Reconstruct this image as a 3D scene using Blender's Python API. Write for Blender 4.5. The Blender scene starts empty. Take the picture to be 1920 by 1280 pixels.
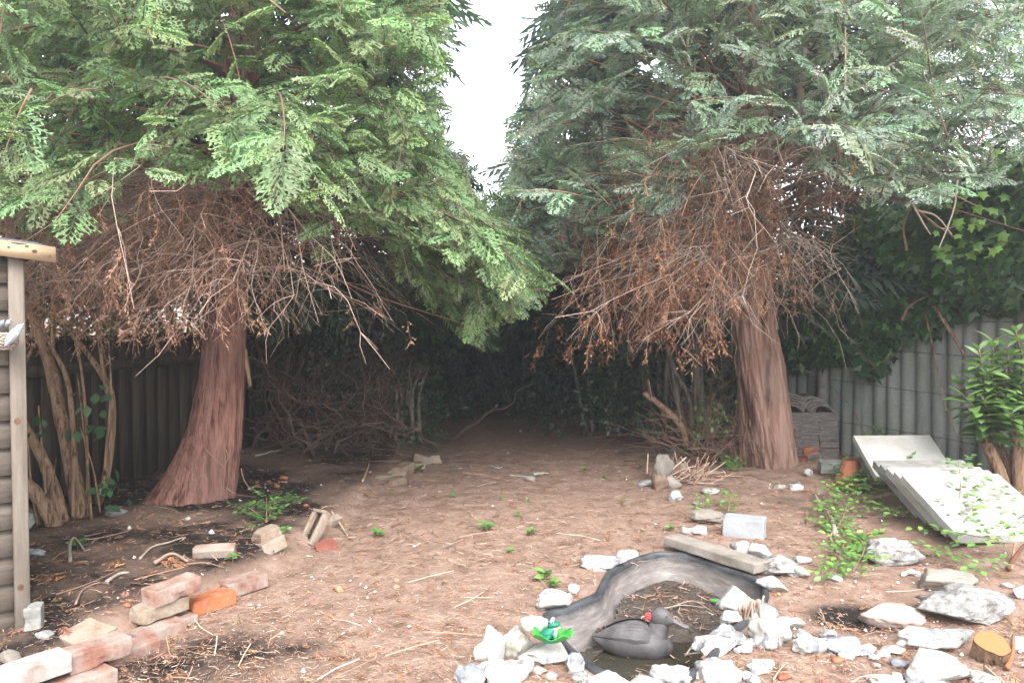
import bpy, bmesh, math, random
import numpy as np
from mathutils import Vector, Matrix, Euler

random.seed(7)
RNG = np.random.default_rng(11)
sc = bpy.context.scene
COL = sc.collection

# ------------------------------------------------------------------ camera
F_PX = 1550.0
CAM_H = 1.3
PITCH = math.atan(50 / 1550)
cd = bpy.data.cameras.new('camera')
cam = bpy.data.objects.new('camera', cd)
COL.objects.link(cam)
cam.location = (0, 0, CAM_H)
cam.rotation_euler = (math.pi / 2 - PITCH, 0, 0)
cd.sensor_width = 36
cd.lens = F_PX / 1920 * 36
cd.clip_start = 0.05
cd.clip_end = 500
sc.camera = cam

# ------------------------------------------------------------------ sky, sun, exposure
SUN_EL, SUN_AZ = math.radians(47), math.radians(168)      # azimuth from +Y towards +X
wd = bpy.data.worlds.new('World')
sc.world = wd
wd.use_nodes = True
wn = wd.node_tree
wn.nodes.clear()
sky = wn.nodes.new('ShaderNodeTexSky')
sky.sky_type = 'NISHITA'
sky.sun_disc = False
sky.sun_elevation = SUN_EL
sky.sun_rotation = SUN_AZ
sky.air_density = 1.3
sky.dust_density = 1.5
hs = wn.nodes.new('ShaderNodeHueSaturation')
hs.inputs['Saturation'].default_value = 0.22
bg = wn.nodes.new('ShaderNodeBackground')
bg.inputs['Strength'].default_value = 0.15
wo = wn.nodes.new('ShaderNodeOutputWorld')
wn.links.new(sky.outputs[0], hs.inputs['Color'])
wn.links.new(hs.outputs[0], bg.inputs['Color'])
wn.links.new(bg.outputs[0], wo.inputs['Surface'])

sd = bpy.data.lights.new('sun', 'SUN')
sd.energy = 1.5
sd.angle = math.radians(40)
sd.color = (1.0, 0.965, 0.92)
sun = bpy.data.objects.new('sun', sd)
COL.objects.link(sun)
sdir = Vector((math.sin(SUN_AZ) * math.cos(SUN_EL), math.cos(SUN_AZ) * math.cos(SUN_EL), math.sin(SUN_EL)))
sun.rotation_euler = sdir.to_track_quat('Z', 'Y').to_euler()
sun.location = (2, -9, 11)

vs = sc.view_settings
vs.view_transform = 'Standard'
vs.look = 'None'
vs.gamma = 1
vs.use_curve_mapping = False
vs.exposure = 2.55
sc.cycles.max_bounces = 5
sc.cycles.diffuse_bounces = 3
sc.cycles.glossy_bounces = 2
sc.cycles.transmission_bounces = 4
sc.cycles.transparent_max_bounces = 8
sc.cycles.use_denoising = True
sc.cycles.caustics_reflective = False
sc.cycles.caustics_refractive = False


# ------------------------------------------------------------------ numbers
def _hash(ix, iy, iz):
    h = (ix * 374761393 + iy * 668265263 + iz * 2147483647) & 0xFFFFFFFF
    h = ((h ^ (h >> 13)) * 1274126177) & 0xFFFFFFFF
    h = ((h ^ (h >> 16)) * 2246822519) & 0xFFFFFFFF
    return ((h ^ (h >> 15)) & 0xFFFFFF) / float(0x7FFFFF) - 1.0


def vnoise(P):
    P = np.asarray(P, float)
    I = np.floor(P).astype(np.int64)
    f = P - I
    f = f * f * (3 - 2 * f)
    r = 0
    for dx in (0, 1):
        wx = f[..., 0] if dx else 1 - f[..., 0]
        for dy in (0, 1):
            wy = f[..., 1] if dy else 1 - f[..., 1]
            for dz in (0, 1):
                wz = f[..., 2] if dz else 1 - f[..., 2]
                r = r + wx * wy * wz * _hash(I[..., 0] + dx, I[..., 1] + dy, I[..., 2] + dz)
    return r


def fbm(P, o=3):
    P = np.asarray(P, float)
    a, r, s = 1.0, 0, 0
    for k in range(o):
        r = r + a * vnoise(P * (2.03 ** k) + 17.3 * k)
        s += a
        a *= 0.5
    return r / s


def sstep(a, b, x):
    t = np.clip((np.asarray(x, float) - a) / (b - a), 0, 1)
    return t * t * (3 - 2 * t)


def inpoly(x, y, poly):
    x = np.asarray(x, float)
    y = np.asarray(y, float)
    r = np.zeros(np.broadcast(x, y).shape, bool)
    n = len(poly)
    for i in range(n):
        x1, y1 = poly[i]
        x2, y2 = poly[(i + 1) % n]
        c = ((y1 > y) != (y2 > y)) & (x < (x2 - x1) * (y - y1) / ((y2 - y1) or 1e-9) + x1)
        r ^= c
    return r


CP, SP = math.cos(PITCH), math.sin(PITCH)


def ray(px, py):
    u = (px - 960) / F_PX
    v = (640 - py) / F_PX
    return np.array([u, CP + v * SP, -SP + v * CP])


def proj(P):
    P = np.asarray(P, float)
    z = P[..., 2] - CAM_H
    dep = P[..., 1] * CP - z * SP
    up = P[..., 1] * SP + z * CP
    dep = np.where(dep < 0.05, 0.05, dep)
    return 960 + F_PX * P[..., 0] / dep, 640 - F_PX * up / dep


def pix(px, py, y):
    """point seen at a pixel, y metres in front of the camera"""
    d = ray(px, py)
    return np.array([0, 0, CAM_H]) + d * (y / d[1])


EDGE_Y = [0, 2.5, 2.9, 3.2, 3.5, 3.9, 4.9, 6.5, 9, 30]
EDGE_X = [-1.6, -1.56, -1.52, -1.48, -1.38, -1.2, -1.02, -0.92, -0.9, -0.9]


def ground_base(x, y):
    x = np.asarray(x, float)
    y = np.asarray(y, float)
    xe = np.interp(y, EDGE_Y, EDGE_X)
    amp = np.interp(y, [0, 4.0, 5.5, 8], [0.11, 0.11, 0.06, 0.03])
    h = amp * sstep(0.0, 0.2, xe - x)
    h = h + 0.09 * sstep(1.9, 2.7, x) * sstep(3.3, 4.2, y) * (1 - sstep(6.0, 8.0, y))
    h = h + 0.05 * np.exp(-((x - 2.05) ** 2 + (y - 6.7) ** 2) / 0.5) + 0.05 * np.exp(-((x + 1.95) ** 2 + (y - 5.4) ** 2) / 0.4)
    P = np.stack([x, y, 0 * x + 3.1], -1)
    near = sstep(-0.1, 0.5, np.abs(x - 0.7) - 0.9 + np.abs(y - 3.8) * 0.3)
    h = h + 0.018 * fbm(P * 1.3, 2) * (0.3 + 0.7 * near)
    # the small pit of bare black earth beside the flints
    h = h - 0.06 * np.exp(-((x - 1.50) ** 2 / 0.035 + (y - 3.55) ** 2 / 0.02))
    return h


def at(px, py):
    """where the ground is first met along a pixel's ray"""
    d = ray(px, py)
    t = np.linspace(2.0, 30.0, 2800)
    P = d[None] * t[:, None]
    below = (CAM_H + P[:, 2]) < ground_base(P[:, 0], P[:, 1])
    k = int(np.argmax(below))
    p = P[k]
    return np.array([p[0], p[1], float(ground_base(p[0], p[1]))])


# ------------------------------------------------------------------ meshes
def mesh_np(name, V, F, col=None, smooth=False):
    V = np.asarray(V, np.float32)
    me = bpy.data.meshes.new(name)
    if isinstance(F, np.ndarray):
        k = F.shape[1]
        me.vertices.add(len(V))
        me.vertices.foreach_set('co', V.ravel())
        me.loops.add(F.size)
        me.loops.foreach_set('vertex_index', F.astype(np.int32).ravel())
        me.polygons.add(len(F))
        me.polygons.foreach_set('loop_start', np.arange(0, F.size, k, dtype=np.int32))
        me.update(calc_edges=True)
    else:
        me.from_pydata([tuple(map(float, v)) for v in V], [], [tuple(map(int, f)) for f in F])
    if smooth:
        me.polygons.foreach_set('use_smooth', np.ones(len(me.polygons), bool))
    if col is not None:
        ca = me.color_attributes.new('Col', 'FLOAT_COLOR', 'POINT')
        C = np.ones((len(V), 4), np.float32)
        C[:, :3] = col
        ca.data.foreach_set('color', C.ravel())
    me.update()
    return me


def link(name, data, parent=None):
    o = bpy.data.objects.new(name, data)
    COL.objects.link(o)
    if parent is not None:
        o.parent = parent
    return o


def tag(o, label=None, cat=None, group=None, kind=None):
    if label:
        o['label'] = label
    if cat:
        o['category'] = cat
    if group:
        o['group'] = group
    if kind:
        o['kind'] = kind
    return o


def thing(name, label, cat, loc, group=None):
    o = link(name, None)
    o.empty_display_size = 0.1
    o.location = tuple(map(float, loc))
    return tag(o, label, cat, group)


def world_loc(o):
    v = Vector((0, 0, 0))
    while o is not None:
        v = v + o.location
        o = o.parent
    return np.array(v)


class MB:
    def __init__(self):
        self.V, self.F, self.C, self.n = [], [], [], 0

    def add(self, V, F, col=(1, 1, 1)):
        V = np.asarray(V, float).reshape(-1, 3)
        F = np.asarray(F, np.int64)
        if F.shape[1] == 4:
            F = np.concatenate([F[:, [0, 1, 2]], F[:, [0, 2, 3]]])
        self.V.append(V)
        self.F.append(F + self.n)
        self.C.append(np.broadcast_to(np.asarray(col, float), (len(V), 3)))
        self.n += len(V)
        return self

    def build(self, name, mat, parent=None, smooth=False, origin=None):
        """world-space vertices; becomes a child of parent or a top-level object with its origin at ORIGIN"""
        V = np.concatenate(self.V)
        F = np.concatenate(self.F)
        C = np.concatenate(self.C)
        if parent is not None:
            V = V - world_loc(parent)
        elif origin is not None:
            V = V - np.asarray(origin)
        me = mesh_np(name, V, F, C, smooth)
        me.materials.append(mat)
        o = link(name, me, parent)
        if parent is None and origin is not None:
            o.location = tuple(map(float, origin))
        return o


def frames(T):
    T = T / np.maximum(np.linalg.norm(T, axis=-1, keepdims=True), 1e-9)
    ref = np.where(np.abs(T[..., 2:3]) > 0.9, np.array([1.0, 0, 0]), np.array([0, 0, 1.0]))
    U = np.cross(T, ref)
    U /= np.maximum(np.linalg.norm(U, axis=-1, keepdims=True), 1e-9)
    W = np.cross(T, U)
    return T, U, W


def tubes(P, R, sides=3, caps=True):
    """P (N,k,3) polylines, R (N,k) radii"""
    P = np.asarray(P, float)
    R = np.asarray(R, float)
    if P.ndim == 2:
        P, R = P[None], R[None]
    N, k, _ = P.shape
    T = np.gradient(P, axis=1)
    Tm = T.mean(axis=1, keepdims=True)
    _, U0, _ = frames(Tm)
    T = T / np.maximum(np.linalg.norm(T, axis=-1, keepdims=True), 1e-9)
    U = U0 - (U0 * T).sum(-1, keepdims=True) * T
    U /= np.maximum(np.linalg.norm(U, axis=-1, keepdims=True), 1e-9)
    W = np.cross(T, U)
    a = np.arange(sides) * 2 * math.pi / sides
    V = P[:, :, None] + R[:, :, None, None] * (U[:, :, None] * np.cos(a)[:, None] + W[:, :, None] * np.sin(a)[:, None])
    V = V.reshape(N, -1, 3)
    i = np.arange(k - 1)[:, None] * sides
    j = np.arange(sides)[None]
    j2 = (j + 1) % sides
    q = np.stack([i + j, i + j2, i + sides + j2, i + sides + j], -1).reshape(-1, 4)
    f = np.concatenate([q[:, [0, 1, 2]], q[:, [0, 2, 3]]])
    if caps and sides > 2:
        c = np.array([[0, s + 1, s] for s in range(1, sides - 1)] +
                     [[(k - 1) * sides, (k - 1) * sides + s, (k - 1) * sides + s + 1] for s in range(1, sides - 1)])
        f = np.concatenate([f, c])
    F = (f[None] + (np.arange(N) * k * sides)[:, None, None]).reshape(-1, 3)
    return V.reshape(-1, 3), F


def smooth_path(P, n):
    """Catmull-Rom through the points"""
    P = np.asarray(P, float)
    Q = np.concatenate([[2 * P[0] - P[1]], P, [2 * P[-1] - P[-2]]])
    t = np.linspace(0, len(P) - 1 - 1e-6, n)
    i = t.astype(int)
    f = (t - i)[:, None]
    a, b, c, d = Q[i], Q[i + 1], Q[i + 2], Q[i + 3]
    return 0.5 * (2 * b + (c - a) * f + (2 * a - 5 * b + 4 * c - d) * f ** 2 + (3 * b - a - 3 * c + d) * f ** 3)


def box(c, s, R=None):
    """eight corners, centre c, full size s"""
    V = np.array([[x, y, z] for x in (-.5, .5) for y in (-.5, .5) for z in (-.5, .5)]) * np.asarray(s)
    if R is not None:
        V = V @ np.asarray(R).T
    return V + np.asarray(c), np.array([[0, 1, 3, 2], [4, 6, 7, 5], [0, 4, 5, 1], [2, 3, 7, 6], [0, 2, 6, 4], [1, 5, 7, 3]])


def rough_block(sx, sy, sz, seed=0, bev=0.006, amp=0.003, div=7, skew=0.0, chip=0.0):
    """a worn block: bevelled, subdivided, knocked about; base at z = 0"""
    bm = bmesh.new()
    bmesh.ops.create_cube(bm, size=1)
    bmesh.ops.scale(bm, vec=(sx, sy, sz), verts=bm.verts)
    for ax, s in ((0, sx), (1, sy), (2, sz)):
        n = max(1, min(div, int(round(s / (max(sx, sy, sz) / div)))))
        for k in range(1, n):
            co = [0, 0, 0]
            no = [0, 0, 0]
            co[ax] = -s / 2 + s * k / n
            no[ax] = 1
            bmesh.ops.bisect_plane(bm, geom=bm.verts[:] + bm.edges[:] + bm.faces[:], plane_co=co, plane_no=no)
    ed = [e for e in bm.edges if len(e.link_faces) == 2 and e.calc_face_angle(0) > 1.0]
    bmesh.ops.bevel(bm, geom=ed, offset=bev, segments=2, profile=0.6, affect='EDGES')
    bm.verts.ensure_lookup_table()
    V = np.array([v.co[:] for v in bm.verts])
    nz = np.stack([fbm(V * 26 + seed * 9.7 + k * 31, 3) for k in range(3)], -1)
    lo = np.stack([fbm(V * 7 + seed * 3.7 + k * 11, 2) for k in range(3)], -1)
    V = V + nz * amp + lo * amp * 1.2
    if chip:
        rs = np.random.default_rng(seed + 100)
        for _ in range(4):
            c = np.array([rs.choice([-.5, .5]) * sx, rs.choice([-.5, .5]) * sy, rs.choice([-.5, .5]) * sz])
            c[rs.integers(0, 3)] *= rs.random()
            d = np.linalg.norm(V - c, axis=1)
            V = V - c * 0 + (-(c / np.linalg.norm(c)))[None] * (chip * np.clip(1 - d / (chip * 3), 0, 1))[:, None]
    V[:, 2] += sz / 2
    V[:, 0] += skew * V[:, 2]
    for v, co in zip(bm.verts, V):
        v.co = co
    me = bpy.data.meshes.new('block')
    bm.to_mesh(me)
    bm.free()
    return me


# ------------------------------------------------------------------ materials
def new_mat(name):
    m = bpy.data.materials.new(name)
    m.use_nodes = True
    nt = m.node_tree
    nt.nodes.clear()
    out = nt.nodes.new('ShaderNodeOutputMaterial')
    b = nt.nodes.new('ShaderNodeBsdfPrincipled')
    nt.links.new(b.outputs[0], out.inputs['Surface'])
    return m, nt, b, out


def N(nt, kind, **kw):
    n = nt.nodes.new(kind)
    for k, v in kw.items():
        if k.startswith('i_'):
            n.inputs[k[2:].replace('_', ' ')].default_value = v
        else:
            setattr(n, k, v)
    return n


def coords(nt, scale=(1, 1, 1), rand=True):
    tc = N(nt, 'ShaderNodeTexCoord')
    mp = N(nt, 'ShaderNodeMapping')
    mp.inputs['Scale'].default_value = scale
    nt.links.new(tc.outputs['Object'], mp.inputs['Vector'])
    if rand:
        oi = N(nt, 'ShaderNodeObjectInfo')
        mu = N(nt, 'ShaderNodeMath', operation='MULTIPLY')
        mu.inputs[1].default_value = 40
        nt.links.new(oi.outputs['Random'], mu.inputs[0])
        cb = N(nt, 'ShaderNodeCombineXYZ')
        for k in range(3):
            nt.links.new(mu.outputs[0], cb.inputs[k])
        nt.links.new(cb.outputs[0], mp.inputs['Location'])
    return mp.outputs[0]


def noise(nt, vec, scale, detail=4, rough=0.55, dist=0.0):
    n = N(nt, 'ShaderNodeTexNoise')
    n.inputs['Scale'].default_value = scale
    n.inputs['Detail'].default_value = detail
    n.inputs['Roughness'].default_value = rough
    n.inputs['Distortion'].default_value = dist
    nt.links.new(vec, n.inputs['Vector'])
    return n.outputs['Fac']


def ramp(nt, fac, stops, interp='LINEAR'):
    r = N(nt, 'ShaderNodeValToRGB')
    r.color_ramp.interpolation = interp
    el = r.color_ramp.elements
    while len(el) < len(stops):
        el.new(0.5)
    for e, (p, c) in zip(el, stops):
        e.position = p
        e.color = (c[0], c[1], c[2], 1) if hasattr(c, '__len__') else (c, c, c, 1)
    nt.links.new(fac, r.inputs[0])
    return r.outputs[0]


def mix(nt, fac, a, b, mode='MIX'):
    m = N(nt, 'ShaderNodeMix', data_type='RGBA', blend_type=mode)
    for s, v in ((0, fac), (6, a), (7, b)):
        if hasattr(v, 'node'):
            nt.links.new(v, m.inputs[s])
        elif s == 0:
            m.inputs[0].default_value = v
        else:
            m.inputs[s].default_value = (v[0], v[1], v[2], 1)
    return m.outputs[2]


def bump(nt, b, h, strength=0.5, dist=0.01):
    n = N(nt, 'ShaderNodeBump')
    n.inputs['Strength'].default_value = strength
    n.inputs['Distance'].default_value = dist
    nt.links.new(h, n.inputs['Height'])
    nt.links.new(n.outputs[0], b.inputs['Normal'])


def attr(nt, name='Col'):
    a = N(nt, 'ShaderNodeAttribute')
    a.attribute_name = name
    return a.outputs['Color']


def mat_mottle(name, cols, scale=8, rough=0.9, bumps=0.4, bdist=0.004, fine=60, stretch=(1, 1, 1), spec=0.2, detail=6, vcol=False):
    """noise through a ramp of colours plus a fine grain bump"""
    m, nt, b, _ = new_mat(name)
    v = coords(nt, stretch)
    f = noise(nt, v, scale, detail, 0.6)
    k = len(cols)
    c = ramp(nt, f, [(0.3 + 0.4 * i / max(1, k - 1), cc) for i, cc in enumerate(cols)])
    g = noise(nt, v, fine, 5, 0.65)
    c = mix(nt, 0.55, c, ramp(nt, g, [(0.3, 0.55), (0.7, 1.0)]), 'MULTIPLY')
    if vcol:
        c = mix(nt, 1.0, c, attr(nt), 'MULTIPLY')
    nt.links.new(c, b.inputs['Base Color'])
    b.inputs['Roughness'].default_value = rough
    b.inputs['Specular IOR Level'].default_value = spec
    hh = N(nt, 'ShaderNodeMath', operation='ADD')
    nt.links.new(f, hh.inputs[0])
    nt.links.new(g, hh.inputs[1])
    bump(nt, b, hh.outputs[0], bumps, bdist)
    return m


def mat_leaf(name, rough=0.55, trans=0.35, spec=0.3, tint=(1, 1, 1), vary=True):
    """leaf colour from the vertex colours; thin, so some light comes through"""
    m, nt, b, out = new_mat(name)
    c = attr(nt)
    if vary:
        oi = N(nt, 'ShaderNodeObjectInfo')
        hsn = N(nt, 'ShaderNodeHueSaturation')
        mr = N(nt, 'ShaderNodeMapRange')
        mr.inputs['To Min'].default_value = 0.75
        mr.inputs['To Max'].default_value = 1.25
        nt.links.new(oi.outputs['Random'], mr.inputs['Value'])
        nt.links.new(mr.outputs[0], hsn.inputs['Value'])
        nt.links.new(c, hsn.inputs['Color'])
        c = hsn.outputs[0]
    nt.links.new(c, b.inputs['Base Color'])
    b.inputs['Roughness'].default_value = rough
    b.inputs['Specular IOR Level'].default_value = spec
    tr = N(nt, 'ShaderNodeBsdfTranslucent')
    nt.links.new(mix(nt, 1.0, c, (1.15 * tint[0], 1.2 * tint[1], 0.7 * tint[2]), 'MULTIPLY'), tr.inputs['Color'])
    ms = N(nt, 'ShaderNodeMixShader')
    ms.inputs[0].default_value = trans
    nt.links.new(b.outputs[0], ms.inputs[1])
    nt.links.new(tr.outputs[0], ms.inputs[2])
    nt.links.new(ms.outputs[0], out.inputs['Surface'])
    return m


def mat_vcol(name, rough=0.9, spec=0.15):
    m, nt, b, _ = new_mat(name)
    v = coords(nt, rand=False)
    g = noise(nt, v, 45, 4, 0.6)
    c = mix(nt, 0.6, attr(nt), ramp(nt, g, [(0.3, 0.5), (0.7, 1.0)]), 'MULTIPLY')
    nt.links.new(c, b.inputs['Base Color'])
    b.inputs['Roughness'].default_value = rough
    b.inputs['Specular IOR Level'].default_value = spec
    return m


def mat_bark(name, cols, sx=30, sz=2.2, depth=0.02, fine=1.0):
    m, nt, b, _ = new_mat(name)
    v = coords(nt, (sx, sx, sz), rand=False)
    f = noise(nt, v, 1.0, 6, 0.6, 0.4)
    v2 = coords(nt, (1, 1, 0.5), rand=False)
    g = noise(nt, v2, 5, 4, 0.6)
    v3 = coords(nt, (sx * 4, sx * 4, sz * 3), rand=False)
    k = noise(nt, v3, 1.0, 4, 0.6)
    c = ramp(nt, f, [(0.36, cols[0]), (0.46, cols[1]), (0.60, cols[2])])
    c = mix(nt, ramp(nt, g, [(0.45, 0.0), (0.7, 0.7)]), c, cols[3])
    c = mix(nt, 0.6, c, ramp(nt, k, [(0.3, 0.55), (0.65, 1.1)]), 'MULTIPLY')
    nt.links.new(c, b.inputs['Base Color'])
    b.inputs['Roughness'].default_value = 0.9
    b.inputs['Specular IOR Level'].default_value = 0.15
    a = N(nt, 'ShaderNodeMath', operation='MULTIPLY_ADD')
    a.inputs[1].default_value = 0.35
    nt.links.new(k, a.inputs[0])
    nt.links.new(f, a.inputs[2])
    bump(nt, b, a.outputs[0], 1.0, depth * 1.6)
    return m


M = {}
M['foliage'] = mat_leaf('conifer_foliage', 0.6, 0.38, 0.25, vary=False)
M['leaf'] = mat_leaf('broad_leaf', 0.42, 0.3, 0.45)
M['leafmass'] = mat_leaf('leaf_mass', 0.4, 0.25, 0.45, vary=False)
M['twig'] = mat_vcol('twig_bark')
M['litter'] = mat_vcol('dry_litter', 0.95, 0.1)
M['bark_r'] = mat_bark('red_ridged_bark', [(0.04, 0.021, 0.016), (0.175, 0.098, 0.075), (0.25, 0.155, 0.125), (0.21, 0.15, 0.125)], 13, 1.2, 0.02)
M['bark_l'] = mat_bark('fibrous_bark', [(0.06, 0.027, 0.021), (0.17, 0.080, 0.063), (0.235, 0.125, 0.10), (0.17, 0.10, 0.088)], 30, 3.2, 0.012)
M['bark_s'] = mat_bark('flaky_stem_bark', [(0.06, 0.035, 0.022), (0.20, 0.125, 0.08), (0.30, 0.20, 0.135), (0.17, 0.11, 0.07)], 55, 7, 0.012)
M['bark_g'] = mat_bark('grey_stem_bark', [(0.05, 0.045, 0.04), (0.15, 0.13, 0.11), (0.22, 0.19, 0.16), (0.14, 0.13, 0.10)], 40, 5, 0.008)

# ------------------------------------------------------------------ the pond outline (needed by the ground)
def plane_pt(px, py, z):
    d = ray(px, py)
    return np.array([0, 0, CAM_H]) + d * ((CAM_H - z) / -d[2])


POND_PX = [(1028, 1150), (1075, 1134), (1118, 1114), (1132, 1094), (1150, 1068), (1195, 1045), (1245, 1035), (1300, 1042), (1365, 1065),
           (1425, 1092), (1425, 1128), (1378, 1172), (1338, 1215), (1300, 1252), (1240, 1284), (1180, 1276), (1120, 1249), (1075, 1214), (1043, 1178)]
pp = np.array([plane_pt(x, y, 0.02)[:2] for x, y in POND_PX])


def closed_path(P, n):
    P = np.asarray(P)
    k = len(P)
    t = np.linspace(0, k, n, endpoint=False)
    i = t.astype(int)
    f = (t - i)[:, None]
    a, b, c, d = P[(i - 1) % k], P[i], P[(i + 1) % k], P[(i + 2) % k]
    return 0.5 * (2 * b + (c - a) * f + (2 * a - 5 * b + 4 * c - d) * f ** 2 + (3 * b - a - 3 * c + d) * f ** 3)


POND = closed_path(pp, 190)
_tn = np.roll(POND, -1, 0) - np.roll(POND, 1, 0)
_tn /= np.linalg.norm(_tn, axis=1, keepdims=True)
_area = 0.5 * np.sum(POND[:, 0] * np.roll(POND[:, 1], -1) - np.roll(POND[:, 0], -1) * POND[:, 1])
POND_IN = np.stack([-_tn[:, 1], _tn[:, 0]], -1) * (1 if _area > 0 else -1)


def offset_pond(d):
    return POND + POND_IN * d


# ------------------------------------------------------------------ ground
def axis(segs):
    out = []
    for a, b, s in segs:
        out.append(np.arange(a, b, s))
    return np.unique(np.round(np.concatenate(out), 4))


gx = axis([(-90, -12, 13), (-12, -4, 0.8), (-4, -2.4, 0.08), (-2.4, 3.4, 0.03), (3.4, 5, 0.08), (5, 12, 0.8), (12, 91, 13)])
gy = axis([(-40, -2, 6), (-2, 2.4, 0.4), (2.4, 5.2, 0.024), (5.2, 7.5, 0.035), (7.5, 13, 0.09), (13, 20, 0.8), (20, 160, 14)])
GX, GY = np.meshgrid(gx, gy)
fx, fy = GX.ravel(), GY.ravel()
gz = ground_base(fx, fy)
Pn = np.stack([fx, fy, 0 * fx], -1)
gz = gz + 0.006 * fbm(Pn * 14, 3) + 0.010 * sstep(4.5, 6.5, fy) * fbm(Pn * 8 + 3, 3) + 0.004 * vnoise(Pn * 45)
xe = np.interp(fy, EDGE_Y, EDGE_X)
bed = sstep(0.0, 0.25, xe - fx)
gz += bed * 0.016 * fbm(Pn * 9 + 4, 3)
ins = inpoly(fx, fy, offset_pond(0.012))
gz[ins] = -0.55
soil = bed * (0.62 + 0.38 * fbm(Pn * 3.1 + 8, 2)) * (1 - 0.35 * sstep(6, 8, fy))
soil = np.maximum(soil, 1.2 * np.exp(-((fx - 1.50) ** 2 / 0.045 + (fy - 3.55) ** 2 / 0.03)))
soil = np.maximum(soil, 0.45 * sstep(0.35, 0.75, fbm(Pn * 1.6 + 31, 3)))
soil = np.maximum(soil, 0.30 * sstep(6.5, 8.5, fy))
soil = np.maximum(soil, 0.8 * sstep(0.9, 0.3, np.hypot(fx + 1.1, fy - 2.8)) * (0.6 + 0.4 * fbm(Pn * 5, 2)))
soil = np.clip(soil, 0, 1)
w, h_ = len(gx), len(gy)
ii = (np.arange(h_ - 1)[:, None] * w + np.arange(w - 1)[None]).ravel()
gf = np.stack([ii, ii + 1, ii + w + 1, ii + w], -1)
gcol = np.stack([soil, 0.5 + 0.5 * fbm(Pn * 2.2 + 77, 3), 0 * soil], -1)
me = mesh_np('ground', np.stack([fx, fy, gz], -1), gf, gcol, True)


def mat_ground():
    m, nt, b, _ = new_mat('needle_litter_ground')
    v = coords(nt, rand=False)
    a = N(nt, 'ShaderNodeAttribute')
    a.attribute_name = 'Col'
    sp = N(nt, 'ShaderNodeSeparateColor')
    nt.links.new(a.outputs['Color'], sp.inputs[0])
    f1 = noise(nt, v, 7, 6, 0.62)
    f2 = noise(nt, v, 60, 5, 0.7, 0.6)
    f3 = noise(nt, v, 190, 3, 0.7)
    c = ramp(nt, f1, [(0.32, (0.165, 0.107, 0.082)), (0.5, (0.255, 0.172, 0.134)), (0.68, (0.325, 0.235, 0.190))])
    c = mix(nt, ramp(nt, f2, [(0.55, 0.0), (0.68, 0.75)]), c, (0.34, 0.185, 0.11))
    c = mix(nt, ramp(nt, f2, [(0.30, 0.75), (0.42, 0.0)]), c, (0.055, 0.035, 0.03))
    c = mix(nt, ramp(nt, f3, [(0.64, 0.0), (0.72, 0.7)]), c, (0.42, 0.34, 0.28))
    e = ramp(nt, f2, [(0.35, (0.010, 0.008, 0.007)), (0.6, (0.026, 0.020, 0.018)), (0.75, (0.075, 0.055, 0.045))])
    sm = N(nt, 'ShaderNodeMath', operation='MULTIPLY_ADD')
    sm.inputs[1].default_value = 0.7
    nt.links.new(f1, sm.inputs[0])
    nt.links.new(sp.outputs[0], sm.inputs[2])
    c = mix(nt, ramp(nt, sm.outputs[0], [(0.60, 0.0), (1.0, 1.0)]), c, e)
    nt.links.new(c, b.inputs['Base Color'])
    b.inputs['Roughness'].default_value = 0.95
    b.inputs['Specular IOR Level'].default_value = 0.15
    ad = N(nt, 'ShaderNodeMath', operation='ADD')
    nt.links.new(f2, ad.inputs[0])
    nt.links.new(f3, ad.inputs[1])
    bump(nt, b, ad.outputs[0], 0.8, 0.012)
    return m


M['ground'] = mat_ground()
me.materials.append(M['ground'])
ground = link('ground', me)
tag(ground, 'brown garden ground covered in fallen conifer needles and dark soil', 'ground', kind='structure')


def gh(x, y):
    return float(ground_base(x, y))


# ------------------------------------------------------------------ pond liner, water, mud
def mat_liner():
    m, nt, b, _ = new_mat('black_plastic_liner')
    v = coords(nt, (1, 1, 5), rand=False)
    f = noise(nt, v, 9, 6, 0.6)
    v2 = coords(nt, rand=False)
    g = noise(nt, v2, 120, 3, 0.6)
    sx = N(nt, 'ShaderNodeSeparateXYZ')
    tc = N(nt, 'ShaderNodeTexCoord')
    nt.links.new(tc.outputs['Object'], sx.inputs[0])
    mr = N(nt, 'ShaderNodeMapRange')
    mr.inputs['From Min'].default_value = 0.0
    mr.inputs['From Max'].default_value = -0.045
    nt.links.new(sx.outputs[2], mr.inputs['Value'])
    # dried silt and lime left on the wall below the rim
    silt = ramp(nt, f, [(0.3, (0.10, 0.09, 0.085)), (0.55, (0.18, 0.158, 0.148)), (0.75, (0.30, 0.275, 0.265))])
    c = mix(nt, mr.outputs[0], ramp(nt, f, [(0.35, (0.020, 0.021, 0.024)), (0.7, (0.06, 0.062, 0.068))]), silt)
    c = mix(nt, 0.4, c, ramp(nt, g, [(0.3, 0.6), (0.7, 1.15)]), 'MULTIPLY')
    nt.links.new(c, b.inputs['Base Color'])
    b.inputs['Roughness'].default_value = 0.52
    b.inputs['Specular IOR Level'].default_value = 0.4
    bump(nt, b, f, 0.15, 0.01)
    return m


WATER_Z = -0.165
prof_rim = [(-0.026, -0.03), (-0.025, 0.010), (-0.018, 0.021), (-0.006, 0.024), (0.004, 0.019), (0.009, 0.008), (0.011, -0.006)]
prof_wall = [(0.011, -0.006), (0.017, -0.02), (0.019, -0.05), (0.024, -0.09), (0.030, -0.10), (0.036, -0.13), (0.046, -0.17), (0.075, -0.24), (0.11, -0.34)]


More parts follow.
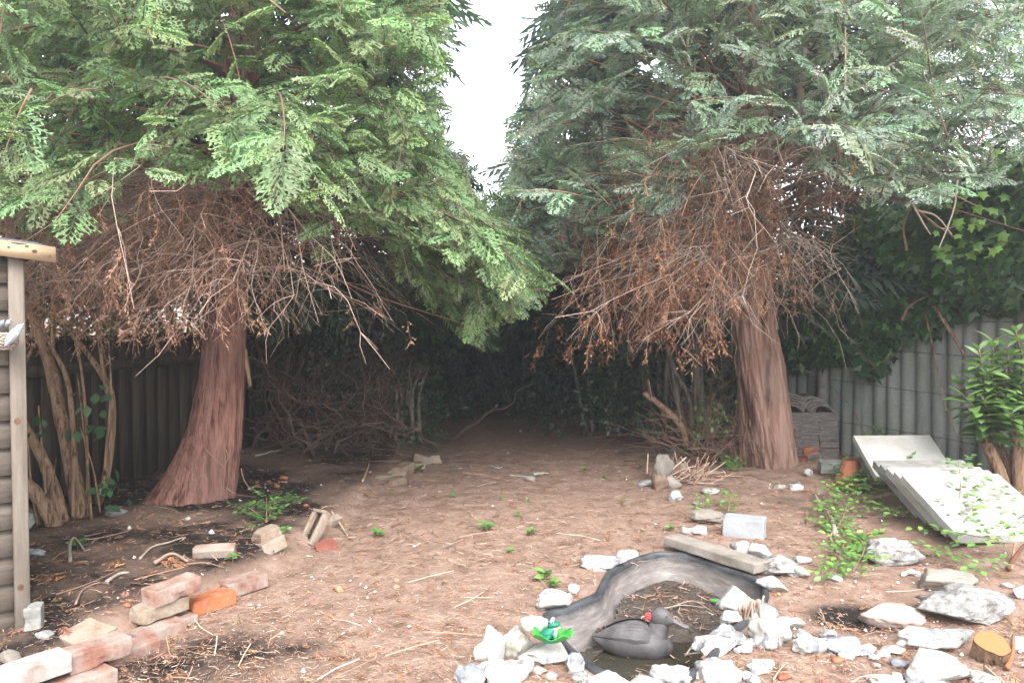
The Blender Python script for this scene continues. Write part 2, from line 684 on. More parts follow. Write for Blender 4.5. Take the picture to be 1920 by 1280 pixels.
def ring_sheet(prof):
    L = len(POND)
    V, F = [], []
    wob = fbm(np.stack([POND[:, 0] * 6, POND[:, 1] * 6, 0 * POND[:, 0]], -1), 2) * 0.006
    for o, z in prof:
        q = offset_pond(o)
        V.append(np.column_stack([q, np.full(L, z) + wob]))
    V = np.concatenate(V)
    for k in range(len(prof) - 1):
        for j in range(L):
            j2 = (j + 1) % L
            F.append((k * L + j, k * L + j2, (k + 1) * L + j2, (k + 1) * L + j))
    return V, np.array(F)


M['liner'] = mat_liner()
pc = POND.mean(0)
pond = thing('pond_liner', 'empty black moulded plastic garden pond ringed with white flints', 'pond', (pc[0], pc[1], 0))
mb = MB()
mb.add(*ring_sheet(prof_rim))
mb.build('rim', M['liner'], pond, True)
mb = MB()
mb.add(*ring_sheet(prof_wall))
mb.build('wall', M['liner'], pond, True)


def pond_sheet(zf, off, step):
    q = offset_pond(off)
    xs = np.arange(q[:, 0].min() - 0.05, q[:, 0].max() + 0.05, step)
    ys = np.arange(q[:, 1].min() - 0.05, q[:, 1].max() + 0.05, step)
    X, Y = np.meshgrid(xs, ys)
    X, Y = X.ravel(), Y.ravel()
    keep = inpoly(X, Y, q)
    n = len(xs)
    i = (np.arange(len(ys) - 1)[:, None] * n + np.arange(n - 1)[None]).ravel()
    Fq = np.stack([i, i + 1, i + n + 1, i + n], -1)
    Fq = Fq[keep[Fq].all(1)]
    used = np.unique(Fq)
    mp = np.zeros(len(X), int)
    mp[used] = np.arange(len(used))
    X, Y = X[used], Y[used]
    return np.stack([X, Y, zf(X, Y)], -1), mp[Fq]


def mud_z(x, y):
    P = np.stack([x, y, 0 * x + 2], -1)
    back = sstep(3.45, 4.1, y + 0.25 * (x - 0.6))
    return WATER_Z - 0.035 + 0.085 * back + 0.018 * fbm(P * 7, 3) + 0.008 * fbm(P * 30, 2)


V, Fm = pond_sheet(mud_z, 0.045, 0.014)
mud = mesh_np('pond_mud', V, Fm, None, True)
m, nt, b, _ = new_mat('wet_black_mud')
v = coords(nt, rand=False)
f2 = noise(nt, v, 55, 5, 0.7, 0.5)
c = ramp(nt, f2, [(0.3, (0.012, 0.010, 0.009)), (0.5, (0.04, 0.032, 0.026)), (0.62, (0.075, 0.055, 0.04)), (0.75, (0.17, 0.105, 0.065))])
nt.links.new(c, b.inputs['Base Color'])
b.inputs['Roughness'].default_value = 0.65
bump(nt, b, f2, 0.7, 0.008)
mud.materials.append(m)
tag(link('pond_mud', mud), 'black mud and rotting leaves in the bottom of the pond', 'mud', kind='structure')
V, Fm = pond_sheet(lambda x, y: 0 * x + WATER_Z, 0.045, 0.03)
wat = mesh_np('pond_water', V, Fm, None, True)
m, nt, b, _ = new_mat('murky_water')
v = coords(nt, rand=False)
f3 = noise(nt, v, 140, 2, 0.5)
c = mix(nt, ramp(nt, f3, [(0.70, 0.0), (0.74, 0.8)]), (0.030, 0.027, 0.019), (0.25, 0.23, 0.2))
nt.links.new(c, b.inputs['Base Color'])
b.inputs['Roughness'].default_value = 0.07
b.inputs['Specular IOR Level'].default_value = 0.5
bump(nt, b, noise(nt, v, 14, 2, 0.5), 0.06, 0.01)
wat.materials.append(m)
tag(link('pond_water', wat), 'shallow murky water left in the pond bottom', 'water', kind='structure')

# ------------------------------------------------------------------ corrugated fence on the garden's far side
FA = np.array([4.25, 4.71])
FU = np.array([-0.3805, 0.9248])
FN = np.array([-0.9248, -0.3805])      # towards the garden


def fpt(s, off, z):
    q = FA + FU * s + FN * off
    return np.array([q[0], q[1], z])


def mat_sheet():
    m, nt, b, _ = new_mat('weathered_cement_sheet')
    v = coords(nt, (1, 1, 0.35), rand=True)
    f = noise(nt, v, 4, 6, 0.6)
    v2 = coords(nt, (1, 1, 1), rand=True)
    g = noise(nt, v2, 70, 5, 0.7)
    h = noise(nt, v2, 2.2, 4, 0.6)
    c = ramp(nt, f, [(0.3, (0.10, 0.107, 0.10)), (0.55, (0.20, 0.208, 0.20)), (0.75, (0.28, 0.285, 0.28))])
    c = mix(nt, ramp(nt, h, [(0.45, 0.0), (0.7, 0.65)]), c, (0.14, 0.175, 0.10))
    c = mix(nt, 0.6, c, ramp(nt, g, [(0.3, 0.5), (0.7, 1.1)]), 'MULTIPLY')
    nt.links.new(c, b.inputs['Base Color'])
    b.inputs['Roughness'].default_value = 0.95
    bump(nt, b, g, 0.35, 0.006)
    return m


M['sheet'] = mat_sheet()
M['concrete'] = mat_mottle('old_concrete', [(0.13, 0.125, 0.115), (0.20, 0.195, 0.185), (0.27, 0.265, 0.255)], 9, 0.95, 0.5, 0.004, 110)
M['wire'] = mat_mottle('rusty_wire', [(0.04, 0.035, 0.03), (0.09, 0.08, 0.075)], 40, 0.7)
fence = thing('corrugated_fence', 'tall grey corrugated cement sheet fence half buried in ivy', 'fence', (3.3, 7.0, 0))
for k in range(6):
    L = 1.0
    s0 = k * 0.985 - 0.1
    per = 0.146 if k != 2 else 0.15
    ss = np.linspace(0, L, 7 * 10 + 1)
    zz = np.linspace(0, 1, 9)
    top = 1.55 + [0.05, 0.0, 0.03, -0.04, 0.02, -0.03][k]
    lean = [0.01, -0.02, 0.03, -0.015, 0.02, 0][k]
    S, Z = np.meshgrid(ss, zz)
    pr = 0.05 * np.abs(np.sin(math.pi * S / per)) ** 0.75 + 0.006 * fbm(np.stack([S * 3 + k * 9, Z * 3, 0 * S], -1), 2)
    off = pr + 0.014 * (k % 2) + lean * Z
    off = off.ravel()
    q = FA[None] + FU[None] * (s0 + ss[None] + 0.01 * lean * 0).ravel()[None].T.repeat(1, 1) if False else None
    sflat = (s0 + S).ravel()
    zf = (-0.06 + Z * (top + 0.06)).ravel()
    base = FA[None] + FU[None] * sflat[:, None]
    Vf = np.column_stack([base + FN[None] * off[:, None], zf])
    Vb = np.column_stack([base + FN[None] * (off - 0.009)[:, None], zf])
    n, r = len(ss), len(zz)
    i = (np.arange(r - 1)[:, None] * n + np.arange(n - 1)[None]).ravel()
    Ff = np.stack([i, i + 1, i + n + 1, i + n], -1)
    t0 = (r - 1) * n + np.arange(n - 1)
    tot = r * n
    Ft = np.stack([t0, t0 + 1, t0 + 1 + tot, t0 + tot], -1)
    e0 = np.arange(r - 1) * n
    Fe = np.concatenate([np.stack([e0, e0 + n, e0 + n + tot, e0 + tot], -1), np.stack([e0 + n - 1, e0 + 2 * n - 1, e0 + 2 * n - 1 + tot, e0 + n - 1 + tot], -1)])
    mb = MB()
    mb.add(np.concatenate([Vf, Vb]), np.concatenate([Ff, Ff[:, ::-1] + tot, Ft, Fe]))
    mb.build('corrugated_sheet', M['sheet'], fence, True)
for z, sag in ((0.35, 0.01), (0.72, 0.012), (1.02, 0.008), (1.28, 0.015)):
    s = np.linspace(0.2, 5.2, 40)
    P = np.array([fpt(a, 0.075 + 0.006 * math.sin(a * 9), z + sag * math.sin(a * 2.1 + z * 9) - 0.012 * (s[-1] - a)) for a in s])
    mb = MB()
    mb.add(*tubes(P, np.full(40, 0.0022), 4))
    mb.build('wire', M['wire'], fence)
for s in (0.98, 3.3):
    mb = MB()
    R = np.array([[FU[0], FN[0], 0], [FU[1], FN[1], 0], [0, 0, 1]])
    mb.add(*box(fpt(s, 0.09, 0.80), (0.1, 0.08, 1.66), R))
    mb.build('post', M['concrete'], fence)
mb = MB()
mb.add(*box(fpt(0.9, 0.085, 1.515), (1.9, 0.05, 0.055), R))
mb.build('top_rail', M['concrete'], fence)

# ------------------------------------------------------------------ board fence behind the multi-stemmed shrub
M['oldwood'] = mat_mottle('dark_weathered_board', [(0.03, 0.023, 0.016), (0.06, 0.046, 0.034), (0.085, 0.067, 0.05)], 3, 0.9, 0.5, 0.004, 40, (14, 14, 0.9))
LA = np.array([-3.55, 3.6])
LB = np.array([-2.25, 8.9])
LU = (LB - LA) / np.linalg.norm(LB - LA)
LN = np.array([LU[1], -LU[0]])
lf = thing('board_fence', 'low dark weathered timber fence behind the flaky-barked shrub', 'fence', (-2.9, 6.2, 0))
RL = np.array([[LU[0], LN[0], 0], [LU[1], LN[1], 0], [0, 0, 1]])
s, k = 0.0, 0
while s < 5.4:
    wv = 0.145 + 0.01 * math.sin(k * 5)
    top = 1.13 - 0.03 * s / 5 + 0.012 * math.sin(k * 2.7)
    c = LA + LU * (s + wv / 2) + LN * (0.006 * (k % 2))
    mb = MB()
    Vb, Fb = box((c[0], c[1], top / 2), (wv - 0.006, 0.02, top), RL)
    mb.add(Vb, Fb)
    mb.build('board', M['oldwood'], lf)
    s += wv
    k += 1
for z, hgt, t in ((1.115, 0.035, 0.075), (0.93, 0.07, 0.03)):
    c = (LA + LB) / 2 + LN * (0.032 if t < 0.05 else 0.0)
    mb = MB()
    mb.add(*box((c[0], c[1], z + 0.02 if t > 0.05 else z), (5.4, t, hgt), RL))
    mb.build('rail', M['oldwood'], lf)

# ------------------------------------------------------------------ shed corner
M['pine'] = mat_mottle('weathered_softwood', [(0.10, 0.082, 0.066), (0.15, 0.126, 0.105), (0.19, 0.165, 0.14)], 2.2, 0.85, 0.35, 0.003, 35, (16, 16, 1.2))
M['pine_h'] = mat_mottle('weathered_lap_board', [(0.11, 0.088, 0.068), (0.17, 0.14, 0.115), (0.22, 0.19, 0.16)], 2.2, 0.85, 0.1, 0.001, 35, (3, 3, 30))
M['fascia'] = mat_mottle('yellowed_fascia', [(0.20, 0.135, 0.08), (0.28, 0.20, 0.125), (0.33, 0.25, 0.165)], 2.0, 0.85, 0.4, 0.003, 35, (2, 2, 20))
M['felt'] = mat_mottle('roofing_felt', [(0.05, 0.055, 0.065), (0.10, 0.105, 0.115)], 20, 0.95, 0.6, 0.004, 160)
M['knot'] = mat_mottle('dark_knot', [(0.05, 0.025, 0.015), (0.14, 0.075, 0.04)], 60, 0.8)
SP0 = np.array([-1.885, 3.14])
SU = np.array([-0.80, -0.60])          # along the visible wall, away from the corner
SN = np.array([0.60, -0.80])           # out of the visible wall
RS = np.array([[SU[0], SN[0], 0], [SU[1], SN[1], 0], [0, 0, 1]])
shed = thing('garden_shed', 'weathered lap-board garden shed with a felt roof and yellowed fascia', 'shed', (SP0[0], SP0[1], 0))


def spt(s, o, z):
    q = SP0 + SU * s + SN * o
    return np.array([q[0], q[1], z])


mb = MB()
V, Fq = box(spt(0, 0.03, 0.83), (0.052, 0.045, 1.50), RS)
mb.add(V, Fq)
post = mb.build('corner_post', M['pine'], shed)
bv = post.modifiers.new('bevel', 'BEVEL')
bv.width = 0.004
for z in (0.27, 0.9, 1.2):
    a = np.linspace(0, 2 * math.pi, 12, endpoint=False)
    rr = 0.011
    V = [spt(0.006, 0.0535, z)] + [spt(0.006 + rr * math.cos(t), 0.053, z + 1.25 * rr * math.sin(t)) for t in a]
    mb = MB()
    mb.add(V, [[0, 1 + j, 1 + (j + 1) % 12] for j in range(12)])
    mb.build('knot', M['knot'], post)
for j in range(14):
    z0 = 0.08 + j * 0.103
    Ls = 1.4
    V = []
    for sx in (0.0, Ls):
        V += [spt(sx, 0.034, z0), spt(sx, 0.018, z0), spt(sx, -0.004, z0 + 0.118), spt(sx, 0.004, z0 + 0.118)]
    mb = MB()
    mb.add(V, [[0, 1, 5, 4], [1, 2, 6, 5], [2, 3, 7, 6], [3, 0, 4, 7], [0, 3, 2, 1], [4, 5, 6, 7]])
    bo = mb.build('lap_board', M['pine_h'], shed)
    for sx in (0.036, 0.52):
        mb = MB()
        a = np.linspace(0, 2 * math.pi, 6, endpoint=False)
        V = [spt(sx + 0.0028 * math.cos(t), 0.0315, z0 + 0.02 + 0.0028 * math.sin(t)) for t in a]
        mb.add([spt(sx, 0.0325, z0 + 0.02)] + V, [[0, 1 + q, 1 + (q + 1) % 6] for q in range(6)])
        mb.build('nail_head', M['knot'], bo)
# return wall, out of sight behind the post
mb = MB()
q = SP0 - SN * 0.75 + SU * 0.0
V, Fq = box((q[0], q[1], 0.8), (0.03, 1.5, 1.45), RS)
mb.add(V, Fq)
mb.build('side_wall', M['pine'], shed)
# roof slab (falls towards the corner), fascia, felt


def roofz(s):
    return 1.555 + 0.11 * s


def prism(s0, s1, o0, o1, zb, zt):
    V = [spt(s, o, roofz(s) + z) for s in (s0, s1) for o in (o0, o1) for z in (zb, zt)]
    return V, [[0, 1, 3, 2], [4, 6, 7, 5], [0, 4, 5, 1], [2, 3, 7, 6], [0, 2, 6, 4], [1, 5, 7, 3]]


mb = MB()
mb.add(*prism(-0.10, 1.5, -1.6, 0.075, -0.012, 0.008))
mb.build('roof_deck', M['oldwood'], shed)
mb = MB()
mb.add(*prism(-0.125, 0.065, 0.078, 0.098, -0.045, 0.014))
mb.add(*prism(0.068, 1.5, 0.078, 0.099, -0.045, 0.016))
fas = mb.build('fascia', M['fascia'], shed)
for s, z, r in ((-0.055, -0.012, 0.0075), (-0.03, 0.003, 0.005), (0.028, -0.01, 0.004), (0.09, -0.014, 0.007), (-0.105, -0.022, 0.004)):
    a = np.linspace(0, 2 * math.pi, 10, endpoint=False)
    zc = roofz(s) + z
    V = [spt(s, 0.1005, zc)] + [spt(s + 1.3 * r * math.cos(t), 0.100, zc + 0.8 * r * math.sin(t)) for t in a]
    mb = MB()
    mb.add(V, [[0, 1 + j, 1 + (j + 1) % 10] for j in range(10)])
    mb.build('knot', M['knot'], fas)
ns, no = 26, 12
V = []
for i in range(ns):
    for j in range(no):
        s = -0.13 + 1.63 * i / (ns - 1)
        o = -1.6 + 1.70 * (j / (no - 1)) ** 0.5
        rag = 0.012 * vnoise(np.array([s * 20, o * 8, 1.0]))
        z = roofz(s) + 0.024 + 0.004 * vnoise(np.array([s * 12, o * 12, 5.0]))
        if j == no - 1:
            o += rag
            z -= 0.016
        if i == 0:
            s += rag * 1.5
            z -= 0.006
        V.append(spt(s, o, z))
Fq = [[i * no + j, i * no + j + 1, (i + 1) * no + j + 1, (i + 1) * no + j] for i in range(ns - 1) for j in range(no - 1)]
mb = MB()
mb.add(V, Fq)
fo = mb.build('roofing_felt', M['felt'], shed, True)
so = fo.modifiers.new('solid', 'SOLIDIFY')
so.thickness = 0.004

# ------------------------------------------------------------------ conifer sprays
def unit(v):
    v = np.asarray(v, float)
    return v / np.maximum(np.linalg.norm(v, axis=-1, keepdims=True), 1e-9)


def spray_template(lod, seed):
    """flat fern-like cypress spray along +Y, length 1; returns V, F, tip weight"""
    r = np.random.default_rng(seed)
    V, F, T = [], [], []

    def quad(a, d, l, w, t0, t1):
        p = np.array([-d[1], d[0]])
        i = len(V)
        V.extend([a, a + d * l * 0.45 + p * w, a + d * l, a + d * l * 0.45 - p * w])
        T.extend([t0, (t0 + t1) / 2, t1, (t0 + t1) / 2])
        F.extend([(i, i + 1, i + 2), (i, i + 2, i + 3)])

    n = 14 if lod == 0 else 16
    for i in range(n):
        t = 0.05 + 0.93 * i / (n - 1)
        sd = 1 if i % 2 else -1
        ang = math.radians(52 - 18 * t + r.normal(0, 4)) * sd
        L = (0.44 * (1 - t) ** 0.65 * (0.55 + 0.45 * min(1, t * 5)) + 0.06) * r.uniform(0.85, 1.12)
        a = np.array([0, t])
        d = np.array([math.sin(ang), math.cos(ang)])
        if lod == 0:
            quad(a, d, L * 1.06, 0.020, 0.25 + t * 0.4, 0.9)
            k = max(3, int(round(L / 0.065)))
            for j in range(k):
                s = 0.2 + 0.78 * j / k
                a2 = ang + math.radians(38 + r.normal(0, 5)) * (1 if (j + i) % 2 else -1)
                l2 = (0.165 * (1 - 0.5 * s)) * (0.5 + L) * r.uniform(0.8, 1.15)
                quad(a + d * L * s, np.array([math.sin(a2), math.cos(a2)]), l2, 0.017, 0.4 + 0.4 * max(s, t), 1.0)
        else:
            p = np.array([-d[1], d[0]])
            b = len(V)
            wd_ = 0.034
            V.extend([a, a + d * L * 0.45 + p * wd_, a + d * L * 1.12, a + d * L * 0.35 - p * wd_])
            T.extend([t * 0.3, 0.75, 1.0, 0.7])
            F.extend([(b, b + 1, b + 2), (b, b + 2, b + 3)])
    quad(np.array([0, 0.0]), np.array([0, 1.0]), 1.0, 0.010, 0, 0.6)
    V = np.array(V)
    z = -0.16 * V[:, 1] ** 2 - 0.55 * np.abs(V[:, 0]) ** 1.6 + 0.015 * r.normal(size=len(V))
    return np.column_stack([V, z]), np.array(F), np.array(T)


def wisp_template(seed):
    """shrivelled dead spray: a few thin drooping threads with scraps of scale leaf"""
    r = np.random.default_rng(seed)
    V, F, T = [], [], []

    def quad(a, d, l, w, t0, t1):
        p = unit(np.cross(d, r.normal(size=3)))
        i = len(V)
        V.extend([a, a + d * l * 0.5 + p * w, a + d * l, a + d * l * 0.5 - p * w])
        T.extend([t0, t1, t1, t1])
        F.extend([(i, i + 1, i + 2), (i, i + 2, i + 3)])
    for i in range(9):
        t = 0.1 + 0.8 * r.random()
        a = np.array([0, t, -0.2 * t * t])
        d = unit(np.array([r.normal(0, .55), 0.8, r.normal(-.35, .3)]))
        L = r.uniform(0.15, 0.5)
        quad(a, d, L, 0.012, 0.2, 0.6)
        for j in range(r.integers(1, 6)):
            s = r.uniform(0.25, 1)
            d2 = unit(d + r.normal(0, .45, 3) + np.array([0, 0, -.25]))
            quad(a + d * L * s, d2, r.uniform(0.06, 0.16), r.uniform(0.010, 0.024), 0.3, 1)
    quad(np.zeros(3), np.array([0, 1.0, -0.15]), 0.95, 0.010, 0, 0.5)
    return np.array(V), np.array(F), np.array(T)


TPL = {2: [wisp_template(s) for s in range(40, 44)], 0: [spray_template(0, s) for s in range(4)], 1: [spray_template(1, s) for s in range(4, 8)]}


def place_sprays(mb, sp, lod, c_in, c_tip, var=0.25):
    """sp rows: x y z  dx dy dz  nx ny nz  scale  tint"""
    sp = np.asarray(sp, float)
    if not len(sp):
        return
    which = RNG.integers(0, 4, len(sp))
    for k in range(4):
        q = sp[which == k]
        if not len(q):
            continue
        V, F, T = TPL[lod][k]
        D = q[:, 3:6] / np.linalg.norm(q[:, 3:6], axis=1, keepdims=True)
        X = np.cross(D, q[:, 6:9])
        X /= np.maximum(np.linalg.norm(X, axis=1, keepdims=True), 1e-6)
        Z = np.cross(X, D)
        W = q[:, None, 0:3] + q[:, None, 9:10] * (V[None, :, 0:1] * X[:, None] + V[None, :, 1:2] * D[:, None] + V[None, :, 2:3] * Z[:, None])
        n = len(V)
        Fa = (F[None] + (np.arange(len(q)) * n)[:, None, None]).reshape(-1, 3)
        tint = np.clip(q[:, 10], 0, 1)[:, None, None]
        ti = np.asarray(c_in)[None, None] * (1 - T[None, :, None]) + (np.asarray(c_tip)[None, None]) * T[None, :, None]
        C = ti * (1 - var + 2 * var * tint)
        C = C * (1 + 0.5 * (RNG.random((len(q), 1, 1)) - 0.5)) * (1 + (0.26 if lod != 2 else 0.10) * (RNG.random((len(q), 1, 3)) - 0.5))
        mb.add(W.reshape(-1, 3), Fa, C.reshape(-1, 3))


GAP = [(815, -900), (1050, -900), (1026, 0), (1004, 110), (978, 220), (952, 290), (944, 372), (925, 400), (900, 380), (872, 300), (822, 245), (818, 160), (836, 60)]


def curve(P0, D, L, B, k=7, wig=0.0):
    """P0 + D L s + B L s^2 with a little wiggle; arrays of N curves"""
    s = np.linspace(0, 1, k)[None, :, None]
    P = P0[:, None] + D[:, None] * L[:, None, None] * s + B[:, None] * L[:, None, None] * s ** 2
    if wig:
        w = RNG.normal(size=(len(P0), k, 3)) * wig * L[:, None, None]
        w[:, 0] = 0
        P = P + np.cumsum(w, axis=1) * 0.5
    return P


class Axis:
    def __init__(self, pts):
        self.p = np.asarray(pts, float)

    def __call__(self, z):
        return np.array([np.interp(z, self.p[:, 2], self.p[:, 0]), np.interp(z, self.p[:, 2], self.p[:, 1])])


def trunk_mesh(mb, pts, rad, seed, ridge, kth, kz, flare, sides=96, rings=130, sharp=False):
    """pts (n,3) path, rad radii; bark plates as relief, roots flaring at the bottom"""
    P = smooth_path(pts, rings)
    zs = np.asarray(pts)[:, 2]
    R = np.interp(P[:, 2], zs, rad)
    th = np.linspace(0, 2 * math.pi, sides, endpoint=False)
    TH, I = np.meshgrid(th, np.arange(rings))
    Z = P[:, 2][I]
    tw = TH + 0.25 * Z
    C = np.stack([np.cos(tw) * kth, np.sin(tw) * kth, Z * kz + seed], -1)
    n1 = fbm(C, 3)
    if sharp:
        n1 = 1 - 2.2 * np.abs(fbm(C, 2)) ** 0.8 + 0.3 * fbm(C * np.array([2.5, 2.5, 3]), 2)
    n2 = fbm(C * np.array([3, 3, 1.5]), 2)
    low = np.clip((0.55 - (Z - zs[0])) / 0.55, 0, 1) ** 1.6
    lobes = sum(a * np.cos(k * (TH - p)) for k, a, p in flare)
    RR = R[I] * (1 + low * lobes) + ridge * n1 + ridge * 0.35 * n2
    V = np.stack([P[I][..., 0] + RR * np.cos(TH), P[I][..., 1] + RR * np.sin(TH), Z], -1).reshape(-1, 3)
    i = (np.arange(rings - 1)[:, None] * sides)
    j = np.arange(sides)[None]
    j2 = (j + 1) % sides
    q = np.stack([i + j, i + j2, i + sides + j2, i + sides + j], -1).reshape(-1, 4)
    mb.add(V, q)


def bark_strips(mb, pts, rad, flare, n, wr, lr, hr, zmax, seed):
    """peeling strips and plates of bark standing off the trunk"""
    r = np.random.default_rng(seed)
    zs = np.asarray(pts)[:, 2]
    path = smooth_path(pts, 240)

    def surf(th, z, off):
        R = np.interp(z, zs, rad)
        low = np.clip((0.55 - (z - zs[0])) / 0.55, 0, 1) ** 1.6
        R = R * (1 + low * sum(a * np.cos(k * (th - p)) for k, a, p in flare)) + off
        return np.stack([np.interp(z, path[:, 2], path[:, 0]) + R * np.cos(th), np.interp(z, path[:, 2], path[:, 1]) + R * np.sin(th), z], -1)
    t = np.linspace(0, 1, 7)
    for _ in range(n):
        th0 = r.uniform(math.radians(180), math.radians(360)) if r.random() < 0.8 else r.uniform(0, 2 * math.pi)
        L = r.uniform(*lr)
        z0 = r.uniform(zs[0] + 0.08, zmax - L)
        R0 = np.interp(z0, zs, rad)
        w_ = r.uniform(*wr) / R0
        h = r.uniform(*hr)
        z = z0 + L * t
        th = th0 - 0.25 * (z - z0) * 0.6 + np.cumsum(r.normal(0, 0.025, 7))
        taper = np.minimum(1, np.minimum(t, 1 - t) * 5 + 0.15)
        lift = h * (0.6 + 0.5 * np.sin(t * 5 + r.random() * 6)) * taper
        A = surf(th - w_ / 2 * taper, z, -0.004 + 0 * t)
        B = surf(th - w_ * 0.2 * taper, z, lift)
        C = surf(th + w_ * 0.3 * taper, z, lift * 1.1)
        D = surf(th + w_ / 2 * taper, z, lift * r.uniform(0.0, 0.9) - 0.002)
        V = np.stack([A, B, C, D], 1).reshape(-1, 3)
        F = [(i * 4 + j, i * 4 + j + 1, i * 4 + j + 5, i * 4 + j + 4) for i in range(6) for j in range(3)]
        mb.add(V, F)


def conifer(name, label, group, pts, rad, cfg):
    ax = Axis(pts)
    base = pts[0]
    root = thing(name, label, 'tree', (base[0], base[1], base[2]), group)
    mb = MB()
    trunk_mesh(mb, pts, rad, **cfg['trunk'])
    tr = mb.build('trunk', cfg['bark'], root, True)
    if cfg.get('strips'):
        mb = MB()
        bark_strips(mb, pts, rad, cfg['trunk']['flare'], *cfg['strips'], zmax=2.2, seed=cfg['trunk']['seed'])
        tag(mb.build('bark_strips', cfg['bark'], tr), kind='stuff')
    sp = {0: [], 1: []}
    z0a, z1a, zt = cfg['zmin'], cfg['zmax'], cfg['ztop']
    nb = cfg['nb']
    limbs = []
    ftw = []
    for i in range(nb):
        f = (i + 0.5) / nb
        z0 = z0a + (z1a - z0a) * f ** cfg.get('zpow', 1.7)
        az = i * 2.39996 + random.uniform(-0.3, 0.3)
        rd = np.array([math.sin(az), math.cos(az), 0])
        tg = np.array([rd[1], -rd[0], 0])
        hz = (z0 - z0a) / (zt - z0a)
        L = cfg['R'] * (1 - 0.85 * hz ** 1.3) * random.uniform(0.78, 1.12)
        if cfg.get('rscale'):
            L *= cfg['rscale'](az)
        rise = cfg['rise'] * random.uniform(0.6, 1.3) + 0.25 * hz
        droop = cfg['droop'] * random.uniform(0.7, 1.2) * (1 - 0.6 * hz)
        bend = random.uniform(-0.15, 0.15)
        o = np.array([*ax(z0), z0])
        s = np.linspace(0, 1, 14)
        P = o + rd * (L * s)[:, None] + tg * (bend * L * s * s)[:, None]
        P[:, 2] += rise * L * s - droop * L * s ** 2.1
        P += 0.02 * L * np.stack([fbm(np.stack([s * 4, 0 * s + i, 0 * s + k * 7], -1), 2) for k in range(3)], -1) * s[:, None]
        r0 = 0.0045 + 0.004 * L
        limbs.append((P, np.linspace(r0, 0.002, 14)))
        low = 1 - min(1, hz * 3)
        sf = 0.32 + 0.3 * low
        big = cfg.get('big', 1.0) * (1.5 if z0 > cfg.get('hi', 4.3) else 1.0)
        step = 0.11 * big
        u = sf
        q = 0
        while u < 1.0:
            pc_ = np.array([np.interp(u, s, P[:, k]) for k in range(3)])
            tn = unit(np.array([np.interp(min(1, u + .05), s, P[:, k]) - np.interp(u - .05, s, P[:, k]) for k in range(3)]))
            sd_ = 1 if q % 2 else -1
            ld = unit(tn * 0.62 + tg * sd_ * 0.78 + np.array([0, 0, random.uniform(-0.35, 0.3)]))
            ll = (0.20 + 0.52 * (1 - u) ** 0.8) * min(1.0, L / 2) * random.uniform(0.75, 1.2)
            m = max(2, int(ll / (0.115 * big)))
            for jx in range(m + 1):
                v = (jx + 0.6) / (m + 0.6)
                p = pc_ + ld * ll * v + np.array([0, 0, -0.28 * ll * v * v])
                side = 1 if jx % 2 else -1
                up0 = np.array([random.gauss(0, .42), random.gauss(0, .42), 1.0]) + rd * 0.3
                cr = unit(np.cross(up0, ld))
                d = unit(ld * (0.75 if jx < m else 1.0) + cr * side * (0.6 if jx < m else 0.0) + np.array([0, 0, -random.uniform(0.05, 0.5)]) + rd * 0.15)
                scl = random.uniform(0.12, 0.25) * big * cfg.get('spray', 1.0)
                sp_row = [*p, *d, *up0, scl, random.random()]
                sp[2 if False else 0].append(sp_row)
            u += step / L
            q += 1
        # leader sprays at the very tip
        for _ in range(3):
            up0 = np.array([random.gauss(0, .3), random.gauss(0, .3), 1.0])
            sp[0].append([*P[-1 - random.randint(0, 1)], *unit(P[-1] - P[-3] + np.array([random.gauss(0, .1), random.gauss(0, .1), -0.1])), *up0, 0.3 * big, random.random()])
    # short leafy twigs filling out the sunlit face of the crown
    nf = cfg.get('fill', 0)
    for i in range(nf):
        z0 = z0a - 0.2 + (cfg.get('fillz', 4.3) - z0a + 0.2) * random.random()
        az = math.radians(random.gauss(180, 62))
        hz = max(0.0, (z0 - z0a) / (zt - z0a))
        R_z = cfg['R'] * (1 - 0.85 * hz ** 1.3) * (cfg['rscale'](az) if cfg.get('rscale') else 1)
        rd = np.array([math.sin(az), math.cos(az), 0])
        fr_ = random.uniform(0.3, 0.92)
        p0 = np.array([*ax(z0), z0]) + rd * R_z * fr_ + np.array([random.gauss(0, .1), random.gauss(0, .1), 0])
        d0 = unit(rd * 0.7 + np.array([random.gauss(0, .55), random.gauss(0, .45), random.gauss(cfg.get('fup', 0.2), .35)]))
        l0 = random.uniform(0.25, 0.5)
        P = p0 + d0 * (l0 * np.linspace(0, 1, 5))[:, None]
        P[:, 2] -= cfg.get('fdroop', 0.3) * l0 * np.linspace(0, 1, 5) ** 2
        ftw.append(P)
        m = 5
        upf = unit(np.array([random.gauss(0, .5), random.gauss(-.35, .5), 0.8]))
        cr = unit(np.cross(upf, d0))
        for j in range(m + 1):
            t = 0.15 + 0.85 * j / m
            p = p0 + d0 * l0 * t + np.array([0, 0, -cfg.get('fdroop', 0.3) * l0 * t * t])
            sd_ = 1 if j % 2 else -1
            dd = unit(d0 * 0.8 + (cr * sd_ * 0.65 if j < m else 0) + np.array([random.gauss(0, .12), random.gauss(0, .12), random.gauss(-0.12, .15)]))
            sp[0].append([*p, *dd, *(upf + np.array([random.gauss(0, .25), random.gauss(0, .25), 0])), random.uniform(0.11, 0.23) * (1.15 - 0.3 * t), random.random()])
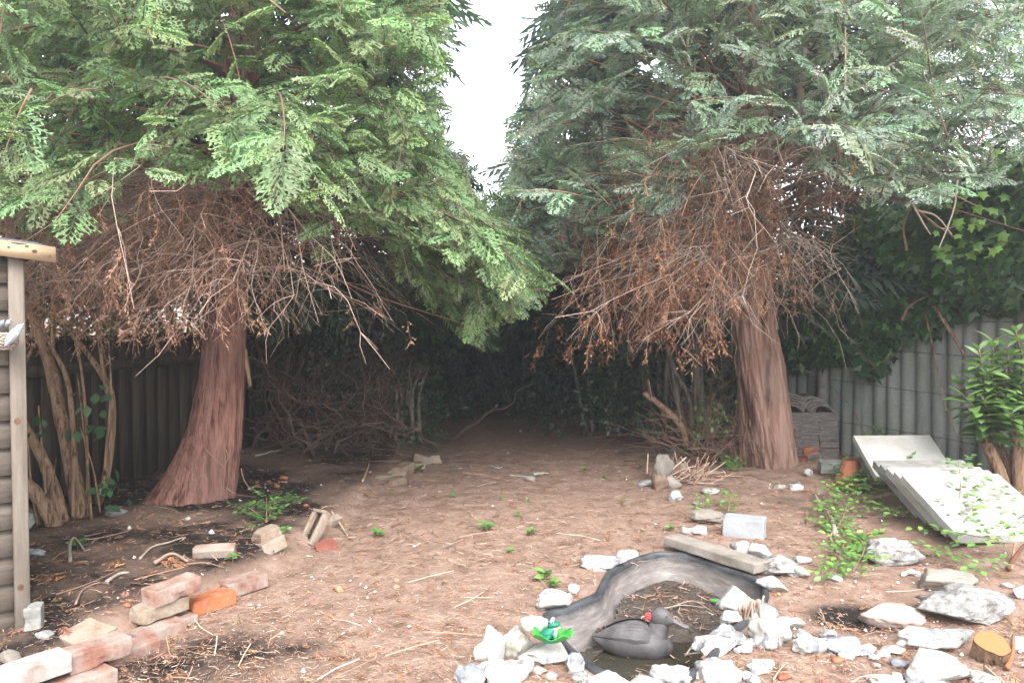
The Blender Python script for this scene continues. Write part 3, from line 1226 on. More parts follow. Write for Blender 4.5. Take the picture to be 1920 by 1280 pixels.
    for poly, yr, dvec, ne in cfg.get('extra', []):
        pa = np.array(poly)
        made = 0
        while made < ne:
            ex, ey = random.uniform(pa[:, 0].min(), pa[:, 0].max()), random.uniform(pa[:, 1].min(), pa[:, 1].max())
            if not inpoly(ex, ey, poly):
                continue
            made += 1
            p0 = pix(ex, ey, random.uniform(*yr))
            d0 = unit(np.array(dvec) + np.array([random.gauss(0, .35), random.gauss(0, .35), random.gauss(0, .3)]))
            l0 = random.uniform(0.22, 0.42)
            upf = unit(np.array([random.gauss(0, .4), random.gauss(-.5, .4), 0.8]))
            cr = unit(np.cross(upf, d0))
            p0 = p0 - d0 * l0 * 0.6
            ftw.append(p0 + d0 * (l0 * np.linspace(0, 1, 5))[:, None])
            for j in range(6):
                t = 0.15 + 0.85 * j / 5
                sd_ = 1 if j % 2 else -1
                dd = unit(d0 * 0.8 + (cr * sd_ * 0.65 if j < 5 else 0) + np.array([random.gauss(0, .12), random.gauss(0, .12), random.gauss(-0.15, .15)]))
                sp[0].append([*(p0 + d0 * l0 * t), *dd, *(upf + np.array([random.gauss(0, .25), random.gauss(0, .25), 0])), random.uniform(0.12, 0.23) * (1.15 - 0.3 * t), random.random()])
    A = np.array(sp[0])
    # keep the crown inside the shape the tree really has
    cen = A[:, :3] + A[:, 3:6] * A[:, 9:10] * 0.6
    X, Y = proj(cen)
    jx = RNG.normal(0, 9, len(A))
    keep = ~inpoly(X + jx, Y + jx, GAP)
    if cfg.get('lower'):
        lx, ly, soft = cfg['lower']
        keep &= (Y < np.interp(X, lx, ly) + RNG.normal(0, soft, len(A))) | (RNG.random(len(A)) < 0.002)
    if cfg.get('minz'):
        keep &= cen[:, 2] > cfg['minz']
    A, X, Y, cen = A[keep], X[keep], Y[keep], cen[keep]
    near = (X > -120) & (X < 2040) & (Y > -120) & (Y < 1000) & (cen[:, 1] < base[1] + cfg.get('nearb', 0.7)) & (cen[:, 1] > 1) & cfg.get('lod0', True)
    mb = MB()
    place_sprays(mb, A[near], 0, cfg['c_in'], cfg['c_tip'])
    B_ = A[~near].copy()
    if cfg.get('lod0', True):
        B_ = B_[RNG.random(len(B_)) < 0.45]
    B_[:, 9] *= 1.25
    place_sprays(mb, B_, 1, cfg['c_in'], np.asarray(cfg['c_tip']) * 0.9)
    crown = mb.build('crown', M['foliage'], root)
    tag(crown, kind='stuff')
    print(name, 'sprays', near.sum(), (~near).sum(), 'tris', sum(len(f) for f in mb.F))
    if ftw:
        FT = np.array(ftw)
        X, Y = proj(FT)
        okf = ~inpoly(X, Y, GAP).any(1)
        if cfg.get('lower'):
            okf &= (Y < np.interp(X, cfg['lower'][0], cfg['lower'][1])).all(1)
        FT = FT[okf]
        V_, F_ = tubes(FT, np.linspace(0.005, 0.002, 5)[None].repeat(len(FT), 0), 4)
        mbt = MB()
        mbt.add(V_, F_, (0.2, 0.125, 0.09))
        tag(mbt.build('twigs', M['twig'], root), kind='stuff')
    for P, rr in limbs:
        X, Y = proj(P)
        bad = inpoly(X, Y, GAP)
        if bad.any():
            k = int(np.argmax(bad))
            if k < 4:
                continue
            P, rr = P[:k], rr[:k]
        mbl = MB()
        mbl.add(*tubes(P, rr, 5), (0.17, 0.10, 0.075))
        mbl.build('branch', M['twig'], root, True)
    return root, ax


def dead_twigs(root, ax, n, zr, Lr, azr, colr, droop, sub, subL, wig, spray_p, spray_col, spray_s, reject=None, xr=(-999, 2900), zlo=1.08, ylo=200, rad=0.007, hang=0.6, name='dead_twigs', rise=0.1):
    """bare curving dead twigs in the shaded heart of a crown, some still carrying brown sprays"""
    z = RNG.uniform(*zr, n)
    az = RNG.uniform(*azr, n)
    O = np.array([[*ax(a), a] for a in z])
    D = np.stack([np.sin(az), np.cos(az), RNG.uniform(-0.15, 0.25, n) + rise], -1)
    L = RNG.uniform(*Lr, n)
    Bv = np.stack([RNG.normal(0, .2, n), RNG.normal(0, .2, n), -droop * RNG.uniform(0.5, 1.4, n)], -1)
    P = curve(O, unit(D), L, Bv, 12, wig)
    keep = (P[:, :, 2].min(1) > zlo) & ~inpoly(*proj(P), GAP).any(1) & (proj(P)[0].min(1) > xr[0]) & (proj(P)[0].max(1) < xr[1]) & (proj(P)[1].min(1) > ylo)
    P, L, n = P[keep], L[keep], int(keep.sum())
    R = rad * (0.5 + 0.5 * L[:, None] / Lr[1]) * np.linspace(1, 0.25, 12)[None]
    mb = MB()
    cols = np.asarray(colr[0])[None] + (np.asarray(colr[1]) - np.asarray(colr[0]))[None] * RNG.random((n, 1))
    V, F = tubes(P, R, 4)
    mb.add(V, F, np.repeat(cols, 12 * 4, 0))
    # secondary and tertiary twigs
    par = RNG.integers(0, n, n * sub)
    si = RNG.integers(3, 12, n * sub)
    O2 = P[par, si]
    T2 = unit(P[par, np.minimum(si + 1, 11)] - P[par, si - 1])
    D2 = unit(T2 * 0.8 + RNG.normal(0, 0.55, (len(par), 3)) + np.array([0, 0, -0.15]))
    L2 = RNG.uniform(0.4, 1.0, len(par)) * subL
    P2 = curve(O2, D2, L2, np.stack([RNG.normal(0, .35, len(par)), RNG.normal(0, .35, len(par)), -hang * RNG.uniform(0.1, 1.0, len(par))], -1), 6, wig * 1.3)
    sel = (P2[:, :, 2].min(1) > zlo - 0.06) & (proj(P2)[0].min(1) > xr[0]) & (proj(P2)[0].max(1) < xr[1]) & (proj(P2)[1].min(1) > ylo)
    P2, D2, par = P2[sel], D2[sel], par[sel]
    c2 = cols[par] * RNG.uniform(0.8, 1.25, (len(par), 1))
    ok = np.ones(len(par), bool)
    V, F = tubes(P2[ok], (rad * 0.33 * np.linspace(1, 0.35, 6))[None].repeat(len(par), 0)[ok], 3, False)
    mb.add(V, F, np.repeat(c2[ok], 18, 0))
    p3 = RNG.integers(0, len(par), len(par) * 2)
    s3 = RNG.integers(1, 6, len(p3))
    D3 = unit(D2[p3] + RNG.normal(0, 0.6, (len(p3), 3)) + np.array([0, 0, -0.3]))
    L3 = RNG.uniform(0.06, 0.2, len(p3))
    P3 = curve(P2[p3, s3], D3, L3, np.stack([RNG.normal(0, .3, len(p3)), RNG.normal(0, .3, len(p3)), -hang * RNG.random(len(p3))], -1), 3, 0.02)
    V, F = tubes(P3, (rad * 0.2 * np.linspace(1, 0.5, 3))[None].repeat(len(p3), 0), 3, False)
    mb.add(V, F, np.repeat(c2[p3], 9, 0))
    tag(mb.build(name, M['twig'], root), kind='stuff')
    # dead sprays
    pick = RNG.random(len(p3)) < spray_p
    ends = P3[pick, -1]
    d = unit(P3[pick, -1] - P3[pick, -2] + np.array([0, 0, -0.7]) * RNG.uniform(0.3, 1.3, (pick.sum(), 1)))
    nn = RNG.normal(size=(pick.sum(), 3))
    rows = np.column_stack([ends, d, nn, RNG.uniform(*spray_s, pick.sum()), RNG.random(pick.sum())])
    if reject is not None:
        X, Y = proj(rows[:, :3])
        rows = rows[~reject(X, Y)]
    mb = MB()
    place_sprays(mb, rows, 2, np.asarray(spray_col) * 0.75, np.asarray(spray_col) * 1.15, 0.35)
    tag(mb.build('dead_sprays', M['foliage'], root), 'brown dead foliage', kind='stuff')
    print('dead', len(par), len(p3), len(rows))


def stem_obj(name, pts, w, mat, parent, sides=10, n=30, rough=0.0, seed=0, knob=None):
    P = smooth_path(pts, n)
    R = np.interp(np.linspace(0, 1, n), np.linspace(0, 1, len(w)), w)
    V, F = tubes(P, R, sides)
    if rough:
        c = np.repeat(P, sides, 0)
        d = V - c
        V = c + d * (1 + rough * fbm(V * np.array([40, 40, 9]) + seed, 2))[:, None]
    mb = MB()
    mb.add(V, F, (0.26, 0.165, 0.115))
    return mb.build(name, mat, parent, True)


# --- the big cypress beside the board fence
LT = np.array([pix(378, 952, 5.42), pix(390, 880, 5.42), pix(404, 800, 5.43), pix(417, 700, 5.45), pix(423, 600, 5.48), pix(430, 450, 5.55), pix(450, 150, 5.6), pix(475, -150, 5.7)])
LT = np.vstack([LT, [LT[-1] + [0.1, 0.1, 1.8]], [LT[-1] + [0.15, 0.15, 3.8]]])
LT[0, 2] = gh(LT[0, 0], LT[0, 1]) - 0.06
LOW_L = ([-200, 0, 210, 240, 450, 520, 720, 760, 830, 900, 960, 990, 1100], [430, 420, 425, 320, 318, 375, 410, 520, 600, 640, 590, 560, 500], 26)
left_tree, ax_l = conifer(
    'cypress_tree', 'big cypress with bright green fronds and a trunk flaring out beside the board fence', 'tall garden conifers', LT,
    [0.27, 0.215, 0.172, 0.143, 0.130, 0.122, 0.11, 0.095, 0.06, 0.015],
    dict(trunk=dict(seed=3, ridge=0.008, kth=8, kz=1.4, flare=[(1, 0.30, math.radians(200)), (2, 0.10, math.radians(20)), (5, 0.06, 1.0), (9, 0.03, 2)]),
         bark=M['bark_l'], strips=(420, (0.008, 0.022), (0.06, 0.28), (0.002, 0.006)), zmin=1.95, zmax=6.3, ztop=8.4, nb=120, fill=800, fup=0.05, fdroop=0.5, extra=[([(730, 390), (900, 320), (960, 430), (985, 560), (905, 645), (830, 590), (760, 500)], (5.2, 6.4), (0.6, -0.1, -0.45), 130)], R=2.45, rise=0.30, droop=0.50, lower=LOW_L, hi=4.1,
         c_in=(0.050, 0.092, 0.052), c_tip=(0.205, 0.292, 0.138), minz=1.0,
         rscale=lambda a: 1.0 + 0.12 * math.cos(a - math.radians(235)) - 0.18 * max(0, math.cos(a - math.radians(75)))))
PINK = ((0.26, 0.165, 0.135), (0.50, 0.36, 0.30))
dead_twigs(left_tree, ax_l, 210, (1.5, 2.55), (0.8, 2.1), (math.radians(75), math.radians(300)), PINK, 0.38, 9, 0.55, 0.028, 0.34, (0.36, 0.205, 0.145), (0.10, 0.2),
           reject=lambda X, Y: (Y > 612 + 0 * X) | ((X > 520) & (RNG.random(len(X)) < 0.8)), xr=(-300, 790), zlo=1.24, ylo=270)
dead_twigs(left_tree, ax_l, 26, (1.55, 2.1), (0.6, 1.6), (math.radians(165), math.radians(285)), PINK, 0.32, 9, 0.45, 0.03, 0.75, (0.40, 0.225, 0.16), (0.12, 0.22),
           reject=lambda X, Y: (Y > 625) | (X > 560), zlo=1.2, ylo=270)
# sweeping bare limbs low in the crown and the stub hanging down the trunk
for pl, w in (([(420, 470, 5.4), (330, 430, 4.9), (285, 390, 4.7), (255, 350, 4.6)], (0.012, 0.005)),
              ([(430, 420, 5.4), (560, 428, 5.0), (680, 405, 4.9), (760, 385, 4.9)], (0.011, 0.004)),
              ([(430, 520, 5.45), (560, 500, 5.5), (720, 560, 5.7), (880, 610, 5.9)], (0.012, 0.004)),
              ([(425, 440, 5.4), (300, 420, 5.0), (150, 450, 4.8), (60, 500, 4.7)], (0.014, 0.004)),
              ([(425, 400, 5.4), (350, 385, 4.9), (280, 395, 4.6), (200, 440, 4.5)], (0.010, 0.003))):
    stem_obj('bare_limb', [pix(*p) for p in pl], w, M['twig'], left_tree, 6, 24)
stem_obj('broken_stub', [pix(460, 655, 5.34), pix(464, 690, 5.33), pix(469, 725, 5.32)], (0.012, 0.015, 0.013), M['bark_s'], left_tree, 8, 12, 0.25)
for pl in ([(385, 842, 5.2), (405, 862, 5.18), (420, 875, 5.17)], [(421, 838, 5.2), (423, 870, 5.18), (417, 925, 5.16)], [(423, 840, 5.2), (427, 862, 5.17), (407, 886, 5.16)],
           [(452, 878, 5.2), (458, 900, 5.2), (472, 920, 5.18)], [(424, 914, 5.14), (432, 920, 5.13), (441, 925, 5.12)]):
    stem_obj('snagged_twig', [pix(*p) for p in pl], (0.0035, 0.002), M['twig'], left_tree, 4, 8)

# --- the big cypress in front of the corrugated fence
RT = np.array([pix(1446, 903, 6.86), pix(1441, 850, 6.85), pix(1432, 760, 6.83), pix(1424, 680, 6.82), pix(1414, 590, 6.8), pix(1412, 450, 6.8), pix(1415, 200, 6.8), pix(1420, -100, 6.85)])
RT = np.vstack([RT, [RT[-1] + [0.05, 0.1, 1.8]], [RT[-1] + [0.1, 0.1, 3.8]]])
RT[0, 2] = gh(RT[0, 0], RT[0, 1]) - 0.06
LOW_R = ([900, 930, 1000, 1050, 1100, 1180, 1230, 1290, 1330, 1480, 1540, 1600, 1680, 1760, 1920, 2100],
         [540, 550, 590, 520, 455, 425, 400, 300, 255, 225, 270, 340, 400, 350, 290, 280], 28)
right_tree, ax_r = conifer(
    'cypress_tree', 'big cypress with blue-green foliage and ridged red bark before the corrugated fence', 'tall garden conifers', RT,
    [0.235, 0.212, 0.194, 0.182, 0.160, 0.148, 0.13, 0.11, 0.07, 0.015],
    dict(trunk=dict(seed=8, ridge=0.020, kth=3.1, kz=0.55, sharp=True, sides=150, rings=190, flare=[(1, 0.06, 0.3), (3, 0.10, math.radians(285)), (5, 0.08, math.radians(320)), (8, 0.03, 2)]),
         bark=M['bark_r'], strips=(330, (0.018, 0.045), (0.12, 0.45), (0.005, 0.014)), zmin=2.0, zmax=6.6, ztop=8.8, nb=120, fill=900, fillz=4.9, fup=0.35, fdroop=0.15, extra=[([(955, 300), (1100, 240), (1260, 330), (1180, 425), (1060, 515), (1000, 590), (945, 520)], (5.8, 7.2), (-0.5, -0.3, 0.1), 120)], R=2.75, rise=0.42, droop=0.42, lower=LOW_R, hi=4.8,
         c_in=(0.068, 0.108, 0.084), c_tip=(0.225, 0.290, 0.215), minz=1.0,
         rscale=lambda a: 1.0 + 0.10 * math.cos(a - math.radians(250))))
TAN = ((0.28, 0.20, 0.16), (0.55, 0.43, 0.36))
dead_twigs(right_tree, ax_r, 170, (1.45, 3.1), (0.6, 2.1), (math.radians(90), math.radians(320)), TAN, 0.30, 11, 0.5, 0.05, 0.62, (0.33, 0.175, 0.115), (0.10, 0.2),
           reject=lambda X, Y: (Y > 660) | ((X > 1360) & (Y > 560)) | ((X > 1460) & (RNG.random(len(X)) < 0.8)), hang=0.45, xr=(1060, 1620), zlo=1.15)
dead_twigs(right_tree, ax_r, 45, (2.0, 3.0), (0.6, 1.7), (math.radians(40), math.radians(140)), TAN, 0.2, 9, 0.5, 0.05, 0.1, (0.33, 0.175, 0.115), (0.10, 0.18),
           hang=0.3, name='dead_twigs', xr=(1300, 1640), zlo=1.5)
dead_twigs(right_tree, ax_r, 60, (1.55, 2.3), (0.9, 2.3), (math.radians(205), math.radians(300)), TAN, 0.28, 12, 0.5, 0.04, 0.9, (0.34, 0.165, 0.10), (0.10, 0.2),
           reject=lambda X, Y: (Y > 655) | (Y < 400) | ((X > 1360) & (Y > 560)), hang=0.6, xr=(1030, 1600))
for pl, w in (([(1425, 370, 6.6), (1470, 300, 6.4), (1498, 200, 6.35), (1508, 90, 6.4), (1515, -30, 6.45)], (0.028, 0.020)),
              ([(1440, 350, 6.6), (1500, 270, 6.3), (1570, 215, 6.1), (1680, 140, 6.0)], (0.022, 0.008)),
              ([(1600, 280, 6.2), (1690, 150, 6.0), (1740, 30, 5.9), (1755, -40, 5.9)], (0.016, 0.008)),
              ([(1425, 420, 6.6), (1340, 400, 6.2), (1230, 330, 5.9), (1170, 220, 5.7)], (0.018, 0.006)),
              ([(1420, 480, 6.65), (1330, 395, 6.1), (1305, 260, 5.8), (1303, 110, 5.8)], (0.018, 0.006)),
              ([(1430, 330, 6.6), (1370, 210, 6.2), (1310, 90, 6.1), (1290, -20, 6.1)], (0.02, 0.01)),
              ([(1440, 400, 6.6), (1560, 330, 6.3), (1700, 290, 6.1), (1800, 250, 6.0)], (0.018, 0.006)),
              ([(1660, 300, 6.1), (1690, 360, 5.8), (1740, 410, 5.6), (1790, 445, 5.5)], (0.010, 0.003))):
    stem_obj('bare_limb', [pix(*p) for p in pl], w, M['twig'], right_tree, 7, 26)
for pl in ([(1795, 338, 5.4), (1790, 385, 5.38), (1775, 430, 5.36), (1760, 466, 5.35)], [(1720, 395, 5.6), (1755, 405, 5.55), (1785, 440, 5.5)], [(1712, 385, 5.6), (1735, 425, 5.55), (1745, 440, 5.5)],
           [(1740, 410, 5.6), (1765, 428, 5.55), (1790, 425, 5.5)]):
    mbt = MB()
    P = smooth_path([pix(*p) for p in pl], 10)
    mbt.add(*tubes(P, np.linspace(0.008, 0.004, 10), 5), (0.42, 0.33, 0.28))
    mbt.build('bare_twig', M['twig'], right_tree, True)

# --- conifers deeper in the garden
bare = dict(bark=M['bark_l'], rise=0.25, droop=0.42, spray=1.6, big=1.5, lod0=False, zpow=2.1, minz=1.2,
            lower=([-400, 0, 700, 760, 1000, 1330, 1400, 2300], [545, 545, 545, 630, 630, 600, 520, 520], 18))


def back_conifer(x, y, hgt, R, label, seed, zmin, c_in, c_tip, nb=70):
    z = gh(x, y)
    pts = np.array([[x, y, z - 0.05], [x, y, z + 0.4], [x + 0.02, y, 1.5], [x + 0.05, y, 3], [x + 0.1, y, hgt]])
    return conifer('conifer_tree', label, 'tall garden conifers', pts, [0.16, 0.13, 0.11, 0.08, 0.01],
                   dict(trunk=dict(seed=seed, ridge=0.005, kth=6, kz=1.5, flare=[(3, 0.12, 1), (5, 0.05, 2)], sides=40, rings=50), zmin=zmin, zmax=hgt - 1.2, ztop=hgt, nb=nb, R=R,
                        c_in=c_in, c_tip=c_tip, **bare))


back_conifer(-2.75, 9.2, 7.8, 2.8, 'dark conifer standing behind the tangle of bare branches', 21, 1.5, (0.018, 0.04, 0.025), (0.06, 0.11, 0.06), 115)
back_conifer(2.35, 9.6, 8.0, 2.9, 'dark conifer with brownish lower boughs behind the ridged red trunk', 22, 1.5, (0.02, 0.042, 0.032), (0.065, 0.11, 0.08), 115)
back_conifer(0.5, 12.6, 6.5, 2.6, 'dark conifer added at the far end of the path to keep the hollow dark', 24, 1.4, (0.018, 0.04, 0.028), (0.05, 0.095, 0.06), 70)  # added tree, blocks sky light from behind so the hollow stays dark
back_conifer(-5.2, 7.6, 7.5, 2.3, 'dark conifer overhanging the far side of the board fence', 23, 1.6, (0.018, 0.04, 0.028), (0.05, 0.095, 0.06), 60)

# ------------------------------------------------------------------ leaves
def leaf_ovate(w=0.42, fold=0.18, droop=0.25, n=4):
    """pointed oval leaf along +Y, length 1, folded on the midrib"""
    ys = np.linspace(0, 1, n + 1)
    V, F = [], []
    for y in ys:
        hw = w * math.sin(math.pi * min(1, y ** 0.85)) ** 0.9 * 0.5 if 0 < y < 1 else 0.0
        z = -droop * y * y
        V += [(-hw, y, z + fold * hw), (0, y, z), (hw, y, z + fold * hw)]
    for k in range(n):
        a = 3 * k
        F += [(a, a + 1, a + 4), (a, a + 4, a + 3), (a + 1, a + 2, a + 5), (a + 1, a + 5, a + 4)]
    V = np.array(V, float)
    F = [f for f in F if np.linalg.norm(np.cross(V[f[1]] - V[f[0]], V[f[2]] - V[f[0]])) > 1e-6]
    return V, np.array(F)


def leaf_lobed():
    """five-lobed ivy leaf"""
    pts = [(0, 0), (0.40, -0.06), (0.30, 0.26), (0.52, 0.50), (0.24, 0.55), (0, 1.0), (-0.24, 0.55), (-0.52, 0.50), (-0.30, 0.26), (-0.40, -0.06)]
    V = [(0, 0.3, 0.02)] + [(x, y, -0.12 * (abs(x) * 2) ** 2 - 0.1 * y * y) for x, y in pts]
    F = [(0, 1 + i, 1 + (i + 1) % 10) for i in range(10)]
    return np.array(V), np.array(F)


OV = leaf_ovate()
OVN = leaf_ovate(0.62, 0.12, 0.15, 3)
IV = leaf_lobed()
OVM = leaf_ovate(0.62, 0.15, 0.2, 2)
THIN = leaf_ovate(0.3, 0.2, 0.3, 3)


def place_leaves(mb, tpl, pos, d, n, size, col):
    V, F = tpl
    d = unit(d)
    X = unit(np.cross(d, n))
    Z = np.cross(X, d)
    W = pos[:, None] + size[:, None, None] * (V[None, :, 0:1] * X[:, None] + V[None, :, 1:2] * d[:, None] + V[None, :, 2:3] * Z[:, None])
    k = len(V)
    Fa = (F[None] + (np.arange(len(pos)) * k)[:, None, None]).reshape(-1, 3)
    mb.add(W.reshape(-1, 3), Fa, np.repeat(col, k, 0))


_leafmesh = {}


def leaf_objects(tpl, key, pos, d, n, size, cols, parent, mat=None, name='leaf'):
    """each leaf an object of its own; meshes shared per colour step"""
    d = unit(d)
    X = unit(np.cross(d, n))
    Z = np.cross(X, d)
    pw = world_loc(parent)
    for i in range(len(pos)):
        c = tuple(np.round(cols[i], 3))
        kk = (key, c)
        if kk not in _leafmesh:
            me = mesh_np('leaf', tpl[0], tpl[1], np.array(c), True)
            me.materials.append(mat or M['leaf'])
            _leafmesh[kk] = me
        o = link(name, _leafmesh[kk], parent)
        s = float(size[i])
        p = pos[i] - pw
        o.matrix_basis = Matrix(((X[i, 0] * s, d[i, 0] * s, Z[i, 0] * s, p[0]), (X[i, 1] * s, d[i, 1] * s, Z[i, 1] * s, p[1]), (X[i, 2] * s, d[i, 2] * s, Z[i, 2] * s, p[2]), (0, 0, 0, 1)))


def lerpc(a, b, t):
    a, b = np.asarray(a), np.asarray(b)
    t = np.asarray(t)[..., None]
    return a * (1 - t) + b * t


# ------------------------------------------------------------------ ivy over the corrugated fence
IS = [-0.8, 0.9, 1.5, 1.9, 2.4, 2.75, 3.1, 3.6, 4.5, 5.4]
IHI = [2.9, 2.65, 2.5, 2.35, 2.2, 2.15, 2.08, 1.95, 1.85, 1.8]
ILO = [1.50, 1.38, 1.32, 1.24, 0.98, 0.68, 0.86, 0.78, 0.55, 0.4]
ivy = thing('ivy', 'dark glossy ivy tumbling over the top of the corrugated fence', 'ivy', (3.6, 6.3, 0))


def ivy_points(n, spread=1.0):
    s = RNG.uniform(-0.8, 5.4, n)
    lo, hi = np.interp(s, IS, ILO), np.interp(s, IS, IHI)
    hi = hi + 0.12 * fbm(np.stack([s * 2.5, 0 * s, 0 * s + 2], -1), 2)
    u = RNG.random(n) ** 0.8
    lo = lo + 0.15 * fbm(np.stack([s * 5, 0 * s, 0 * s + 9], -1), 2)
    z = lo + (hi - lo) * u
    bul = 0.08 + 0.42 * np.sin(math.pi * np.clip(u, 0, 1)) ** 0.7 * np.clip((z - 0.7) / 0.8, 0.15, 1)
    bul *= 1 + 0.45 * fbm(np.stack([s * 3.2, z * 3.2, 0 * s], -1), 2)
    o = bul * (1 - spread * RNG.random(n) ** 2 * 0.6) + 0.05
    p = FA[None] + FU[None] * s[:, None] + FN[None] * o[:, None]
    P = np.column_stack([p, z])
    nrm = np.column_stack([np.repeat(FN[None], n, 0), 0.35 + 1.1 * np.clip(u - 0.4, -0.2, 1)]) + RNG.normal(0, 0.4, (n, 3))
    d = np.column_stack([RNG.normal(0, 0.7, n), RNG.normal(0, 0.7, n), -0.7 + RNG.normal(0, 0.4, n)])
    return P, d, nrm, u


P, d, nr, u = ivy_points(14500)
X, Y = proj(P)
kp = ~inpoly(X, Y, [(1300, 400), (1475, 400), (1475, 700), (1300, 700)])
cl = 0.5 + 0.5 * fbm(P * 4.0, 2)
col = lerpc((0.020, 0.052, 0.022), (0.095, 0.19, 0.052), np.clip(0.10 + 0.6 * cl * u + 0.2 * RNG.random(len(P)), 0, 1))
mb = MB()
place_leaves(mb, IV, P[kp], d[kp], nr[kp], RNG.uniform(0.07, 0.125, kp.sum()), col[kp])
tag(mb.build('leaves', M['leafmass'], ivy), kind='stuff')
P, d, nr, u = ivy_points(900, 0.15)
X, Y = proj(P)
kp = np.nonzero((X > 1480) & (X < 1915) & (Y > 250) & (Y < 700))[0][:260]
yl = (RNG.random(len(kp)) < 0.35) | (inpoly(X[kp], Y[kp], [(1590, 470), (1700, 470), (1700, 600), (1600, 580)]))
cols = np.array([[(0.06, 0.13, 0.04), (0.09, 0.18, 0.05), (0.13, 0.24, 0.06), (0.16, 0.28, 0.075)][(2 if a else 0) + RNG.integers(0, 2)] for a in yl])
leaf_objects(IV, 'ivy', P[kp], d[kp], nr[kp] + np.array([0, 0, .4]), RNG.uniform(0.07, 0.115, len(kp)), cols, ivy)
# light green sprays of leaves at the very top corner
P = np.column_stack([RNG.uniform(2.9, 3.65, 120), RNG.uniform(5.45, 5.8, 120), RNG.uniform(1.65, 2.45, 120)])
leaf_objects(IV, 'ivyl', P, RNG.normal(0, 0.6, (120, 3)) + np.array([-0.2, -0.2, -0.5]), RNG.normal(0, .35, (120, 3)) + np.array([-0.4, -0.8, .9]), RNG.uniform(0.05, 0.09, 120),
             np.array([[(0.13, 0.24, 0.05), (0.16, 0.28, 0.06), (0.11, 0.2, 0.045)][k] for k in RNG.integers(0, 3, 120)]), ivy)
for pl, w in (([(1750, 570, 6.35), (1775, 610, 6.3), (1810, 668, 6.2)], (0.016, 0.012)), ([(1735, 590, 6.4), (1755, 680, 6.35), (1775, 770, 6.25), (1805, 845, 6.2)], (0.006, 0.004)),
              ([(1690, 600, 6.5), (1710, 570, 6.4), (1760, 545, 6.2)], (0.012, 0.006)), ([(1660, 610, 6.9), (1690, 650, 6.7), (1625, 700, 7.0)], (0.005, 0.003)),
              ([(1885, 500, 5.7), (1905, 520, 5.65), (1930, 515, 5.6)], (0.018, 0.014)), ([(1700, 470, 6.3), (1695, 420, 6.4), (1720, 370, 6.4)], (0.012, 0.006)),
              ([(1555, 720, 7.6), (1600, 770, 7.3), (1625, 830, 7.1), (1640, 850, 7.0)], (0.004, 0.003)), ([(1640, 830, 7.0), (1600, 790, 7.2), (1575, 780, 7.3)], (0.003, 0.002))):
    stem_obj('vine_stem', [pix(*p) for p in pl], w, M['bark_s'], ivy, 7, 20, 0.15)


# ------------------------------------------------------------------ broad-leaved shrub by the corrugated fence
sh = thing('broadleaf_shrub', 'fresh green broad-leaved shrub with cut-back stems beside the paving slabs', 'shrub', pix(1880, 935, 5.6))
for pl, w in (([(1888, 945, 5.62), (1872, 880, 5.6), (1848, 828, 5.58)], (0.055, 0.042, 0.036)), ([(1915, 945, 5.62), (1910, 860, 5.6), (1902, 760, 5.6)], (0.06, 0.045, 0.03)),
              ([(1900, 930, 5.66), (1888, 870, 5.7), (1870, 820, 5.72)], (0.03, 0.022))):
    stem_obj('stem', [pix(*p) for p in pl], w, M['bark_s'], sh, 14, 26, 0.12)
tips = [((1850, 830), (1797, 722)), ((1850, 830), (1812, 745)), ((1850, 832), (1836, 655)), ((1852, 830), (1826, 690)), ((1855, 830), (1862, 640)), ((1870, 820), (1850, 700)), ((1870, 822), (1872, 720)),
        ((1902, 765), (1905, 622)), ((1902, 765), (1888, 650)), ((1904, 762), (1925, 640)), ((1900, 780), (1880, 760)), ((1905, 760), (1935, 690)), ((1850, 832), (1830, 780)), ((1904, 800), (1910, 720)),
        ((1900, 830), (1895, 775)), ((1905, 860), (1925, 800)), ((1862, 826), (1846, 750)), ((1903, 790), (1930, 750)), ((1850, 834), (1842, 810)), ((1868, 826), (1885, 690))]
LP, LD, LNm, LS, LC = [], [], [], [], []
for i, (a, b) in enumerate(tips):
    y0 = 5.6
    y1 = 5.6 - 0.35 * math.sin(i * 2.1) ** 2 - 0.05
    A, B = pix(*a, y0), pix(*b, y1)
    mid = (A + B) / 2 + np.array([0.03 * math.sin(i * 3), -0.03, 0.03])
    path = smooth_path([A, mid, B], 16)
    stem_obj('shoot', [A, mid, B], (0.010, 0.005), M['bark_s'], sh, 5, 12)
    Ln = np.linalg.norm(B - A)
    k = max(3, int(Ln / 0.05))
    for j in range(k + 1):
        t = 0.25 + 0.75 * j / k
        p = path[min(15, int(t * 15))]
        ang = j * 1.57 + i
        for sgn in (1, -1):
            rad = np.array([math.cos(ang) * sgn, math.sin(ang) * sgn, 0])
            upness = 0.15 + 0.9 * max(0, t - 0.8) / 0.2
            LP.append(p + rad * 0.006)
            LD.append(rad + np.array([0, -0.15, upness]))
            LNm.append(np.array([0, 0, 1.0]) - rad * upness + RNG.normal(0, .15, 3))
            LS.append((0.17 if t < 0.9 else 0.11) * random.uniform(0.8, 1.15))
            LC.append([(0.09, 0.18, 0.05), (0.125, 0.24, 0.065), (0.16, 0.28, 0.085), (0.22, 0.33, 0.16)][min(3, int(t * 3.2 * random.uniform(0.75, 1.1)))])
leaf_objects(OV, 'broad', np.array(LP), np.array(LD), np.array(LNm), np.array(LS), np.array(LC), sh)


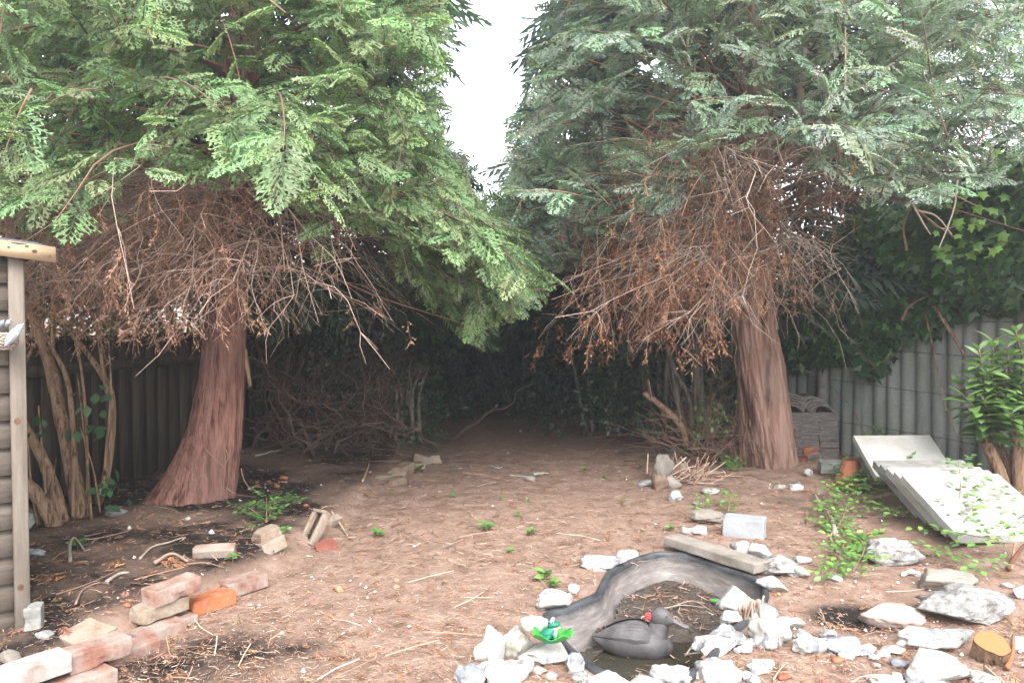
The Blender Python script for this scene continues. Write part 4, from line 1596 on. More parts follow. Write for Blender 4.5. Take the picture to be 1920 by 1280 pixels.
# ------------------------------------------------------------------ multi-stemmed shrub with flaky bark beside the shed
ms = thing('multistem_shrub', 'old many-stemmed shrub with flaky bark between the shed and the board fence', 'shrub', at(130, 975))
stems = [([(152, 972, 4.95), (135, 880, 5.0), (112, 770, 5.05), (95, 690, 5.1), (65, 600, 5.15), (35, 530, 5.2)], (0.056, 0.042, 0.038, 0.034, 0.024)),
         ([(118, 980, 4.9), (95, 900, 4.9), (65, 830, 4.9), (30, 775, 4.9)], (0.042, 0.032, 0.026)),
         ([(105, 988, 4.8), (75, 935, 4.75), (45, 905, 4.7), (20, 880, 4.65)], (0.045, 0.04, 0.036)),
         ([(85, 985, 4.85), (55, 955, 4.8), (30, 940, 4.75)], (0.032, 0.026)),
         ([(140, 968, 4.92), (139, 850, 4.95), (128, 720, 5.0), (92, 640, 5.05)], (0.022, 0.018, 0.015, 0.010)),
         ([(183, 945, 5.1), (203, 870, 5.12), (211, 760, 5.15), (190, 700, 5.2), (120, 610, 5.3), (60, 565, 5.4)], (0.028, 0.022, 0.020, 0.016, 0.012)),
         ([(202, 740, 5.16), (193, 690, 5.15), (180, 610, 5.2), (150, 540, 5.2)], (0.014, 0.009)),
         ([(98, 660, 5.1), (100, 600, 5.1), (98, 540, 5.1)], (0.016, 0.010)),
         ([(165, 970, 4.9), (162, 800, 4.9), (152, 690, 4.95), (140, 640, 5)], (0.010, 0.006)),
         ([(190, 940, 4.95), (207, 750, 4.95), (204, 640, 5.0)], (0.009, 0.005)),
         ([(172, 975, 4.85), (160, 830, 4.9), (145, 700, 4.95)], (0.008, 0.005)),
         ([(90, 975, 4.8), (82, 880, 4.75), (72, 760, 4.75)], (0.009, 0.005)),
         ([(70, 985, 4.75), (58, 900, 4.7), (52, 820, 4.7)], (0.008, 0.004)),
         ([(188, 960, 4.85), (175, 880, 4.8), (150, 800, 4.8)], (0.006, 0.003)),
         ([(115, 980, 4.8), (100, 920, 4.78), (105, 860, 4.78)], (0.008, 0.004)),
         ([(40, 690, 5), (70, 640, 5.1), (110, 590, 5.2)], (0.012, 0.008))]
for i, (pl, w) in enumerate(stems):
    stem_obj('stem', [pix(*p) for p in pl], w, M['bark_s'], ms, 16 if w[0] > 0.02 else 6, 44 if w[0] > 0.02 else 20, 0.18 if w[0] > 0.02 else 0.1, i * 3.3)
n = 46
lx = RNG.choice([(65, 815), (140, 770), (185, 800), (200, 905), (60, 925), (185, 740), (205, 930), (150, 800)], n)
P = np.array([pix(a + RNG.normal(0, 14), b + RNG.normal(0, 16), 4.85 + RNG.uniform(-.1, .15)) for a, b in lx])
leaf_objects(OVN, 'nettle', P, RNG.normal(0, 1, (n, 3)) + np.array([0, -.3, -.4]), RNG.normal(0, .4, (n, 3)) + np.array([0, -.5, .8]), RNG.uniform(0.05, 0.09, n),
             np.array([[(0.03, 0.075, 0.03), (0.045, 0.10, 0.04)][k] for k in RNG.integers(0, 2, n)]), ms)


# ------------------------------------------------------------------ tangle of bare branches behind the flared trunk
def tangle(name, label, base, n, spread, hgt, L1, c0, c1, wig=0.06, lev=3, rad=0.016, keepf=None):
    t = thing(name, label, 'bush', base)
    az = RNG.uniform(0, 2 * math.pi, n)
    O = base + np.column_stack([RNG.normal(0, spread[0], n), RNG.normal(0, spread[1], n), np.zeros(n)])
    D = unit(np.column_stack([0.75 * np.sin(az), 0.5 * np.cos(az), RNG.uniform(0.4, 1.2, n)]))
    L = RNG.uniform(*L1, n)
    P = curve(O, D, L, np.column_stack([RNG.normal(0, .35, n), RNG.normal(0, .35, n), -RNG.uniform(0.0, 0.5, n)]), 12, wig)
    for i in range(min(n, 40)):
        mbx = MB()
        mbx.add(*tubes(P[i], rad * np.linspace(1, 0.35, 12), 5), lerpc(c0, c1, random.random()))
        mbx.build('stem', M['twig'], t, True)
    mbx = MB()
    par, Dp = P, D
    r = rad * 0.5
    for lv in range(lev):
        m = len(par) * (5 if lv == 0 else 4 if lv == 1 else 2)
        k = par.shape[1]
        pi = RNG.integers(0, len(par), m)
        s = RNG.integers(2, k, m)
        D2 = unit(unit(par[pi, s] - par[pi, s - 1]) * 0.6 + RNG.normal(0, 0.7, (m, 3)) + np.array([0, 0, -0.05]))
        L2 = RNG.uniform(0.45, 1.0, m) * (0.62, 0.40, 0.2)[lv]
        kk = (9, 7, 4)[lv]
        P2 = curve(par[pi, s], D2, L2, RNG.normal(0, .35, (m, 3)), kk, wig * 1.3)
        ok = (P2[:, :, 2].min(1) > 0.02)
        if keepf is not None:
            ok &= keepf(P2[:, -1])
        P2, D2 = P2[ok], D2[ok]
        V, F = tubes(P2, (r * np.linspace(1, 0.4, kk))[None].repeat(len(P2), 0), 3, False)
        mbx.add(V, F, np.repeat(lerpc(c0, c1, RNG.random(len(P2))), kk * 3, 0))
        par = P2
        r *= 0.55
    tag(mbx.build('twigs', M['twig'], t), kind='stuff')
    return t


tg = tangle('bare_bush', 'leafless bush of tangled brown branches behind the flared trunk', at(590, 850) + np.array([0, 0.4, 0]), 34, (0.42, 0.3), 1.4, (0.7, 1.5), (0.08, 0.055, 0.045), (0.17, 0.115, 0.09),
            keepf=lambda Q: (proj(Q)[0] > 455) & (proj(Q)[0] < 820))


# ------------------------------------------------------------------ leafy bushes round the dark hollow
def bush(name, label, x, y, rx, ry, z0, z1, n, size, c0, c1, group, tpl=OVM, stems=5, clump=2.2, parts=0, cat='bush'):
    t = thing(name, label, cat, (x, y, gh(x, y)), group)
    n = int(n * 1.5)
    v = unit(RNG.normal(size=(n, 3)))
    rr = RNG.random(n) ** 0.4
    tz = RNG.random(n)
    hr = np.where(tz < 0.5, 1.0, np.sqrt(np.clip(1 - ((tz - 0.5) / 0.5) ** 2, 0, 1))) * rr
    v = np.column_stack([unit(v[:, :2]), np.clip((tz - 0.45) * 2.2, -0.2, 1.2)])
    P = np.column_stack([x + v[:, 0] * hr * rx, y + v[:, 1] * hr * ry, z0 + (z1 - z0) * tz])
    v = unit(v)
    f = fbm(P * clump + x * 3, 2)
    P = P + v * (0.28 * min(rx, 0.9) * f)[:, None]
    keep = (f > -0.28) & (P[:, 2] > 0.03)
    X, Y = proj(P)
    keep &= ~inpoly(X, Y, GAP)
    P, v, f = P[keep], v[keep], f[keep]
    d = v * 0.7 + RNG.normal(0, .6, P.shape) + np.array([0, 0, -0.12])
    nr = v * 0.7 + np.array([0, -0.1, 0.8]) + RNG.normal(0, .4, P.shape)
    col = lerpc(c0, c1, np.clip(0.35 + 0.6 * f + 0.3 * RNG.random(len(P)), 0, 1))
    mbx = MB()
    place_leaves(mbx, tpl, P, d, nr, RNG.uniform(0.65, 1.15, len(P)) * size * 0.85, col)
    tag(mbx.build('foliage', M['leafmass'], t), kind='stuff')
    for k in range(stems):
        a = k * 2.4 + x
        p0 = np.array([x + 0.12 * math.cos(a), y + 0.12 * math.sin(a), gh(x, y) - 0.03])
        p1 = np.array([x + 0.35 * rx * math.cos(a), y + 0.35 * ry * math.sin(a), (z0 + z1) / 2])
        p2 = np.array([x + 0.6 * rx * math.cos(a + .3), y + 0.6 * ry * math.sin(a + .3), z0 + 0.8 * (z1 - z0)])
        stem_obj('stem', [p0, p1, p2], (0.03, 0.012), M['bark_g'], t, 7, 18, 0.1)
    return t


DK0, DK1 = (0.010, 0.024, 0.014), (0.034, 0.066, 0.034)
GB = 'evergreen bushes closing the end of the garden'
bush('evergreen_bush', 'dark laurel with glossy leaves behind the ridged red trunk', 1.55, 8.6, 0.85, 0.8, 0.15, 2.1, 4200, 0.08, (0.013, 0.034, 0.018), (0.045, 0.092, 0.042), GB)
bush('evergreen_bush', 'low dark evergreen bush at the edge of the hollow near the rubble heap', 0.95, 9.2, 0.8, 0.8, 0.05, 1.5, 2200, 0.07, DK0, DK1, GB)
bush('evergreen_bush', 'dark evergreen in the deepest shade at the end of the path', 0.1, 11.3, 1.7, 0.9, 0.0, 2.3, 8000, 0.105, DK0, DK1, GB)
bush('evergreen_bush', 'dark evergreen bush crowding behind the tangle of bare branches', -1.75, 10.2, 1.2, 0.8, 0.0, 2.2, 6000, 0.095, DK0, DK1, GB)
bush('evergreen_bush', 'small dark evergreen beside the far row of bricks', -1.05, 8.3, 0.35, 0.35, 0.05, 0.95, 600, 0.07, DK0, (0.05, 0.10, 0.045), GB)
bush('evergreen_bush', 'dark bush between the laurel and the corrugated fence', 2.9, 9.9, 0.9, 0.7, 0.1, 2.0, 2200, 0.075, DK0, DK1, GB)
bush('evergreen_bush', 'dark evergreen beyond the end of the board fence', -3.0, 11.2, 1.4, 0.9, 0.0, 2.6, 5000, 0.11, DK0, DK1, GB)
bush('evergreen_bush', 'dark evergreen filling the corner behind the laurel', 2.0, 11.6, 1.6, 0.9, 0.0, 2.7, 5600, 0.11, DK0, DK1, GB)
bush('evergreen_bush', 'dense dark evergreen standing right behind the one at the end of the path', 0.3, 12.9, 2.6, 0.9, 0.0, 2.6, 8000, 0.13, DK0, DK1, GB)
GF = 'sunlit trees beyond the garden'
LG0, LG1 = (0.06, 0.12, 0.03), (0.17, 0.28, 0.06)
bush('lime_green_tree', 'sunlit lime green tree beyond the end of the path', 0.0, 14.6, 1.3, 1.0, 0.5, 3.3, 3000, 0.12, LG0, LG1, GF, cat='tree')
bush('lime_green_tree', 'sunlit yellow-green tree beyond the dark conifer by the tangle', -2.4, 15.5, 1.9, 1.0, 0.5, 3.6, 2600, 0.13, LG0, LG1, GF, cat='tree')
bush('lime_green_tree', 'sunlit leafy tree beyond the laurel', 2.6, 15.2, 1.8, 1.0, 0.5, 3.3, 2600, 0.13, LG0, LG1, GF, cat='tree')
bush('neighbouring_bush', 'bright green bush showing over the top of the board fence', -3.9, 7.3, 0.75, 1.3, 0.3, 1.75, 3800, 0.10, LG0, LG1, GF)
bush('neighbouring_bush', 'bright green bush behind the board fence next to the shed', -4.3, 5.7, 0.8, 1.0, 0.3, 1.8, 3000, 0.10, LG0, LG1, GF)

bush('neighbouring_bush', 'bright green bush beyond the far end of the board fence', -3.7, 9.6, 0.9, 1.1, 0.2, 2.0, 3000, 0.11, LG0, LG1, GF)
# added board screen, keeps the bright ground beyond from showing through the hollow
ef = thing('added_screen', 'dark board screen added behind the evergreens to block the lit ground beyond', 'fence', (0, 13.9, 0))
for k in range(66):
    bw = 0.15
    MB().add(*box((-5.0 + k * bw, 13.9 + 0.008 * (k % 2), 0.93), (bw - 0.005, 0.02, 1.9 + 0.02 * math.sin(k * 2.3)))).build('board', M['oldwood'], ef)
for z in (0.4, 1.5):
    MB().add(*box((-0.1, 13.93, z), (9.9, 0.035, 0.08))).build('rail', M['oldwood'], ef)
# grey trunks among the laurels
gt = thing('laurel_trunk', 'bare grey crooked trunk standing in the shade of the laurels', 'tree', at(1312, 785))
for pl, w in (([(1312, 790, 7.9), (1308, 700, 7.9), (1303, 655, 7.9), (1320, 610, 7.9)], (0.07, 0.05, 0.045)), ([(1303, 660, 7.9), (1288, 625, 7.85), (1270, 600, 7.8)], (0.035, 0.02)),
              ([(1285, 815, 7.8), (1270, 750, 7.8), (1262, 690, 7.8), (1250, 650, 7.8)], (0.03, 0.022)), ([(1300, 800, 7.8), (1290, 740, 7.75), (1268, 700, 7.7), (1258, 665, 7.7)], (0.02, 0.015))):
    stem_obj('trunk', [pix(*p) for p in pl], w, M['bark_g'], gt, 12, 24, 0.1)
bb = thing('broken_branch', 'thick snapped branch leaning out of the dark bush towards the rubble heap', 'branch', at(1287, 838))
for pl, w in (([(1287, 838, 7.1), (1278, 800, 7.15), (1245, 765, 7.2), (1207, 736, 7.25)], (0.022, 0.028, 0.024)), ([(1266, 785, 7.15), (1250, 780, 7.1), (1240, 776, 7.05)], (0.012, 0.008)),
              ([(1221, 745, 7.22), (1219, 728, 7.2), (1216, 712, 7.2)], (0.010, 0.006)), ([(1270, 792, 7.15), (1276, 786, 7.1), (1277, 778, 7.1)], (0.006, 0.004))):
    stem_obj('limb', [pix(*p) for p in pl], w, M['bark_s'], bb, 9, 18, 0.12)
tangle('bare_bush', 'thin leafless twigs tangled in front of the grey crooked trunk', at(1270, 830) + np.array([0, 0.25, 0]), 12, (0.2, 0.2), 1.0, (0.4, 0.95), (0.05, 0.042, 0.038), (0.11, 0.09, 0.075), lev=2, rad=0.009)
rs = tangle('red_stemmed_shrub', 'small twiggy shrub with reddish stems against the ridged red trunk', at(1350, 872) + np.array([0, 0.15, 0]), 26, (0.12, 0.1), 0.6, (0.28, 0.55), (0.14, 0.085, 0.065), (0.27, 0.17, 0.13), wig=0.03, lev=2, rad=0.006)
P = np.array([pix(RNG.uniform(1298, 1384), RNG.normal(785, 22), 7.0 + RNG.uniform(-.2, .2)) for _ in range(150)])
leaf_objects(OVN, 'redstem', P, RNG.normal(0, .8, (150, 3)), RNG.normal(0, .4, (150, 3)) + np.array([0, -.4, .9]), RNG.uniform(0.025, 0.05, 150), np.array([[(0.06, 0.12, 0.035), (0.09, 0.17, 0.05)][k] for k in RNG.integers(0, 2, 150)]), rs)


# ------------------------------------------------------------------ trailing plants with paired leaves
def creeper(label, runs, leaf, cols, seed, dens=0.045, name='creeper'):
    """runs: list of pixel polylines (px, py, height above the ground)"""
    rs_ = np.random.default_rng(seed)
    q = [[at(a, b) + np.array([0, 0, z]) for a, b, z in r] for r in runs]
    base = q[0][0].copy()
    base[2] = gh(base[0], base[1])
    t = thing(name, label, 'plant', base, 'trailing green plants among the rubble')
    LP, LD, LN_, LS, LC = [], [], [], [], []
    for r in q:
        stem_obj('stem', r, (0.004, 0.0018), M['twig'], t, 4, 14)
        Ln = sum(np.linalg.norm(r[i + 1] - r[i]) for i in range(len(r) - 1))
        k = max(4, int(Ln / dens))
        path = smooth_path(r, k * 2 + 1)
        for j in range(k + 1):
            p = path[min(len(path) - 1, 2 * j)]
            tn = unit(path[min(len(path) - 1, 2 * j + 1)] - path[max(0, 2 * j - 1)])
            sd_ = unit(np.cross(tn, [0, 0, 1]) + rs_.normal(0, .25, 3))
            # a leafy side shoot to each side
            for sgn in (1, -1):
                m = rs_.integers(2, 6)
                sdir = unit(sd_ * sgn + tn * 0.5 + np.array([0, 0, rs_.uniform(-0.1, 0.5)]))
                for a in range(m):
                    o = p + sdir * leaf * (0.5 + 0.75 * a)
                    for g in ((1, -1) if a < m - 1 else (0,)):
                        dd = unit(sdir * (0.7 if g else 1) + g * unit(np.cross(sdir, [0, 0, 1])) * 0.9)
                        if o[2] < gh(o[0], o[1]) + 0.006:
                            o[2] = gh(o[0], o[1]) + 0.012
                        LP.append(o.copy())
                        LD.append(dd + rs_.normal(0, .1, 3))
                        LN_.append(np.array([0, -0.15, 1]) + rs_.normal(0, .22, 3))
                        LS.append(1.12 * leaf * rs_.uniform(0.75, 1.2))
                        LC.append(cols[rs_.integers(0, len(cols))])
    idx = rs_.permutation(len(LP))[:290]
    LP, LD, LN_, LS, LC = (np.array(x) for x in (LP, LD, LN_, LS, LC))
    leaf_objects(OVN, 'creep', LP[idx], LD[idx], LN_[idx], LS[idx], LC[idx], t)
    return t


YG = [(0.10, 0.20, 0.05), (0.14, 0.26, 0.06), (0.18, 0.31, 0.08), (0.07, 0.155, 0.045)]
DG = [(0.05, 0.12, 0.04), (0.08, 0.17, 0.05), (0.11, 0.21, 0.055)]
creeper('yellow-green trailing plant draped over the raised back paving slab', [[(1640, 905, .05), (1640, 880, .17), (1668, 855, .25), (1740, 838, .28)], [(1640, 905, .05), (1655, 870, .2), (1700, 850, .29)], [(1645, 905, .05), (1690, 890, .2), (1720, 878, .22)]], 0.036, YG, 1)
creeper('green trailing plant spreading in front of the fanned paving slabs', [[(1580, 915, .03), (1630, 935, .08), (1690, 955, .08), (1740, 960, .1)], [(1590, 920, .04), (1640, 960, .06), (1700, 985, .06)], [(1600, 910, .05), (1660, 930, .12), (1695, 915, .18)]], 0.036, YG, 2)
creeper('bushy little green plant beside the terracotta chimney pot', [[(1600, 925, .02), (1585, 905, .07), (1570, 900, .1)], [(1605, 925, .02), (1612, 915, .06), (1640, 920, .07)]], 0.032, DG, 3)
creeper('trailing green plant growing up against a split pale log', [[(1565, 1005, .02), (1555, 965, .06), (1560, 930, .12)], [(1565, 1005, .02), (1585, 975, .07), (1575, 945, .1)], [(1560, 1000, .02), (1540, 960, .06)]], 0.032, YG, 4)
creeper('trailing green plant in the open behind the row of flints', [[(1600, 1015, .04), (1580, 1045, .06), (1565, 1095, .05)], [(1600, 1020, .05), (1620, 1055, .08), (1600, 1090, .05)], [(1610, 1030, .05), (1640, 1040, .1)]], 0.036, YG, 5)
creeper('broad mat of trailing green plant at the foot of the white slab', [[(1740, 1010, .08), (1800, 1035, .1), (1880, 1060, .12)], [(1740, 1040, .05), (1790, 1065, .07), (1850, 1085, .06)], [(1760, 1010, .1), (1830, 1010, .18), (1890, 990, .22)],
                                                                           [(1790, 1020, .1), (1800, 985, .22), (1795, 955, .3)], [(1850, 1050, .1), (1890, 1035, .15), (1925, 1010, .2)]], 0.038, YG, 6, 0.055)
creeper('small green weed at the foot of the ridged red trunk', [[(1372, 885, .02), (1368, 870, .06), (1380, 862, .1)], [(1374, 885, .02), (1385, 875, .05)]], 0.028, YG, 7)
creeper('fern-like green plant between the ridged trunk and the roof tiles', [[(1495, 835, .02), (1498, 815, .1), (1512, 795, .2)], [(1492, 838, .02), (1490, 820, .08), (1485, 800, .15)]], 0.03, DG, 8)
creeper('leafy sprig rising from the heap of dry cut twigs', [[(1290, 860, .05), (1300, 845, .1), (1312, 832, .16)], [(1290, 860, .05), (1287, 850, .08)]], 0.035, YG, 9)
creeper('sprig of green beside the rounded buff boulder', [[(1320, 965, .02), (1315, 950, .06)], [(1365, 965, .02), (1370, 948, .08)]], 0.026, YG, 10)
creeper('clump of pink-flowered green cranesbill below the flared trunk', [[(500, 985, .02), (470, 972, .06), (450, 965, .05)], [(500, 985, .02), (520, 965, .08), (555, 960, .07)], [(500, 985, .03), (500, 962, .1)]], 0.030, DG, 11)


def weed(px, py, label, size=0.03, n=6, cols=DG, seed=0):
    b = at(px, py)
    t = thing('weed_seedling', label, 'plant', b, 'weed seedlings on the bare ground')
    rs_ = np.random.default_rng(seed + 50)
    a = np.arange(n) * 2.4 + seed
    stem_obj('stem', [b - [0, 0, .01], b + [0.003, 0, size * 0.5], b + [0.0, 0, size * 0.9]], (0.0025, 0.0015), M['twig'], t, 4, 5)
    P = np.array([b + [0, 0, size * (0.35 + 0.6 * k / n)] for k in range(n)])
    D = np.column_stack([np.cos(a), np.sin(a), 0.35 + rs_.normal(0, .2, n)])
    leaf_objects(OVN, 'weed', P, D, np.array([0, -.2, 1]) + rs_.normal(0, .2, (n, 3)), size * rs_.uniform(0.8, 1.3, n), np.array([cols[k % len(cols)] for k in range(n)]), t)
    return t


BR = [(0.08, 0.20, 0.045), (0.11, 0.25, 0.06)]
same = 'small green weed seedling alone on the bare needle litter'
for i, (x, y, s) in enumerate([(708, 1008, .045), (912, 996, .055), (996, 1005, .045), (972, 968, .026), (939, 938, .026), (1165, 944, .03), (1132, 900, .03), (957, 1037, .026), (849, 933, .03), (1095, 885, .04), (990, 941, .022)]):
    weed(x, y, same, s, 7, BR, i)
weed(1022, 1090, 'pale green weed beside the white flints on the pond edge', 0.055, 8, YG, 20)
weed(1040, 1105, 'second pale green weed, closer to the biggest white flint on the pond lip', 0.045, 7, YG, 21)
weed(436, 1053, 'bright round-leaved weed behind the fallen pink brick', 0.04, 6, BR, 22)
weed(537, 1000, 'bright round-leaved weed leaning on the stacked buff bricks', 0.04, 6, BR, 23)
weed(145, 1030, 'ferny green weed on the dark soil near the shed', 0.05, 9, DG, 24)
weed(785, 830, 'leafy weed in the shade behind the far row of bricks', 0.09, 9, DG, 25)
weed(750, 848, 'leafy weed in the shade against the small dark evergreen', 0.08, 9, DG, 26)
weed(785, 885, 'dark weed growing against the far row of bricks', 0.05, 8, DG, 27)
weed(1202, 880, 'green weed beside the pale broken concrete near the rubble heap', 0.04, 7, DG, 28)
weed(1255, 995, 'tuft of green shoots near the pond coping', 0.03, 7, DG, 29)
weed(88, 1268, 'tiny lime weed on the dark soil beside the white-washed brick', 0.02, 4, YG, 30)

# ------------------------------------------------------------------ loose things: materials
def mat_brick(name, base, lime, dark, limeamt=0.5):
    m, nt, b, _ = new_mat(name)
    v = coords(nt, (1, 1, 1))
    f = noise(nt, v, 9, 5, 0.6)
    g = noise(nt, v, 90, 5, 0.7)
    h = noise(nt, v, 22, 4, 0.6)
    c = ramp(nt, h, [(0.3, dark), (0.55, base), (0.8, tuple(min(1, x * 1.25) for x in base))])
    c = mix(nt, ramp(nt, f, [(0.62 - limeamt * 0.35, 0.0), (0.72 - limeamt * 0.2, 0.92)]), c, lime)
    c = mix(nt, 0.5, c, ramp(nt, g, [(0.3, 0.55), (0.65, 1.1)]), 'MULTIPLY')
    nt.links.new(c, b.inputs['Base Color'])
    b.inputs['Roughness'].default_value = 0.95
    b.inputs['Specular IOR Level'].default_value = 0.15
    bump(nt, b, g, 0.5, 0.004)
    return m


MB_PINK = mat_brick('pink_limed_brick', (0.20, 0.10, 0.075), (0.265, 0.215, 0.185), (0.14, 0.065, 0.05), 0.68)
MB_BUFF = mat_brick('buff_brick', (0.22, 0.165, 0.118), (0.25, 0.205, 0.168), (0.15, 0.105, 0.075), 0.6)
MB_ORANGE = mat_brick('orange_brick', (0.34, 0.115, 0.055), (0.38, 0.20, 0.13), (0.24, 0.08, 0.04), 0.12)
MB_RED = mat_brick('dark_red_tile', (0.16, 0.055, 0.042), (0.2, 0.1, 0.08), (0.10, 0.04, 0.03), 0.1)
MB_WHITE = mat_brick('whitewashed_brick', (0.24, 0.18, 0.155), (0.33, 0.315, 0.30), (0.17, 0.12, 0.10), 0.9)
MB_MOSS = mat_brick('mossy_brick', (0.20, 0.12, 0.09), (0.21, 0.185, 0.14), (0.10, 0.075, 0.055), 0.6)
MC = M['concrete']
MC_PALE = mat_mottle('pale_concrete', [(0.20, 0.21, 0.215), (0.25, 0.262, 0.27), (0.30, 0.315, 0.325)], 6, 0.95, 0.4, 0.003, 150)
MC_SLAB = mat_mottle('pale_paving', [(0.25, 0.24, 0.22), (0.33, 0.325, 0.305), (0.38, 0.375, 0.36)], 4, 0.95, 0.5, 0.003, 140)
MC_BUFF = mat_mottle('buff_stone', [(0.14, 0.12, 0.10), (0.21, 0.185, 0.16), (0.28, 0.25, 0.22)], 7, 0.95, 0.5, 0.004, 120)
MC_PINK = mat_mottle('pinkish_stone', [(0.25, 0.18, 0.15), (0.33, 0.25, 0.215), (0.38, 0.30, 0.26)], 5, 0.95, 0.4, 0.003, 90)
MC_RUB = mat_mottle('rough_mortar', [(0.10, 0.095, 0.09), (0.26, 0.25, 0.24), (0.42, 0.41, 0.395)], 26, 0.95, 1.0, 0.01, 90)
M_TERRA = mat_mottle('terracotta', [(0.24, 0.08, 0.045), (0.32, 0.115, 0.065), (0.37, 0.16, 0.10)], 6, 0.85, 0.3, 0.003, 70)


def mat_flint(name, white=0.68, darkamt=0.3, stain=0.4, darkc=(0.07, 0.07, 0.073)):
    m, nt, b, _ = new_mat(name)
    v = coords(nt)
    f = noise(nt, v, 11, 4, 0.55, 0.5)
    g = noise(nt, v, 45, 5, 0.65)
    s = noise(nt, v, 6, 4, 0.6)
    k = noise(nt, v, 130, 3, 0.6)
    c = ramp(nt, g, [(0.3, (white * 0.78, white * 0.75, white * 0.69)), (0.6, (white, white * 0.975, white * 0.94))])
    c = mix(nt, ramp(nt, s, [(0.5, 0.0), (0.75, stain)]), c, (0.22, 0.195, 0.14))
    c = mix(nt, ramp(nt, k, [(0.66, 0.0), (0.72, 0.8)]), c, (0.22, 0.21, 0.20))
    c = mix(nt, ramp(nt, f, [(0.70 - darkamt * 0.3, 0.0), (0.72 - darkamt * 0.3, 1.0)]), c, mix(nt, g, darkc, tuple(3 * x for x in darkc)))
    nt.links.new(c, b.inputs['Base Color'])
    b.inputs['Roughness'].default_value = 0.75
    b.inputs['Specular IOR Level'].default_value = 0.3
    bump(nt, b, g, 0.35, 0.006)
    return m


MF_W = mat_flint('white_flint', 0.345, 0.36, 0.8)
MF_S = mat_flint('stained_flint', 0.28, 0.3, 1.0)
MF_C = mat_flint('cream_flint', 0.295, 0.2, 1.0, (0.10, 0.09, 0.075))
MF_D = mat_flint('dark_split_flint', 0.42, 0.8, 0.3, (0.075, 0.077, 0.085))
MF_G = mat_flint('grey_flint', 0.38, 0.5, 0.4)


# ------------------------------------------------------------------ stones
def stone_mesh(w, d, h, seed, sub=3, lump=0.38, cuts=5):
    bm = bmesh.new()
    bmesh.ops.create_icosphere(bm, subdivisions=sub, radius=1)
    V = np.array([v.co[:] for v in bm.verts])
    r = 1 + lump * 1.35 * fbm(V * 1.6 + seed * 5.3, 2) + 0.20 * fbm(V * 4.2 + seed, 3)
    P = V * r[:, None]
    rs_ = np.random.default_rng(int(seed * 13) + 5)
    for _ in range(cuts):
        n = unit(rs_.normal(size=3))
        c = rs_.uniform(0.5, 0.85)
        dd = P @ n - c
        P = P - np.clip(dd, 0, None)[:, None] * n * 0.94
    P += 0.05 * np.stack([fbm(P * 8 + seed + k * 9, 2) for k in range(3)], -1)
    lo, hi = P.min(0), P.max(0)
    P = (P - (lo + hi) / 2) / (hi - lo) * np.array([w, d, h])
    P[:, 2] -= P[:, 2].min()
    for v, c in zip(bm.verts, P):
        v.co = c
    me = bpy.data.meshes.new('stone')
    bm.to_mesh(me)
    bm.free()
    me.polygons.foreach_set('use_smooth', np.ones(len(me.polygons), bool))
    return me


_sd = [0]


def stone(x0, x1, y1, hpx, mat, label, group=None, name='flint', z=0.0, dep=0.8, yaw=None, sub=None, sink=0.22, lump=0.38, cuts=5, cat='stone'):
    """stone whose foot is seen at row y1, spanning columns x0..x1, HPX tall in the photograph"""
    _sd[0] += 1
    s = _sd[0]
    if mat is MF_W and s % 3 == 1:
        mat = MF_C
    cx = (x0 + x1) / 2
    p = at(cx, y1) if z == 0 else plane_pt(cx, y1, gh(*at(cx, y1)[:2]) + z)
    dist = p[1]
    w = (x1 - x0) / F_PX * dist * 1.1
    el = math.atan2(CAM_H, dist)
    d = w * dep
    hh = max(0.015, (hpx / F_PX * dist - d * math.sin(el) * 0.75) / math.cos(el))
    hh = max(hh, 0.3 * w)
    p = p + np.array([0, d * 0.42, 0])
    if z == 0:
        p[2] = gh(p[0], p[1])
    big = (x1 - x0) > 55
    me = stone_mesh(w, d, hh * (1 + sink), s, sub or (4 if (x1 - x0) > 44 else 3), lump, cuts)
    me.materials.append(mat)
    o = link(name, me)
    o.location = (p[0], p[1], p[2] - hh * sink)
    o.rotation_euler = (0, 0, yaw if yaw is not None else random.uniform(-0.25, 0.25))
    return tag(o, label, cat, group)


